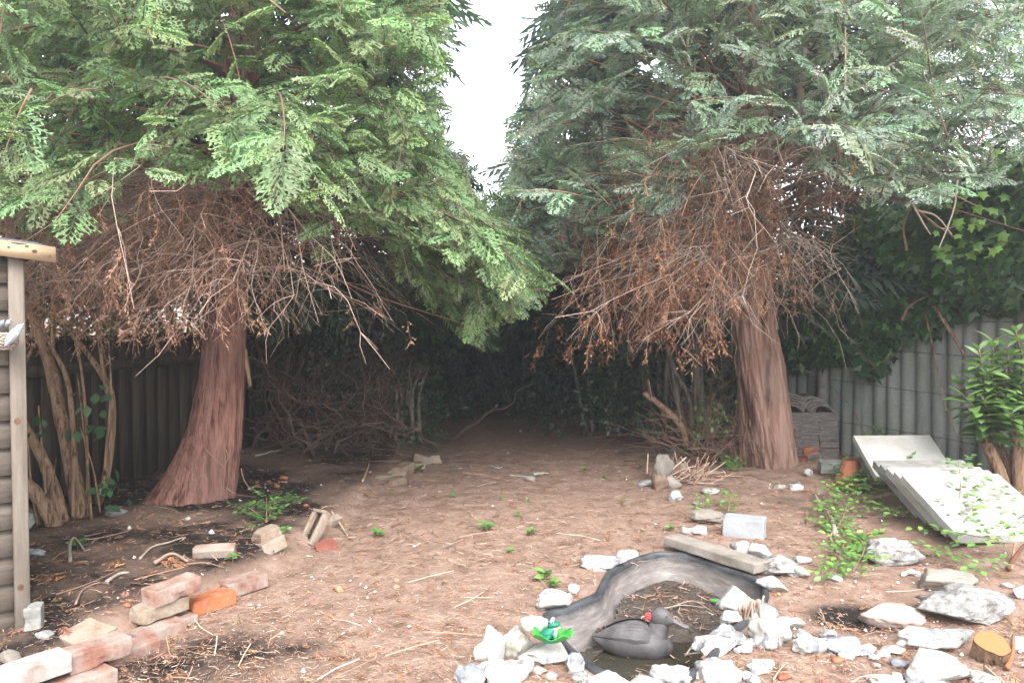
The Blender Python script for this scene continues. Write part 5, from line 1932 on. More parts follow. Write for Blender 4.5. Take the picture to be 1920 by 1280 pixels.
FG = 'flints round the pond'
for a in [
    (888, 946, 1246, 76, MF_S, 'tall knobbly grey-white flint with a horn, ending the flint row by the pond'),
    (938, 1003, 1236, 72, MF_S, 'buff-stained upright flint wedged behind the frog ornament'),
    (972, 1066, 1250, 52, MF_W, 'broad speckled flint carrying the green frog ornament'),
    (1062, 1098, 1266, 48, MF_D, 'split flint with a glassy grey window leaning on the black pond rim'),
    (905, 1003, 1292, 58, MF_W, 'big blocky white flint in front of the knobbly one by the pond'),
    (852, 912, 1290, 46, MF_D, 'shattered dark grey flint with white edges at the end of the flint row'),
    (990, 1022, 1266, 18, MF_W, 'small smooth white flint chip between the larger flints by the frog'),
    (1092, 1182, 1300, 48, MF_W, 'wide white flint under the curve of the pond rim'),
    (1226, 1302, 1292, 54, MF_W, 'twin-lobed white flint overhanging the pond below the duck decoy'),
    (1180, 1238, 1296, 30, MF_W, 'low white flint on the pond rim below the duck decoy'),
    (1008, 1076, 1150, 48, MF_S, 'rough buff flint on the far lip of the pond near the frog'),
    (1092, 1172, 1072, 42, MF_W, 'long rough white flint lying along the far lip of the pond'),
    (1158, 1200, 1054, 26, MF_W, 'small pitted white flint at the end of the long one on the pond lip'),
    (1352, 1420, 1160, 66, MF_W, 'upright white boulder overhanging the pond opposite the duck'),
    (1354, 1394, 1176, 32, MF_S, 'dull flint wedged beneath the upright white boulder'),
    (1400, 1462, 1170, 50, MF_S, 'flat grey flint beside the upright white boulder'),
    (1412, 1492, 1222, 72, MF_W, 'long slanting white flint pointing away from the pond'),
    (1306, 1388, 1232, 48, MF_W, 'bone-shaped white flint at the edge of the pond beyond the duck'),
    (1338, 1408, 1216, 48, MF_G, 'grey flint with a dark broken face behind the bone-shaped one'),
    (1458, 1512, 1184, 34, MF_W, 'pale flint flake behind the slanting white flint'),
    (1492, 1558, 1230, 50, MF_W, 'pale grey flint in the middle of the row leading away from the pond'),
    (1552, 1628, 1232, 44, MF_D, 'hollow flint with a blue-black inside and white rim'),
    (1312, 1398, 1292, 66, MF_S, 'large speckled flint half covered in dry needles beside the pond'),
    (1406, 1458, 1264, 34, MF_G, 'angular grey-white flint alone in the litter beyond the pond'),
    (1374, 1418, 1046, 36, MF_D, 'dark glossy flint behind the pond coping'),
    (1408, 1448, 1052, 36, MF_W, 'bright white flint next to the dark glossy one behind the coping'),
    (1424, 1482, 1114, 34, MF_W, 'rounded white flint off the end of the pond coping'),
    (1494, 1528, 1058, 18, MF_W, 'small white flint behind the pale rubble near the coping'),
    (1698, 1796, 1226, 58, MF_W, 'large white flint with a broken grey front below the pink stone'),
    (1720, 1844, 1294, 82, MF_W, 'biggest white flint with black patches beside the cut log'),
    (1654, 1702, 1232, 26, MF_W, 'smooth oval pale flint in front of the large broken one'),
    (1676, 1708, 1256, 24, MF_D, 'small black and white flint below the oval one'),
    (1636, 1698, 1292, 34, MF_W, 'low white flint near the biggest black-patched one'),
    (1712, 1792, 1300, 40, MF_D, 'flat flint with a black patch in front of the biggest one'),
    (1902, 1940, 1226, 34, MF_W, 'white flint beyond the cut log'),
    (1904, 1936, 1124, 30, MF_W, 'white flint beside the trailing plant at the edge of the rubble'),
    (1842, 1880, 1300, 30, MF_G, 'grey flint under the cut log'),
    (1254, 1284, 940, 22, MF_W, 'white flint with a hollow, below the heap of cut twigs'),
    (1278, 1302, 1004, 18, MF_W, 'round white pebble behind the pond coping'),
    (1300, 1328, 1004, 22, MF_S, 'buff pebble beside the round white one behind the coping'),
    (1510, 1526, 893, 16, MF_W, 'small white flint at the foot of the ridged red trunk'),
    (1484, 1508, 920, 18, MF_D, 'black and white flint in the litter below the ridged red trunk'),
    (1318, 1352, 928, 14, MF_S, 'small buff stone on the litter beyond the hollow flint'),
    (1300, 1320, 948, 10, MF_W, 'small pale stone below the heap of cut twigs'),
    (1452, 1476, 918, 12, MF_S, 'small tan stone in the litter before the ridged red trunk'),
]:
    stone(*a, group=FG)
stone(978, 1032, 1192, 42, MF_W, 'rounded white flint perched on top of the buff one behind the frog', FG, z=0.10, sink=0.02)
# smaller stones packed between the large ones
rs5 = np.random.default_rng(77)
lines = [((870, 1265), (1060, 1240), 9, 14), ((960, 1275), (1240, 1290), 9, 8), ((1010, 1150), (1170, 1062), 7, 6), ((1340, 1165), (1420, 1240), 9, 18), ((1420, 1180), (1640, 1235), 12, 16),
         ((1640, 1240), (1900, 1275), 12, 22), ((1440, 1060), (1560, 1100), 5, 10), ((1700, 1080), (1910, 1110), 6, 10), ((1600, 1270), (1900, 1290), 6, 5), ((1290, 1270), (1460, 1285), 6, 8)]
for (xa, ya), (xb, yb), cnt, sp_ in lines:
    for _ in range(cnt):
        t = rs5.random()
        cx, cy = xa + (xb - xa) * t + rs5.normal(0, sp_ * 0.6), ya + (yb - ya) * t + rs5.normal(0, sp_ * 0.5)
        wv = rs5.uniform(14, 34)
        if inpoly(*at(cx, cy)[:2], offset_pond(-0.04)):
            continue
        stone(cx - wv / 2, cx + wv / 2, cy, wv * rs5.uniform(0.6, 0.9), [MF_W, MF_S, MF_G, MF_W][rs5.integers(0, 4)], 'small broken flint filling the gaps between the larger stones', 'small flints between the larger stones')
RG = 'lumps of rubble'
stone(1636, 1744, 1066, 70, MC_RUB, 'big grey lump of old mortar among the trailing plants', RG, 'mortar_lump', cuts=7)
stone(1745, 1922, 1176, 74, MC_RUB, 'widest pebbly slab of broken concrete beyond the pink stone', RG, 'concrete_lump', cuts=7, dep=0.7)
stone(1740, 1850, 1112, 38, MC_BUFF, 'long pale flat stone half buried below the green mat', RG, 'flat_stone', dep=0.6, cuts=7)
stone(1764, 1848, 1220, 46, MC_RUB, 'crumbling pale mortar behind the biggest white flint', RG, 'mortar_lump', cuts=6)
stone(1422, 1508, 1084, 46, MC_RUB, 'pale crumbling rubble at the end of the pond coping', RG, 'mortar_lump', cuts=6)
stone(1300, 1366, 984, 34, MC_BUFF, 'rounded buff boulder half buried behind the grey block', RG, 'boulder', cuts=2, lump=0.15)
stone(1228, 1266, 892, 44, MC_BUFF, 'buff stone on top of the rubble heap by the dry twigs', RG, 'boulder', z=0.06, cuts=6)
stone(1252, 1288, 900, 36, MB_MOSS, 'mossy brown brickbat in the rubble heap by the dry twigs', RG, 'brickbat', cuts=8)
stone(1224, 1254, 920, 36, MB_MOSS, 'pointed mossy brickbat at the front of the rubble heap', RG, 'brickbat', cuts=8)
stone(1248, 1280, 918, 30, MC_BUFF, 'green-stained stone at the front of the rubble heap', RG, 'boulder', cuts=8)
stone(1240, 1275, 862, 18, MB_MOSS, 'mossy lump behind the rubble heap by the dry twigs', RG, 'brickbat', cuts=6)
stone(1198, 1226, 912, 14, MC_PALE, 'pale broken piece of concrete beside the rubble heap', RG, 'concrete_lump', cuts=9)
stone(192, 230, 970, 14, MC, 'grey cobble on the dark soil below the many-stemmed shrub', RG, 'cobble', cuts=3)
stone(36, 74, 1046, 22, MC_PALE, 'white broken stone on the soil behind the shed', RG, 'concrete_lump', cuts=7)
stone(-12, 30, 1250, 34, MC_BUFF, 'buff stone in the soil under the shed wall', RG, 'boulder', cuts=6)
stone(58, 92, 1200, 14, MC, 'flat grey stone in front of the grey block by the shed', RG, 'cobble', cuts=6)
stone(1258, 1296, 852, 14, MC_PALE, 'pale stones under the snapped branch', RG, 'concrete_lump', cuts=6)
stone(40, 60, 990, 30, MC, 'grey concrete lump in the shade behind the shed post', RG, 'concrete_lump', cuts=6)

# ------------------------------------------------------------------ bricks
_bk = {}


def brick(px, py, yaw, mat, label, dims=(0.215, 0.1025, 0.065), z=0.0, tilt=(0, 0), name='brick', seed=0, group='loose bricks', sink=0.008, chip=0.012, pos=None):
    p = at(px, py) if pos is None else np.asarray(pos, float)
    key = (dims, seed % 5)
    if key not in _bk:
        _bk[key] = rough_block(*dims, seed=seed % 5 + 1, bev=0.005, amp=0.0028, chip=chip)
    me = _bk[key].copy()
    me.materials.append(mat)
    o = link(name, me)
    o.location = (p[0], p[1], p[2] + z - sink)
    o.rotation_euler = (tilt[0], tilt[1], yaw)
    return tag(o, label, 'brick', group)


R_ = math.radians
brick(62, 1302, R_(52), MB_WHITE, 'whitewashed brick at the end of the edging by the shed', z=0.055, seed=1)
brick(178, 1268, R_(55), MB_PINK, 'long limed pink brick laid on the edging course', dims=(0.225, 0.105, 0.068), z=0.062, seed=2)
brick(150, 1296, R_(55), MB_PINK, 'lower edging brick under the long limed pink one', z=-0.004, seed=3)
brick(240, 1232, R_(57), MB_PINK, 'half sunken red edging brick below the gap in the edging', z=-0.012, seed=4)
brick(296, 1194, R_(57), MB_PINK, 'lower edging brick under the buff one', z=-0.008, seed=0)
brick(300, 1176, R_(58), MB_BUFF, 'buff brick laid on the edging below the pale pink one', dims=(0.215, 0.1025, 0.062), z=0.055, seed=1)
brick(322, 1164, R_(55), MB_PINK, 'pale pink brick on top of the edging stack', z=0.122, tilt=(0.0, R_(-4)), seed=2, pos=at(302, 1176) + np.array([0.035, 0.035, 0.0]))
brick(392, 1140, R_(52), MB_ORANGE, 'bright orange brick at the end of the edging stack', z=0.004, tilt=(R_(-4), 0), seed=3)
brick(455, 1105, R_(52), MB_PINK, 'soil-covered pink brick beyond the orange one', z=-0.005, seed=4)
brick(340, 1172, R_(55), MB_PINK, 'stub of pink brick between the edging stack and the orange brick', dims=(0.10, 0.09, 0.06), z=-0.012, seed=2)
brick(165, 1212, R_(-28), MB_BUFF, 'cracked buff brick tipped over behind the edging', dims=(0.16, 0.15, 0.065), z=0.0, tilt=(R_(8), R_(4)), seed=3)
brick(402, 1042, R_(8), MB_PINK, 'fallen pink brick lying alone on the dark soil', dims=(0.205, 0.07, 0.06), tilt=(R_(18), 0), seed=1)
brick(502, 1016, R_(48), MB_BUFF, 'buff brick half buried under its neighbour below the cranesbill', dims=(0.13, 0.10, 0.06), tilt=(0, R_(-10)), z=0.02, seed=0)
brick(514, 1034, R_(50), MB_BUFF, 'dirty buff brick propped against its neighbour below the cranesbill', dims=(0.14, 0.06, 0.07), tilt=(R_(-12), R_(-12)), seed=4)
brick(612, 1030, R_(35), MB_RED, 'dark red broken tile leaning beside the hollow brick', dims=(0.12, 0.11, 0.02), tilt=(R_(38), R_(-10)), name='broken_tile', seed=3, z=0.01)
# hollow (frogged) brick tipped towards us
b0 = at(588, 1018)
hb = thing('hollow_brick', 'hollow pale brick tipped on its side with its recess showing', 'brick', b0, 'loose bricks')
a = R_(62)
R1 = np.array(Euler((R_(52), 0, R_(-32)), 'XYZ').to_matrix())
me_ = MB()
for c, s in (((0, -0.095, 0), (0.10, 0.018, 0.055)), ((0, 0.095, 0), (0.10, 0.018, 0.055)), ((-0.040, 0, 0), (0.022, 0.172, 0.055)), ((0.040, 0, 0), (0.022, 0.172, 0.055))):
    V, F = box(np.asarray(c) @ R1.T + b0 + [0.0, 0.03, 0.075], s, R1)
    mbx = MB().add(V, F)
    o = mbx.build('rim', MB_BUFF, hb)
    bv = o.modifiers.new('bevel', 'BEVEL')
    bv.width = 0.0025
V, F = box(np.array([0, 0, -0.014]) @ R1.T + b0 + [0.0, 0.03, 0.075], (0.07, 0.172, 0.02), R1)
MB().add(V, F).build('recess', mat_mottle('dark_recess_floor', [(0.03, 0.022, 0.018), (0.07, 0.05, 0.04)], 30, 0.95), hb)  # recess floor toned darker than the rim
brick(622, 985, R_(60), MB_BUFF, 'slim buff brickbat standing behind the hollow brick', dims=(0.10, 0.05, 0.07), tilt=(R_(25), 0), seed=2)
# the far row
for i, (x, y, yw, mt, lb, dm, tl) in enumerate([
        (742, 908, 62, MB_MOSS, 'mossy brick at the near end of the far brick row', (0.2, 0.10, 0.06), (0, 0)),
        (740, 897, 40, MB_BUFF, 'buff broken brick on top of the far brick row', (0.14, 0.10, 0.065), (R_(15), 0)),
        (756, 892, 65, MB_MOSS, 'reddish brick in the middle of the far brick row', (0.2, 0.1, 0.1), (0, R_(-5))),
        (772, 880, 30, MB_BUFF, 'flat buff brick further along the far brick row', (0.2, 0.12, 0.06), (0, 0)),
        (785, 872, 15, MB_MOSS, 'upright mossy brick with a pointed corner in the far row', (0.15, 0.1, 0.1), (0, R_(20))),
        (806, 868, 20, MB_BUFF, 'last pale brick at the far end of the far row', (0.2, 0.10, 0.075), (0, R_(-6))),
        (716, 898, 10, MB_MOSS, 'crumbling brick beside the near end of the far row', (0.16, 0.1, 0.04), (0, 0))]):
    brick(x, y, R_(yw), mt, lb, dims=dm, tilt=tl, seed=i, group='far row of bricks', chip=0.02)
# by the roof tiles
brick(1524, 858, R_(12), MC_BUFF, 'buff brick under the orange one by the roof tiles', dims=(0.215, 0.10, 0.06), seed=2)
brick(1522, 858, R_(14), MB_ORANGE, 'dark orange brick on the buff one by the roof tiles', dims=(0.22, 0.10, 0.062), z=0.055, tilt=(0, R_(-7)), seed=3)
brick(1503, 866, R_(70), MB_RED, 'reddish brick end poking out beside the ridged red trunk', dims=(0.12, 0.1, 0.05), seed=1)
brick(1540, 838, R_(40), MB_MOSS, 'brown brickbat lying before the stacked roof tiles', dims=(0.16, 0.1, 0.06), tilt=(0, R_(12)), seed=0)

# ------------------------------------------------------------------ blocks, coping, slabs


def block(name, label, cat, px, py, dims, yaw, mat, tilt=(0, 0), z=0.0, seed=0, group=None, bev=0.006, amp=0.003, pos=None, div=7, chip=0.01):
    p = at(px, py) if pos is None else np.asarray(pos, float)
    me = rough_block(*dims, seed=seed, bev=bev, amp=amp, div=div, chip=chip)
    me.materials.append(mat)
    o = link(name, me)
    o.location = (p[0], p[1], p[2] + z)
    o.rotation_euler = (tilt[0], tilt[1], yaw)
    return tag(o, label, cat, group)


block('concrete_block', 'clean pale grey concrete block behind the pond coping', 'block', 1396, 1004, (0.235, 0.13, 0.125), R_(-24), MC_PALE, z=-0.012, seed=4, bev=0.01)
block('concrete_block', 'small grey concrete block standing beside the shed post', 'block', 64, 1178, (0.06, 0.075, 0.10), R_(20), MC, z=-0.01, seed=7)
cp = (plane_pt(1258, 1022, 0.05) + plane_pt(1428, 1074, 0.05)) / 2
ca_, cb_ = plane_pt(1258, 1024, 0.03), plane_pt(1428, 1078, 0.03)
cyaw = math.atan2(cb_[1] - ca_[1], cb_[0] - ca_[0])
block('coping_stone', 'long weathered concrete coping laid across the end of the pond', 'coping', 0, 0, (np.linalg.norm(cb_ - ca_) * 1.02, 0.12, 0.048), cyaw, MC_BUFF,
      pos=((ca_[0] + cb_[0]) / 2 + 0.015, (ca_[1] + cb_[1]) / 2 + 0.045, 0.034), seed=9, div=12)
stone(1638, 1748, 1178, 60, MC_PINK, 'wedge-shaped pink stone beside the pit of black earth', RG, 'wedge_stone', cuts=10, dep=0.9, lump=0.2)
block('concrete_lump', 'weathered grey concrete block on the litter behind the terracotta pot', 'block', 1570, 884, (0.27, 0.14, 0.09), R_(-8), MC, z=-0.01, seed=12, bev=0.015, amp=0.006, group=RG)

SG = 'paving slabs in the leaning stack'
s0 = at(1893, 1018)
tilt0 = R_(21)
Rm = np.array(Euler((tilt0, 0, R_(4)), 'XYZ').to_matrix())
labels = ['topmost white paving slab lying on the fanned stack', 'second paving slab down in the fanned stack', 'third paving slab down in the fanned stack',
          'fourth paving slab down in the fanned stack', 'lowest grey paving slab of the fanned stack']
for i in range(5):
    T = 0.052
    c = s0 + np.array([0.012 * i, 0.125 * i, 0.0]) + Rm @ np.array([0, 0.30, 0.004])
    c[2] += gh(c[0], c[1] - 0.3) - s0[2]
    me = rough_block(0.60, 0.60, T, seed=20 + i, bev=0.005, amp=0.0015, div=8)
    me.materials.append(MC_SLAB if i < 3 else MC)
    o = link('paving_slab', me)
    o.location = tuple(c)
    o.rotation_euler = (tilt0 - R_(0.4) * i, 0, R_(4 - 0.6 * i))
    tag(o, labels[i], 'paving slab', SG, 'thing')
bs = pix(1690, 880, 5.75)
me = rough_block(0.56, 0.42, 0.042, seed=31, bev=0.005, amp=0.0015, div=8)
me.materials.append(MC_SLAB)
o = link('paving_slab', me)
pb = pix(1692, 856, 5.75)
o.location = (pb[0], pb[1], pb[2] - 0.02)
o.rotation_euler = (R_(33), 0, R_(2))
tag(o, 'separate paving slab propped steeply behind the fanned stack', 'paving slab', SG, 'thing')
# something for the slabs to lean on
block('concrete_block', 'grey block propping up the separate back paving slab from behind', 'block', 0, 0, (0.4, 0.2, 0.2), 0, MC, pos=(pb[0], pb[1] + 0.16, gh(pb[0], pb[1]) - 0.03), seed=15)

# terracotta fluted pot, upside down
tp = at(1598, 908)
prof = [(0.095, 0.0), (0.088, 0.03), (0.07, 0.11), (0.05, 0.175), (0.046, 0.18), (0.0, 0.18)]
V, F = [], []
ns = 40
for r, z in prof:
    for k in range(ns):
        t = 2 * math.pi * k / ns
        rr = r * (1 + 0.05 * math.cos(10 * t))
        V.append((tp[0] + rr * math.cos(t) + 0.12 * z, tp[1] + 0.08 + rr * math.sin(t), tp[2] - 0.02 + z))
for i in range(len(prof) - 1):
    for k in range(ns):
        k2 = (k + 1) % ns
        F.append((i * ns + k, i * ns + k2, (i + 1) * ns + k2, (i + 1) * ns + k))
o = MB().add(V, F).build('terracotta_pot', M_TERRA, None, True, origin=tp)
tag(o, 'fluted terracotta chimney pot upturned against the paving slabs', 'pot')

# ------------------------------------------------------------------ stacked roof tiles
TG = 'roof tiles in the flat stacks'
M_TILE = mat_mottle('old_concrete_tile', [(0.09, 0.078, 0.072), (0.155, 0.138, 0.128), (0.21, 0.19, 0.178)], 14, 0.95, 0.4, 0.003, 90)
ts = at(1535, 862)
ty = 7.25
tme = [rough_block(0.165, 0.265, 0.0125, seed=40 + k, bev=0.002, amp=0.0012, div=4) for k in range(4)]
for q in tme:
    q.materials.append(M_TILE)
cols_ = [(1487, 27), (1521, 27), (1555, 27)]
for ci, (px, nt_) in enumerate(cols_):
    x = (px - 960) / F_PX * ty
    z = gh(x, ty) - 0.005
    for k in range(nt_):
        o = link('roof_tile', tme[(k + ci) % 4])
        j = random.uniform(-0.004, 0.004)
        o.location = (x + j + (0.012 if k < 12 and ci == 2 else 0), ty + 0.13 + random.uniform(-0.012, 0.012), z)
        o.rotation_euler = (0, 0, random.uniform(-0.03, 0.03))
        tag(o, 'flat grey roof tile stacked edge-out by the corrugated fence', 'roof tile', TG, 'thing')
        z += 0.0152
    ztop = z


def ridge_mesh(R, T, L, a0, a1, n=14):
    V, F = [], []
    for y in (-L / 2, L / 2):
        for r in (R, R - T):
            for k in range(n + 1):
                t = a0 + (a1 - a0) * k / n
                V.append((r * math.cos(t), y, r * math.sin(t)))
    m = n + 1
    for k in range(n):
        F += [(k, k + 1, m + k + 1, m + k), (2 * m + k, 3 * m + k, 3 * m + k + 1, 2 * m + k + 1), (k, 2 * m + k, 2 * m + k + 1, k + 1), (m + k, m + k + 1, 3 * m + k + 1, 3 * m + k)]
    F += [(0, m, 3 * m, 2 * m), (n, 2 * m + n, 3 * m + n, m + n)]
    me = mesh_np('ridge_tile', np.array(V), np.array(F), None, False)
    me.materials.append(M_TILE)
    return me


rm = ridge_mesh(0.128, 0.014, 0.3, R_(28), R_(152))
k2 = 0
for px, n, dx in ((1486, 5, -0.003), (1543, 4, 0.008)):
    x = (px - 960) / F_PX * ty
    for k in range(n):
        o = link('ridge_tile', rm)
        o.location = (x - dx * k * 2.5, ty + 0.14 + 0.01 * k, ztop - 0.058 + 0.022 * k)
        o.rotation_euler = (0, random.uniform(-0.03, 0.03) + (-0.1 if px > 1500 and k > 1 else 0), 0)
        tag(o, 'arched ridge tile nested on top of the roof tile stacks', 'ridge tile', 'nested ridge tiles', 'thing')
o = link('ridge_tile', rm)
o.location = ((1516 - 960) / F_PX * ty, ty + 0.12, ztop + 0.045)
o.rotation_euler = (0, R_(78), 0)
o.scale = (0.62, 0.8, 0.62)
tag(o, 'single arched ridge tile standing on edge between the two nests', 'ridge tile', 'nested ridge tiles', 'thing')

# ------------------------------------------------------------------ cut log
lg = at(1872, 1250)
log = thing('cut_log', 'short dark-barked log with a fresh orange sawn face beside the biggest flint', 'log', lg)
axd = unit(np.array([-0.12, -0.50, 0.86]))
_, U, W_ = frames(axd[None])
U, W_ = U[0], W_[0]
M_WOODF, nt, b, _ = new_mat('sawn_face')
v = coords(nt, rand=False)
wv = N(nt, 'ShaderNodeTexWave', wave_type='RINGS', rings_direction='SPHERICAL')
wv.inputs['Scale'].default_value = 55
wv.inputs['Distortion'].default_value = 2.5
nt.links.new(v, wv.inputs['Vector'])
nt.links.new(ramp(nt, wv.outputs['Fac'], [(0.2, (0.23, 0.075, 0.022)), (0.8, (0.29, 0.115, 0.042))]), b.inputs['Base Color'])
b.inputs['Roughness'].default_value = 0.85
c0 = lg + np.array([0, 0.09, -0.06])
n = 40
th = np.linspace(0, 2 * math.pi, n, endpoint=False)
rr = 0.056 * (1 + 0.10 * np.cos(2 * th + 1) + 0.06 * np.cos(3 * th) + 0.03 * np.cos(7 * th))
mbx = MB()
V = []
for s in np.linspace(0, 0.17, 14):
    r2 = rr * (1 + 0.05 * fbm(np.stack([np.cos(th) * 6, np.sin(th) * 6, 0 * th + s * 6], -1), 2))
    V.append(c0 + axd * s + r2[:, None] * (np.cos(th)[:, None] * U + np.sin(th)[:, None] * W_))
V = np.concatenate(V)
F = [(i * n + k, i * n + (k + 1) % n, (i + 1) * n + (k + 1) % n, (i + 1) * n + k) for i in range(13) for k in range(n)]
mbx.add(V, F)
mbx.build('bark', M['bark_s'], log, True)
fc = c0 + axd * 0.1715
me = mesh_np('sawn_face', np.concatenate([[[0, 0, 0]], (rr * 0.97)[:, None] * (np.cos(th)[:, None] * U + np.sin(th)[:, None] * W_)]), np.array([(0, 1 + k, 1 + (k + 1) % n) for k in range(n)]))
me.materials.append(M_WOODF)
o = link('sawn_face', me, log)
o.location = tuple(fc - lg)

# ------------------------------------------------------------------ duck decoy
M_DUCK = mat_mottle('grey_brown_decoy_plastic', [(0.04, 0.036, 0.038), (0.078, 0.072, 0.074), (0.135, 0.126, 0.126)], 9, 0.62, 0.25, 0.003, 130, spec=0.35)
M_BILL = mat_mottle('decoy_bill_plastic', [(0.10, 0.09, 0.095), (0.15, 0.14, 0.145)], 20, 0.5, 0.2, 0.002, 130)
M_RED = mat_mottle('red_cord', [(0.45, 0.04, 0.045), (0.6, 0.09, 0.09)], 40, 0.8, 0.4)
M_BLACK = mat_mottle('black_eye', [(0.01, 0.01, 0.01), (0.03, 0.03, 0.03)], 10, 0.2)
dk0 = plane_pt(1197, 1236, WATER_Z)
duck = thing('duck_decoy', 'grey-brown plastic duck decoy with a red cord round its neck, floating in the pond', 'decoy', dk0 + np.array([0, 0.08, 0]))
DY = R_(-10)
DS = 1.02


def dk(p):
    p = np.atleast_2d(np.asarray(p, float)) * DS
    c, s = math.cos(DY), math.sin(DY)
    return np.column_stack([p[:, 0] * c - p[:, 1] * s, p[:, 0] * s + p[:, 1] * c, p[:, 2]]) + dk0 + np.array([0, 0.08, 0])


def loft(sec, n=32, k=40):
    """sec rows: x, half width, z top, z bottom, y offset"""
    sec = np.asarray(sec, float)
    S = smooth_path(sec, k)
    V = []
    for x, hw, zt, zb, yo in S:
        t = np.linspace(0, 2 * math.pi, n, endpoint=False)
        zc, zh = (zt + zb) / 2, (zt - zb) / 2
        ct, st = np.cos(t), np.sin(t)
        V.append(np.column_stack([np.full(n, x), yo + max(hw, .001) * np.sign(ct) * np.abs(ct) ** 0.9, zc + zh * st]))
    V = np.concatenate(V)
    F = [(i * n + q, i * n + (q + 1) % n, (i + 1) * n + (q + 1) % n, (i + 1) * n + q) for i in range(k - 1) for q in range(n)]
    F = [list(f) for f in F]
    c0_, c1_ = len(V), len(V) + 1
    V = np.vstack([V, V[:n].mean(0), V[-n:].mean(0)])
    tri = [(c0_, (q + 1) % n, q) for q in range(n)] + [(c1_, (k - 1) * n + q, (k - 1) * n + (q + 1) % n) for q in range(n)]
    Fq = np.array(F)
    F3 = np.concatenate([Fq[:, [0, 1, 2]], Fq[:, [0, 2, 3]], np.array(tri)])
    return V, F3


body = [(-0.185, 0.012, 0.066, 0.048, 0), (-0.165, 0.034, 0.074, 0.030, 0), (-0.13, 0.055, 0.088, 0.004, 0), (-0.08, 0.078, 0.112, -0.018, 0), (-0.02, 0.088, 0.130, -0.03, 0), (0.035, 0.088, 0.126, -0.03, 0),
        (0.085, 0.078, 0.100, -0.026, 0), (0.125, 0.056, 0.075, -0.012, 0), (0.150, 0.030, 0.056, 0.006, 0), (0.158, 0.008, 0.040, 0.022, 0)]
V, F = loft(body)
MB().add(dk(V), F).build('body', M_DUCK, duck, True)
nk = smooth_path([(0.085, 0, 0.07), (0.096, 0, 0.115), (0.108, -0.004, 0.15)], 10)
V, F = tubes(nk, np.linspace(0.047, 0.036, 10), 20)
MB().add(dk(V), F).build('neck', M_DUCK, duck, True)
head = [(0.062, 0.010, 0.168, 0.148, -0.004), (0.070, 0.026, 0.184, 0.132, -0.005), (0.090, 0.036, 0.199, 0.122, -0.006), (0.115, 0.037, 0.200, 0.122, -0.007), (0.138, 0.030, 0.186, 0.128, -0.009), (0.155, 0.019, 0.166, 0.134, -0.011), (0.162, 0.008, 0.156, 0.14, -0.012)]
V, F = loft(head, 24, 24)
MB().add(dk(V), F).build('head', M_DUCK, duck, True)
bill = [(0.150, 0.014, 0.168, 0.137, -0.011), (0.165, 0.015, 0.157, 0.136, -0.013), (0.185, 0.016, 0.146, 0.130, -0.016), (0.205, 0.017, 0.138, 0.125, -0.019), (0.218, 0.010, 0.134, 0.126, -0.021), (0.222, 0.002, 0.131, 0.128, -0.021)]
V, F = loft(bill, 18, 20)
MB().add(dk(V), F).build('bill', M_BILL, duck, True)
for sg in (-1, 1):
    e = np.array([0.128, sg * 0.031 - 0.008, 0.172])
    V, F = tubes(np.array([e - [0, sg * 0.003, 0], e + [0, sg * 0.002, 0]]), np.array([0.0055, 0.004]), 10)
    MB().add(dk(V), F).build('eye', M_BLACK, duck, True)
    # folded wing: a raised feathered shell on the flank
    SB = smooth_path(np.asarray(body), 120)
    us = np.linspace(-0.172, 0.075, 44)
    vs_ = np.linspace(0, 1, 22)
    V = []
    for xu in us:
        row = SB[np.argmin(np.abs(SB[:, 0] - xu))]
        hw, zt, zb = row[1], row[2], row[3]
        f = (xu + 0.172) / 0.247
        a0_, a1_ = R_(80 - 10 * f), R_(8 + 36 * (1 - f) ** 1.5 + 18 * max(0, f - 0.75) * 4)
        for vv in vs_:
            tt = a0_ + (a1_ - a0_) * vv
            ed = min(1, 6 * f + .1, 5 * (1 - f) + 0.05, 5 * (1 - vv) + 0.15)
            lift = 0.0075 * ed + 0.0018 * math.sin(vv * 34 + f * 7) * ed * (1 - 0.5 * f)
            ct, st = math.cos(tt), math.sin(tt)
            V.append((xu - 0.008 * vv, sg * ((hw + lift) * abs(ct) ** 0.9), (zt + zb) / 2 + ((zt - zb) / 2 + lift) * st))
    m = len(vs_)
    F = [(i * m + j, i * m + j + 1, (i + 1) * m + j + 1, (i + 1) * m + j) for i in range(len(us) - 1) for j in range(m - 1)]
    MB().add(dk(V), F).build('wing', M_DUCK, duck, True)
tt = np.linspace(0, 1, 60)
kn = np.column_stack([0.058 + 0.016 * np.sin(tt * 37), 0.012 * np.cos(tt * 29) - 0.005, 0.158 + 0.011 * np.sin(tt * 23 + 1)])
V, F = tubes(kn, np.full(60, 0.0045), 6)
MB().add(dk(V), F).build('red_cord', M_RED, duck, True)
# debris caught on the duck's tail
for i, (x, y, z) in enumerate([(-0.165, -0.01, 0.077), (-0.15, 0.01, 0.083), (-0.172, 0.005, 0.074)]):
    pts_ = dk([(x, y, z), (x + 0.015, y + 0.01, z + 0.012), (x + 0.03, y - 0.01, z + 0.004)])
    V, F = tubes(smooth_path(pts_, 8), np.full(8, 0.003), 4)
    MB().add(V, F, (0.08, 0.06, 0.05)).build('caught_debris', M['twig'], duck)

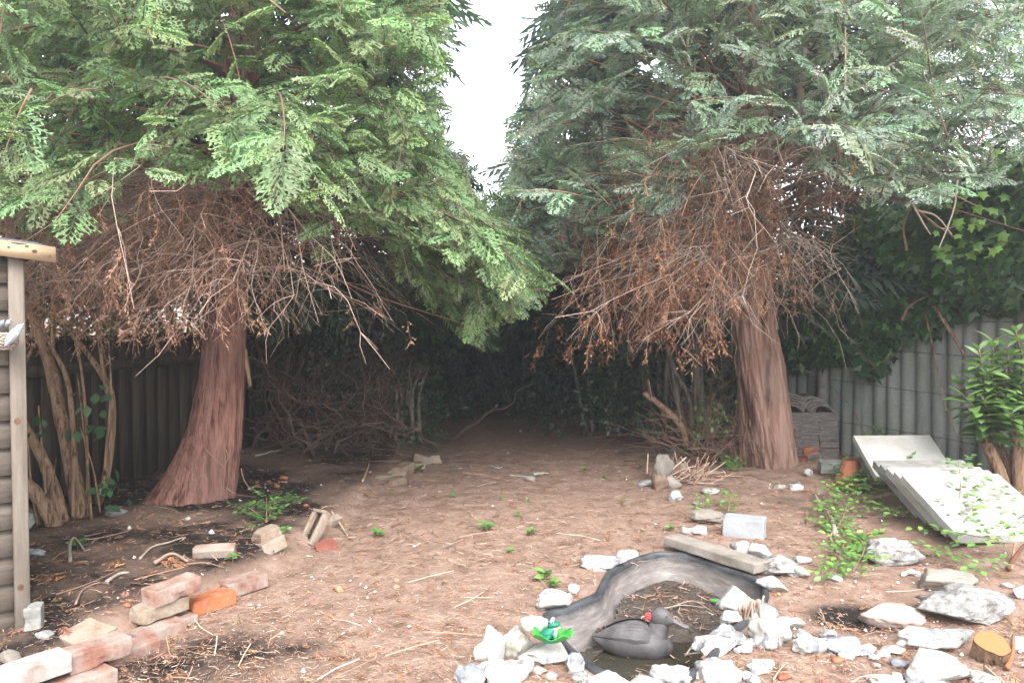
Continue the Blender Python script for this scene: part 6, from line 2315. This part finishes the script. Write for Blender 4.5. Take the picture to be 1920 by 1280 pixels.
# ------------------------------------------------------------------ frog on a lily pad
M_PAD = mat_mottle('green_lily_pad_plastic', [(0.04, 0.22, 0.04), (0.055, 0.28, 0.055)], 6, 0.6, 0.15, 0.001, 60, spec=0.25)
M_FROG = mat_mottle('teal_frog_plastic', [(0.008, 0.11, 0.07), (0.015, 0.16, 0.10)], 20, 0.55, 0.1, 0.001, 60, spec=0.3)
M_CREAM = mat_mottle('cream_paint', [(0.36, 0.35, 0.31), (0.44, 0.43, 0.4)], 20, 0.4, 0.1, 0.001)
M_MOUTH = mat_mottle('pink_paint', [(0.6, 0.3, 0.3), (0.66, 0.4, 0.38)], 20, 0.4, 0.1, 0.001)
fb = plane_pt(1035, 1203, 0.098)
frog = thing('frog_ornament', 'small green frog ornament sitting in a wavy lily pad dish on a flint', 'ornament', fb)
nr_, na = 14, 64
V, F = [], []
for sh_ in (0, 1):
    for i in range(nr_ + 1):
        r = 0.074 * i / nr_
        for k in range(na):
            t = 2 * math.pi * k / na
            f = i / nr_
            z = 0.036 * f ** 2.2 + 0.009 * f ** 4 * math.sin(5 * t + 0.6) + (0 if sh_ else -0.003)
            rr_ = r * (1 + 0.05 * f * math.sin(5 * t + 2))
            V.append(fb + np.array([rr_ * math.cos(t), rr_ * 0.82 * math.sin(t), z + 0.003]))
o_ = (nr_ + 1) * na
for i in range(nr_):
    for k in range(na):
        k2 = (k + 1) % na
        a, b_, c_, d_ = i * na + k, i * na + k2, (i + 1) * na + k2, (i + 1) * na + k
        F += [(a, d_, c_, b_), (a + o_, b_ + o_, c_ + o_, d_ + o_)]
for k in range(na):
    k2 = (k + 1) % na
    a, b_ = nr_ * na + k, nr_ * na + k2
    F.append((a, a + o_, b_ + o_, b_))
MB().add(V, F).build('lily_pad', M_PAD, frog, True)


def fr(p):
    p = np.atleast_2d(np.asarray(p, float))
    c, s = math.cos(R_(-12)), math.sin(R_(-12))
    return np.column_stack([p[:, 0] * c - p[:, 1] * s, p[:, 0] * s + p[:, 1] * c, p[:, 2]]) + fb + np.array([-0.004, -0.004, 0.010])


V, F = loft([(-0.046, 0.006, 0.016, 0.004, 0), (-0.036, 0.020, 0.030, 0.0, 0), (-0.015, 0.027, 0.045, 0.0, 0), (0.003, 0.024, 0.054, 0.002, 0), (0.013, 0.014, 0.05, 0.012, 0), (0.017, 0.004, 0.042, 0.02, 0)], 20, 20)
MB().add(fr(V), F).build('body', M_FROG, frog, True)
V, F = loft([(-0.012, 0.008, 0.062, 0.05, 0), (-0.004, 0.018, 0.072, 0.044, 0), (0.012, 0.020, 0.072, 0.047, 0), (0.027, 0.014, 0.067, 0.053, 0), (0.034, 0.004, 0.062, 0.057, 0)], 18, 18)
MB().add(fr(V), F).build('head', M_FROG, frog, True)
V, F = loft([(0.004, 0.014, 0.049, 0.040, 0), (0.018, 0.015, 0.049, 0.042, 0), (0.030, 0.010, 0.051, 0.046, 0), (0.036, 0.003, 0.05, 0.048, 0)], 14, 14)
MB().add(fr(V), F).build('jaw', M_MOUTH, frog, True)
V, F = loft([(0.006, 0.006, 0.042, 0.008, 0), (0.014, 0.015, 0.046, 0.006, 0), (0.021, 0.012, 0.044, 0.01, 0), (0.024, 0.003, 0.036, 0.02, 0)], 14, 12)
MB().add(fr(V), F).build('throat', M_CREAM, frog, True)
for sg in (-1, 1):
    V, F = loft([(-0.004, 0.001, 0.073, 0.071, sg * 0.012), (0.0, 0.006, 0.079, 0.067, sg * 0.012), (0.006, 0.007, 0.081, 0.066, sg * 0.012), (0.011, 0.005, 0.078, 0.068, sg * 0.012), (0.013, 0.001, 0.074, 0.072, sg * 0.012)], 12, 12)
    ey = MB().add(fr(V), F).build('eye', M_CREAM, frog, True)
    e = np.array([0.009, sg * 0.0165, 0.0745])
    V, F = tubes(np.array([e - [0.002, sg * 0.001, 0], e + [0.001, sg * 0.0022, 0]]), np.array([0.0032, 0.0022]), 8)
    MB().add(fr(V), F).build('pupil', M_BLACK, ey, True)
    lgp = smooth_path([(-0.02, sg * 0.022, 0.02), (-0.002, sg * 0.036, 0.022), (-0.022, sg * 0.034, 0.006), (0.004, sg * 0.036, 0.003)], 14)
    V, F = tubes(lgp, np.interp(np.linspace(0, 1, 14), [0, .4, 1], [0.008, 0.007, 0.004]), 8)
    MB().add(fr(V), F).build('leg', M_FROG, frog, True)
    lgp = smooth_path([(0.008, sg * 0.016, 0.032), (0.018, sg * 0.022, 0.016), (0.022, sg * 0.02, 0.001)], 8)
    V, F = tubes(lgp, np.full(8, 0.0045), 8)
    MB().add(fr(V), F).build('leg', M_FROG, frog, True)
# scrap of green plastic at the pond's edge
gp = plane_pt(1348, 1128, -0.10)
V, F = loft([(-0.045, 0.004, 0.006, 0, 0), (-0.03, 0.015, 0.010, 0, 0), (0.0, 0.018, 0.012, 0.002, 0), (0.03, 0.014, 0.009, 0.0, 0), (0.045, 0.003, 0.004, 0, 0)], 12, 14)
o = MB().add(V + gp, F).build('plastic_leaf', M_PAD, None, True, origin=gp)
o.rotation_euler = (0, 0, R_(-25))
tag(o, 'scrap of green plastic leaf on the mud under the upright white boulder', 'plastic leaf')

# ------------------------------------------------------------------ bird and nest ornament on the shed post
M_BIRD = mat_mottle('blue_grey_stoneware', [(0.20, 0.22, 0.25), (0.27, 0.29, 0.325), (0.34, 0.36, 0.40)], 30, 0.7, 0.3, 0.002, 120)
M_NEST = mat_mottle('wicker_nest', [(0.22, 0.17, 0.13), (0.36, 0.30, 0.24), (0.45, 0.38, 0.31)], 40, 0.9, 0.4)
nb0 = pix(10, 640, 3.02)
bird = thing('bird_nest_ornament', 'blue-grey bird ornament feeding chicks in a nest, fixed to the shed post', 'ornament', nb0)
tt = np.linspace(0, 1, 420)
for k, (rz, rr_) in enumerate([(0.0, 0.045), (0.012, 0.05), (0.024, 0.053), (-0.012, 0.037), (-0.022, 0.026)]):
    t = tt * 2 * math.pi * 3
    Pn_ = np.column_stack([nb0[0] - 0.01 + (rr_ + 0.004 * np.sin(t * 7.3 + k)) * np.cos(t), nb0[1] + (rr_ * 0.8 + 0.004 * np.cos(t * 6.1)) * np.sin(t), nb0[2] + rz + 0.006 * np.sin(t * 5.7 + k * 2)])
    V, F = tubes(Pn_, np.full(len(tt), 0.0035), 4)
    MB().add(V, F).build('nest_coil', M_NEST, bird)


def bd(p, org, dirv, upv=(0, -0.6, 0.8)):
    d = unit(np.asarray(dirv, float))
    s = unit(np.cross(upv, d))
    u_ = np.cross(d, s)
    p = np.atleast_2d(p)
    return org + p[:, 0:1] * d + p[:, 1:2] * s + p[:, 2:3] * u_


org = pix(27, 628, 2.97)
dv = pix(46, 606, 2.97) - pix(8, 652, 2.97)
V, F = loft([(-0.052, 0.010, 0.004, -0.002, 0), (-0.035, 0.008, 0.007, -0.006, 0), (-0.015, 0.016, 0.015, -0.012, 0), (0.008, 0.018, 0.017, -0.015, 0), (0.025, 0.013, 0.014, -0.010, 0), (0.034, 0.012, 0.014, -0.008, 0), (0.043, 0.008, 0.010, -0.005, 0), (0.047, 0.002, 0.004, 0.0, 0)], 18, 28)
bo_ = MB().add(bd(V, org, dv), F).build('bird_body', M_BIRD, bird, True)
V, F = loft([(0.043, 0.003, 0.004, -0.002, 0), (0.052, 0.0025, 0.002, -0.001, 0), (0.056, 0.0005, 0.0, -0.0005, 0)], 8, 8)
MB().add(bd(V, org, dv), F).build('beak', M_BIRD, bo_, True)
for sg in (-1, 1):
    V, F = loft([(-0.048, 0.003, 0.006, 0.001, sg * 0.010), (-0.02, 0.004, 0.012, -0.006, sg * 0.016), (0.01, 0.003, 0.012, -0.005, sg * 0.0185), (0.02, 0.001, 0.006, 0.0, sg * 0.016)], 10, 12)
    MB().add(bd(V, org, dv), F).build('wing', M_BIRD, bo_, True)
for x, y in ((4, 606), (16, 605), (-6, 608)):
    oc = pix(x, y, 3.03)
    V, F = loft([(-0.018, 0.007, 0.007, -0.007, 0), (-0.004, 0.010, 0.009, -0.009, 0), (0.006, 0.010, 0.009, -0.008, 0), (0.013, 0.005, 0.004, -0.003, 0), (0.02, 0.001, 0.001, 0, 0)], 12, 14)
    MB().add(bd(V, oc, (0.55, -0.3, 0.55)), F).build('chick', M_BIRD, bird, True)

# ------------------------------------------------------------------ sticks
STK = 'fallen sticks'


def stick(pl, r, label, c=(0.33, 0.24, 0.185), lift=0.012, mat=None, on=None):
    pts_ = []
    for q in pl:
        z = q[2] if len(q) > 2 else lift
        if on is None:
            p = at(q[0], q[1]) + np.array([0, 0, z])
        else:
            p = plane_pt(q[0], q[1], on + z)
        pts_.append(p)
    P = smooth_path(pts_, 16)
    V, F = tubes(P, np.linspace(r, r * 0.5, 16) * 0.7, 7)
    cc = np.repeat(P, 7, 0)
    V = cc + (V - cc) * (1 + 0.2 * fbm(V * 60, 2))[:, None]
    o = MB().add(V, F, np.asarray(c) * 0.72).build('stick', mat or M['twig'], None, True, origin=pts_[0])
    return tag(o, label, 'stick', STK)


PALE = (0.44, 0.35, 0.29)
stick([(262, 1052), (285, 1030), (318, 1020), (346, 1010)], 0.009, 'forked pale stick on the soil behind the cranesbill', PALE)
stick([(142, 1138), (155, 1112), (182, 1098), (205, 1100)], 0.007, 'short curved pinkish stick behind the tipped buff brick', (0.36, 0.24, 0.2))
stick([(105, 1120), (165, 1100), (235, 1068)], 0.006, 'long straight twig on the soil behind the brick edging', (0.3, 0.2, 0.13))
stick([(200, 1095), (222, 1082), (242, 1078)], 0.013, 'chunk of pale bark behind the brick edging', PALE)
stick([(132, 1060, .02), (131, 1042, .05), (140, 1030, .06), (158, 1038, .02)], 0.014, 'hooped grey root sticking out of the dark soil', (0.27, 0.22, 0.18))
stick([(130, 1020), (190, 1012), (240, 1000)], 0.005, 'thin twig on the dark soil below the many-stemmed shrub')
stick([(290, 1063, .02), (322, 1050, .03), (352, 1058, .015)], 0.014, 'thick bent pale root behind the fallen pink brick', (0.38, 0.28, 0.22))
stick([(350, 1062), (385, 1060), (420, 1070)], 0.007, 'brown twig behind the fallen pink brick', (0.27, 0.18, 0.13))
stick([(622, 978, .06), (640, 995, .03), (652, 1008, .01)], 0.010, 'splintered pale stick leaning by the dark red tile', (0.5, 0.38, 0.25))
stick([(680, 905), (686, 893, .02), (693, 880, .05)], 0.014, 'upright splinter of pale wood by the far brick row', (0.48, 0.36, 0.24))
stick([(466, 920), (475, 916), (486, 910)], 0.010, 'pale broken stick beside the flared trunk', PALE)
stick([(478, 857), (495, 855, .02), (510, 851, .03)], 0.014, 'pale yellowish splinter under the tangle of bare branches', (0.5, 0.48, 0.33))
stick([(510, 851, .02), (522, 848, .02), (532, 845, .02)], 0.010, 'second yellowish splinter under the tangle of bare branches', (0.5, 0.48, 0.33))
stick([(38, 1290), (70, 1262), (108, 1238)], 0.006, 'pale straight twig beside the whitewashed brick', PALE)
stick([(1568, 1010, .02), (1556, 975, .03), (1536, 950, .03), (1528, 935, .03)], 0.024, 'long split pale log lying through the trailing plant', (0.5, 0.42, 0.36))
stick([(1572, 1040, .01), (1558, 1015, .015), (1562, 1000, .02)], 0.016, 'short split stick below the pale log', (0.46, 0.33, 0.25))
stick([(1514, 985, 0), (1512, 968, .035), (1515, 952, .07)], 0.009, 'upright brown peg in the litter near the pale log', (0.36, 0.22, 0.15))
stick([(1580, 1028), (1612, 1012), (1640, 1000)], 0.012, 'orange-brown stick lying behind the trailing plant', (0.42, 0.2, 0.11))
stick([(1890, 1075, .02), (1905, 1060, .05), (1930, 1040, .08)], 0.018, 'dark red branch beyond the green mat', (0.16, 0.07, 0.05))
stick([(1896, 1075, .02), (1900, 1058, .05), (1902, 1045, .07)], 0.012, 'orange splinter upright beyond the green mat', (0.44, 0.24, 0.14))
stick([(1720, 1092), (1750, 1090), (1790, 1092)], 0.007, 'pale twig on the long flat stone', PALE)
stick([(1560, 1190), (1545, 1168), (1532, 1150)], 0.006, 'thin pale twig at the edge of the black earth')
stick([(1660, 1130), (1700, 1128), (1733, 1124)], 0.006, 'thin pale twig lying across the pink stone', PALE, lift=0.05)
stick([(1450, 1280), (1462, 1262), (1472, 1250)], 0.006, 'bleached stick in the litter in front of the slanting flint', PALE)
stick([(1846, 1255), (1872, 1278), (1895, 1296)], 0.008, 'strip of pale bark under the cut log', (0.5, 0.4, 0.3))
stick([(1888, 1262, .02), (1898, 1240, .03), (1900, 1215, .05)], 0.016, 'reddish curved bark beside the cut log', (0.34, 0.15, 0.08))
for i, pl in enumerate([[(1242, 1140), (1280, 1134), (1318, 1138)], [(1262, 1136), (1300, 1126), (1335, 1145)], [(1275, 1138), (1272, 1148), (1280, 1155)], [(1258, 1165), (1268, 1155), (1280, 1170)]]):
    stick([(a, b, 0.012) for a, b in pl], 0.0045, 'pale twig on the pond mud beyond the duck', (0.42, 0.33, 0.27), on=-0.115)
stick([(1284, 1228, .01), (1300, 1224, .03), (1330, 1222, .02)], 0.006, 'pale twig lying below the bone-shaped flint', PALE, on=-0.10)
stick([(1286, 1228, .01), (1298, 1210, .03), (1310, 1198, .05)], 0.006, 'second pale twig propped on the bone-shaped flint', PALE, on=-0.10)
stick([(1410, 895), (1440, 905), (1470, 915)], 0.005, 'thin twig on the litter before the ridged red trunk')
stick([(1350, 910), (1372, 925), (1382, 938)], 0.004, 'thin twig on the litter beyond the hollow flint')
stick([(830, 1030), (850, 1022), (870, 1014)], 0.004, 'single bleached twig on the open litter', PALE)
stick([(1462, 1085), (1500, 1100), (1530, 1105)], 0.004, 'thin brown twig on the bare earth behind the flints')

# heap of dry cut twigs on the rubble
hp = at(1290, 905)
heap = thing('twig_heap', 'heap of dry pale cut twigs on the rubble near the hollow', 'twigs', hp)
for i in range(70):
    a = RNG.uniform(0, math.pi * 2)
    p = hp + np.array([RNG.normal(-0.02, .10), RNG.normal(0.05, .07), RNG.uniform(0.0, 0.06)])
    d = unit(np.array([RNG.normal(0.25, .5), RNG.normal(-.2, .4), RNG.uniform(0.0, 0.9) if i < 45 else 0.05]))
    L = RNG.uniform(0.08, 0.26)
    P = curve(p[None], d[None], np.array([L]), RNG.normal(0, .12, (1, 3)), 6, 0.02)[0]
    P[:, 2] = np.maximum(P[:, 2], [gh(q[0], q[1]) + 0.006 for q in P])
    V, F = tubes(P, np.linspace(0.0055, 0.0035, 6) * RNG.uniform(0.6, 1.3), 5)
    MB().add(V, F, lerpc((0.33, 0.2, 0.15), (0.5, 0.38, 0.30), RNG.random())).build('twig', M['twig'], heap)
# bundle of cut stalks between the flints
hq = at(1412, 1172)
heap = thing('stalk_clump', 'clump of cut brown stalks between the white flints', 'stalks', hq)
for i in range(22):
    p = hq + np.array([RNG.uniform(-.045, .05), RNG.normal(0.03, .015), -0.01])
    d = unit(np.array([RNG.normal(-.05, .15), RNG.normal(-.1, .15), 1]))
    P = curve(p[None], d[None], np.array([RNG.uniform(0.07, 0.12)]), RNG.normal(0, .05, (1, 3)), 5, 0.01)[0]
    V, F = tubes(P, np.full(5, 0.0045), 5)
    MB().add(V, F, lerpc((0.22, 0.14, 0.10), (0.42, 0.32, 0.26), RNG.random())).build('stalk', M['twig'], heap)
# pale weathered wood on the path
stick([(955, 893, .01), (985, 896, .012), (1000, 897, .012)], 0.012, 'pale grey flake of wood crossing the shaded path', (0.36, 0.34, 0.3))
stick([(1000, 893, .015), (1015, 891, .015), (1028, 890, .012)], 0.020, 'broad pale feathery flake on the shaded path', (0.36, 0.35, 0.32))
stone(984, 1004, 902, 12, MC_BUFF, 'small rounded pale stone on the shaded path', RG, 'cobble')
stick([(920, 875, .012), (932, 880, .012), (942, 878, .012)], 0.010, 'curled white flake on the shaded path', (0.5, 0.49, 0.47))

# ------------------------------------------------------------------ litter: needles, dead fronds, chips
def scatter(n, ymin=2.5, ymax=9.0, p=1.0):
    y = 1 / (1 / ymax + (1 / ymin - 1 / ymax) * RNG.random(n) ** p)
    x = RNG.uniform(-0.66, 0.66, n) * y
    ok = ~inpoly(x, y, offset_pond(-0.05))
    return x[ok], y[ok]


def litter_strips(mb, x, y, L, w, cols, zoff=0.004, curl=0.25, z=None):
    n = len(x)
    a = RNG.uniform(0, 2 * math.pi, n)
    z0 = (ground_base(x, y) if z is None else z) + zoff + RNG.random(n) * 0.012
    P0 = np.column_stack([x, y, z0])
    D = np.column_stack([np.cos(a), np.sin(a), RNG.normal(0, .12, n)])
    P = curve(P0, unit(D), L, np.column_stack([RNG.normal(0, curl, n), RNG.normal(0, curl, n), -np.abs(RNG.normal(0, .1, n))]), 3)
    T = unit(P[:, -1] - P[:, 0])
    S = unit(unit(np.cross(T, [0, 0, 1.0])) + np.column_stack([0 * a, 0 * a, RNG.normal(0, .5, n)]))
    A = P + S[:, None] * w[:, None, None]
    B = P - S[:, None] * w[:, None, None]
    V = np.stack([A, B], 2).reshape(n, -1, 3)
    f = []
    for k in range(2):
        o_ = k * 2
        f += [(o_, o_ + 2, o_ + 3), (o_, o_ + 3, o_ + 1)]
    F = (np.array(f)[None] + (np.arange(n) * 6)[:, None, None]).reshape(-1, 3)
    mb.add(V.reshape(-1, 3), F, np.repeat(cols, 6, 0))


PAL = np.array([(0.27, 0.15, 0.10), (0.34, 0.19, 0.125), (0.20, 0.11, 0.075), (0.42, 0.29, 0.22), (0.34, 0.185, 0.11), (0.14, 0.085, 0.06), (0.48, 0.37, 0.30), (0.30, 0.19, 0.14)])
mb = MB()
x, y = scatter(50000)
xe_ = np.interp(y, EDGE_Y, EDGE_X)
kp = (x > xe_) | (RNG.random(len(x)) < 0.45)
x, y = x[kp], y[kp]
L = RNG.uniform(0.008, 0.036, len(x))
litter_strips(mb, x, y, L, RNG.uniform(0.0006, 0.0013, len(x)), PAL[RNG.integers(0, len(PAL), len(x))] * RNG.uniform(0.7, 1.15, (len(x), 1)))
x, y = scatter(700)
litter_strips(mb, x, y, RNG.uniform(0.06, 0.22, len(x)), RNG.uniform(0.0010, 0.0022, len(x)), PAL[RNG.integers(0, len(PAL), len(x))] * RNG.uniform(0.8, 1.25, (len(x), 1)), 0.007)
# coarser litter farther back, where only the larger bits still show
y = RNG.uniform(4.2, 10.5, 14000)
x = RNG.uniform(-0.5, 0.45, 14000) * y
litter_strips(mb, x, y, RNG.uniform(0.015, 0.055, len(x)), RNG.uniform(0.0011, 0.0028, len(x)), PAL[RNG.integers(0, len(PAL), len(x))] * RNG.uniform(0.4, 1.1, (len(x), 1)), 0.007)
# needles and leaf scraps on the mud in the pond
q = offset_pond(0.08)
x = RNG.uniform(q[:, 0].min(), q[:, 0].max(), 2600)
y = RNG.uniform(q[:, 1].min(), q[:, 1].max(), 2600)
k = inpoly(x, y, q)
x, y = x[k], y[k]
mz = np.maximum(mud_z(x, y), WATER_Z)
dry = RNG.random(len(x)) < np.clip((mz - WATER_Z) / 0.03 + 0.08, 0, 1)
x, y, mz = x[dry], y[dry], mz[dry]
litter_strips(mb, x, y, RNG.uniform(0.015, 0.06, len(x)), RNG.uniform(0.0008, 0.003, len(x)), PAL[RNG.integers(0, len(PAL), len(x))] * RNG.uniform(0.35, 1.0, (len(x), 1)), 0.002, z=mz)
tag(mb.build('needle_litter', M['litter']), 'fallen brown needles and twiglets strewn over the ground', 'litter', kind='stuff')
# brown fallen fronds
x, y = scatter(1100)
n = len(x)
a = RNG.uniform(0, 2 * math.pi, n)
rows = np.column_stack([x, y, ground_base(x, y) + 0.010, np.cos(a), np.sin(a), RNG.normal(0, .05, n), RNG.normal(0, .15, n), RNG.normal(0, .15, n), np.ones(n), RNG.uniform(0.03, 0.085, n), RNG.random(n)])
mb = MB()
place_sprays(mb, rows, 1, (0.22, 0.12, 0.075), (0.31, 0.175, 0.11), 0.4)
fr_px = [(240, 1062, 2.9, .17), (290, 1062, 0.3, .2), (75, 1090, 2.7, .2), (60, 1110, 2.9, .2), (130, 1085, 3.3, .18), (95, 1225, 3.6, .2), (60, 1240, 3.4, .2), (200, 1215, 2.6, .14), (300, 1050, 0.2, .15), (620, 990, 4.0, .12)]
rows = []
for a_, b_, an, s_ in fr_px:
    p = at(a_, b_)
    rows.append([*p[:2], p[2] + 0.02, math.cos(an), math.sin(an), 0, 0, 0, 1, s_, random.random()])
place_sprays(mb, rows, 0, (0.25, 0.12, 0.065), (0.33, 0.17, 0.09), 0.3)
tag(mb.build('fallen_fronds', M['litter']), 'brown fallen cypress fronds scattered on the ground', 'litter', kind='stuff')
# pale chips
mb = MB()
oc = np.array([(1, 0, 0), (-1, 0, 0), (0, 1, 0), (0, -1, 0), (0, 0, .7), (0, 0, -.7)], float)
of = np.array([(0, 2, 4), (2, 1, 4), (1, 3, 4), (3, 0, 4), (2, 0, 5), (1, 2, 5), (3, 1, 5), (0, 3, 5)])
x, y = scatter(1500, 2.5, 11)
n = len(x)
clus = fbm(np.column_stack([x * 1.1, y * 1.1, 0 * x + 3]), 2)
kp = RNG.random(n) < np.clip(0.25 + 1.6 * clus, 0.05, 1)
x, y = x[kp], y[kp]
n = len(x)
s_ = RNG.uniform(0.003, 0.011, n) * (1 + (RNG.random(n) < 0.08) * 1.0)
V = np.column_stack([x, y, ground_base(x, y) + 0.006])[:, None] + (oc[None] + RNG.normal(0, .22, (n, 6, 3))) * s_[:, None, None]
F = (of[None] + (np.arange(n) * 6)[:, None, None]).reshape(-1, 3)
cc = np.array([(0.62, 0.60, 0.57), (0.5, 0.47, 0.44), (0.7, 0.69, 0.67), (0.33, 0.31, 0.3), (0.45, 0.22, 0.13)])[RNG.integers(0, 5, n)]
mb.add(V.reshape(-1, 3), F, np.repeat(cc, 6, 0))
tag(mb.build('stone_chips', M['litter']), 'small white stone chips sprinkled over soil and litter', 'chips', kind='stuff')
# orange brick crumbs near the flared trunk
for i, (px, py, w_) in enumerate([(518, 916, 12), (531, 900, 16), (505, 905, 9), (572, 950, 12), (560, 946, 9), (235, 1142, 16), (1325, 1240, 18), (480, 906, 8), (1575, 1245, 24), (1475, 1278, 26)]):
    stone(px - w_ / 2, px + w_ / 2, py, w_ * 0.6, M_TERRA, 'small orange crumb of broken brick on the ground', 'orange brick crumbs', 'brick_crumb', cuts=9, cat='brick crumb', sub=2)


# ------------------------------------------------------------------ thin scattering volume added to imitate lens glare
def lens_veil():
    me = bpy.data.meshes.new('lens_veil')
    V, F = box((0, 6, 4.2), (24, 26, 11.6))
    me.from_pydata([tuple(v) for v in V], [], [tuple(int(i) for i in f) for f in F])
    m = bpy.data.materials.new('pale_veil')
    m.use_nodes = True
    nt = m.node_tree
    nt.nodes.clear()
    out = nt.nodes.new('ShaderNodeOutputMaterial')
    pv = nt.nodes.new('ShaderNodeVolumePrincipled')
    pv.inputs['Color'].default_value = (0.93, 0.95, 1.0, 1)
    pv.inputs['Density'].default_value = VEIL_DENSITY
    pv.inputs['Anisotropy'].default_value = 0.65
    nt.links.new(pv.outputs[0], out.inputs['Volume'])
    me.materials.append(m)
    o = link('lens_veil', me)
    tag(o, 'thin pale volume added over the garden to imitate lens glare', 'lens_veil', kind='stuff')


VEIL_DENSITY = 0.010
lens_veil()
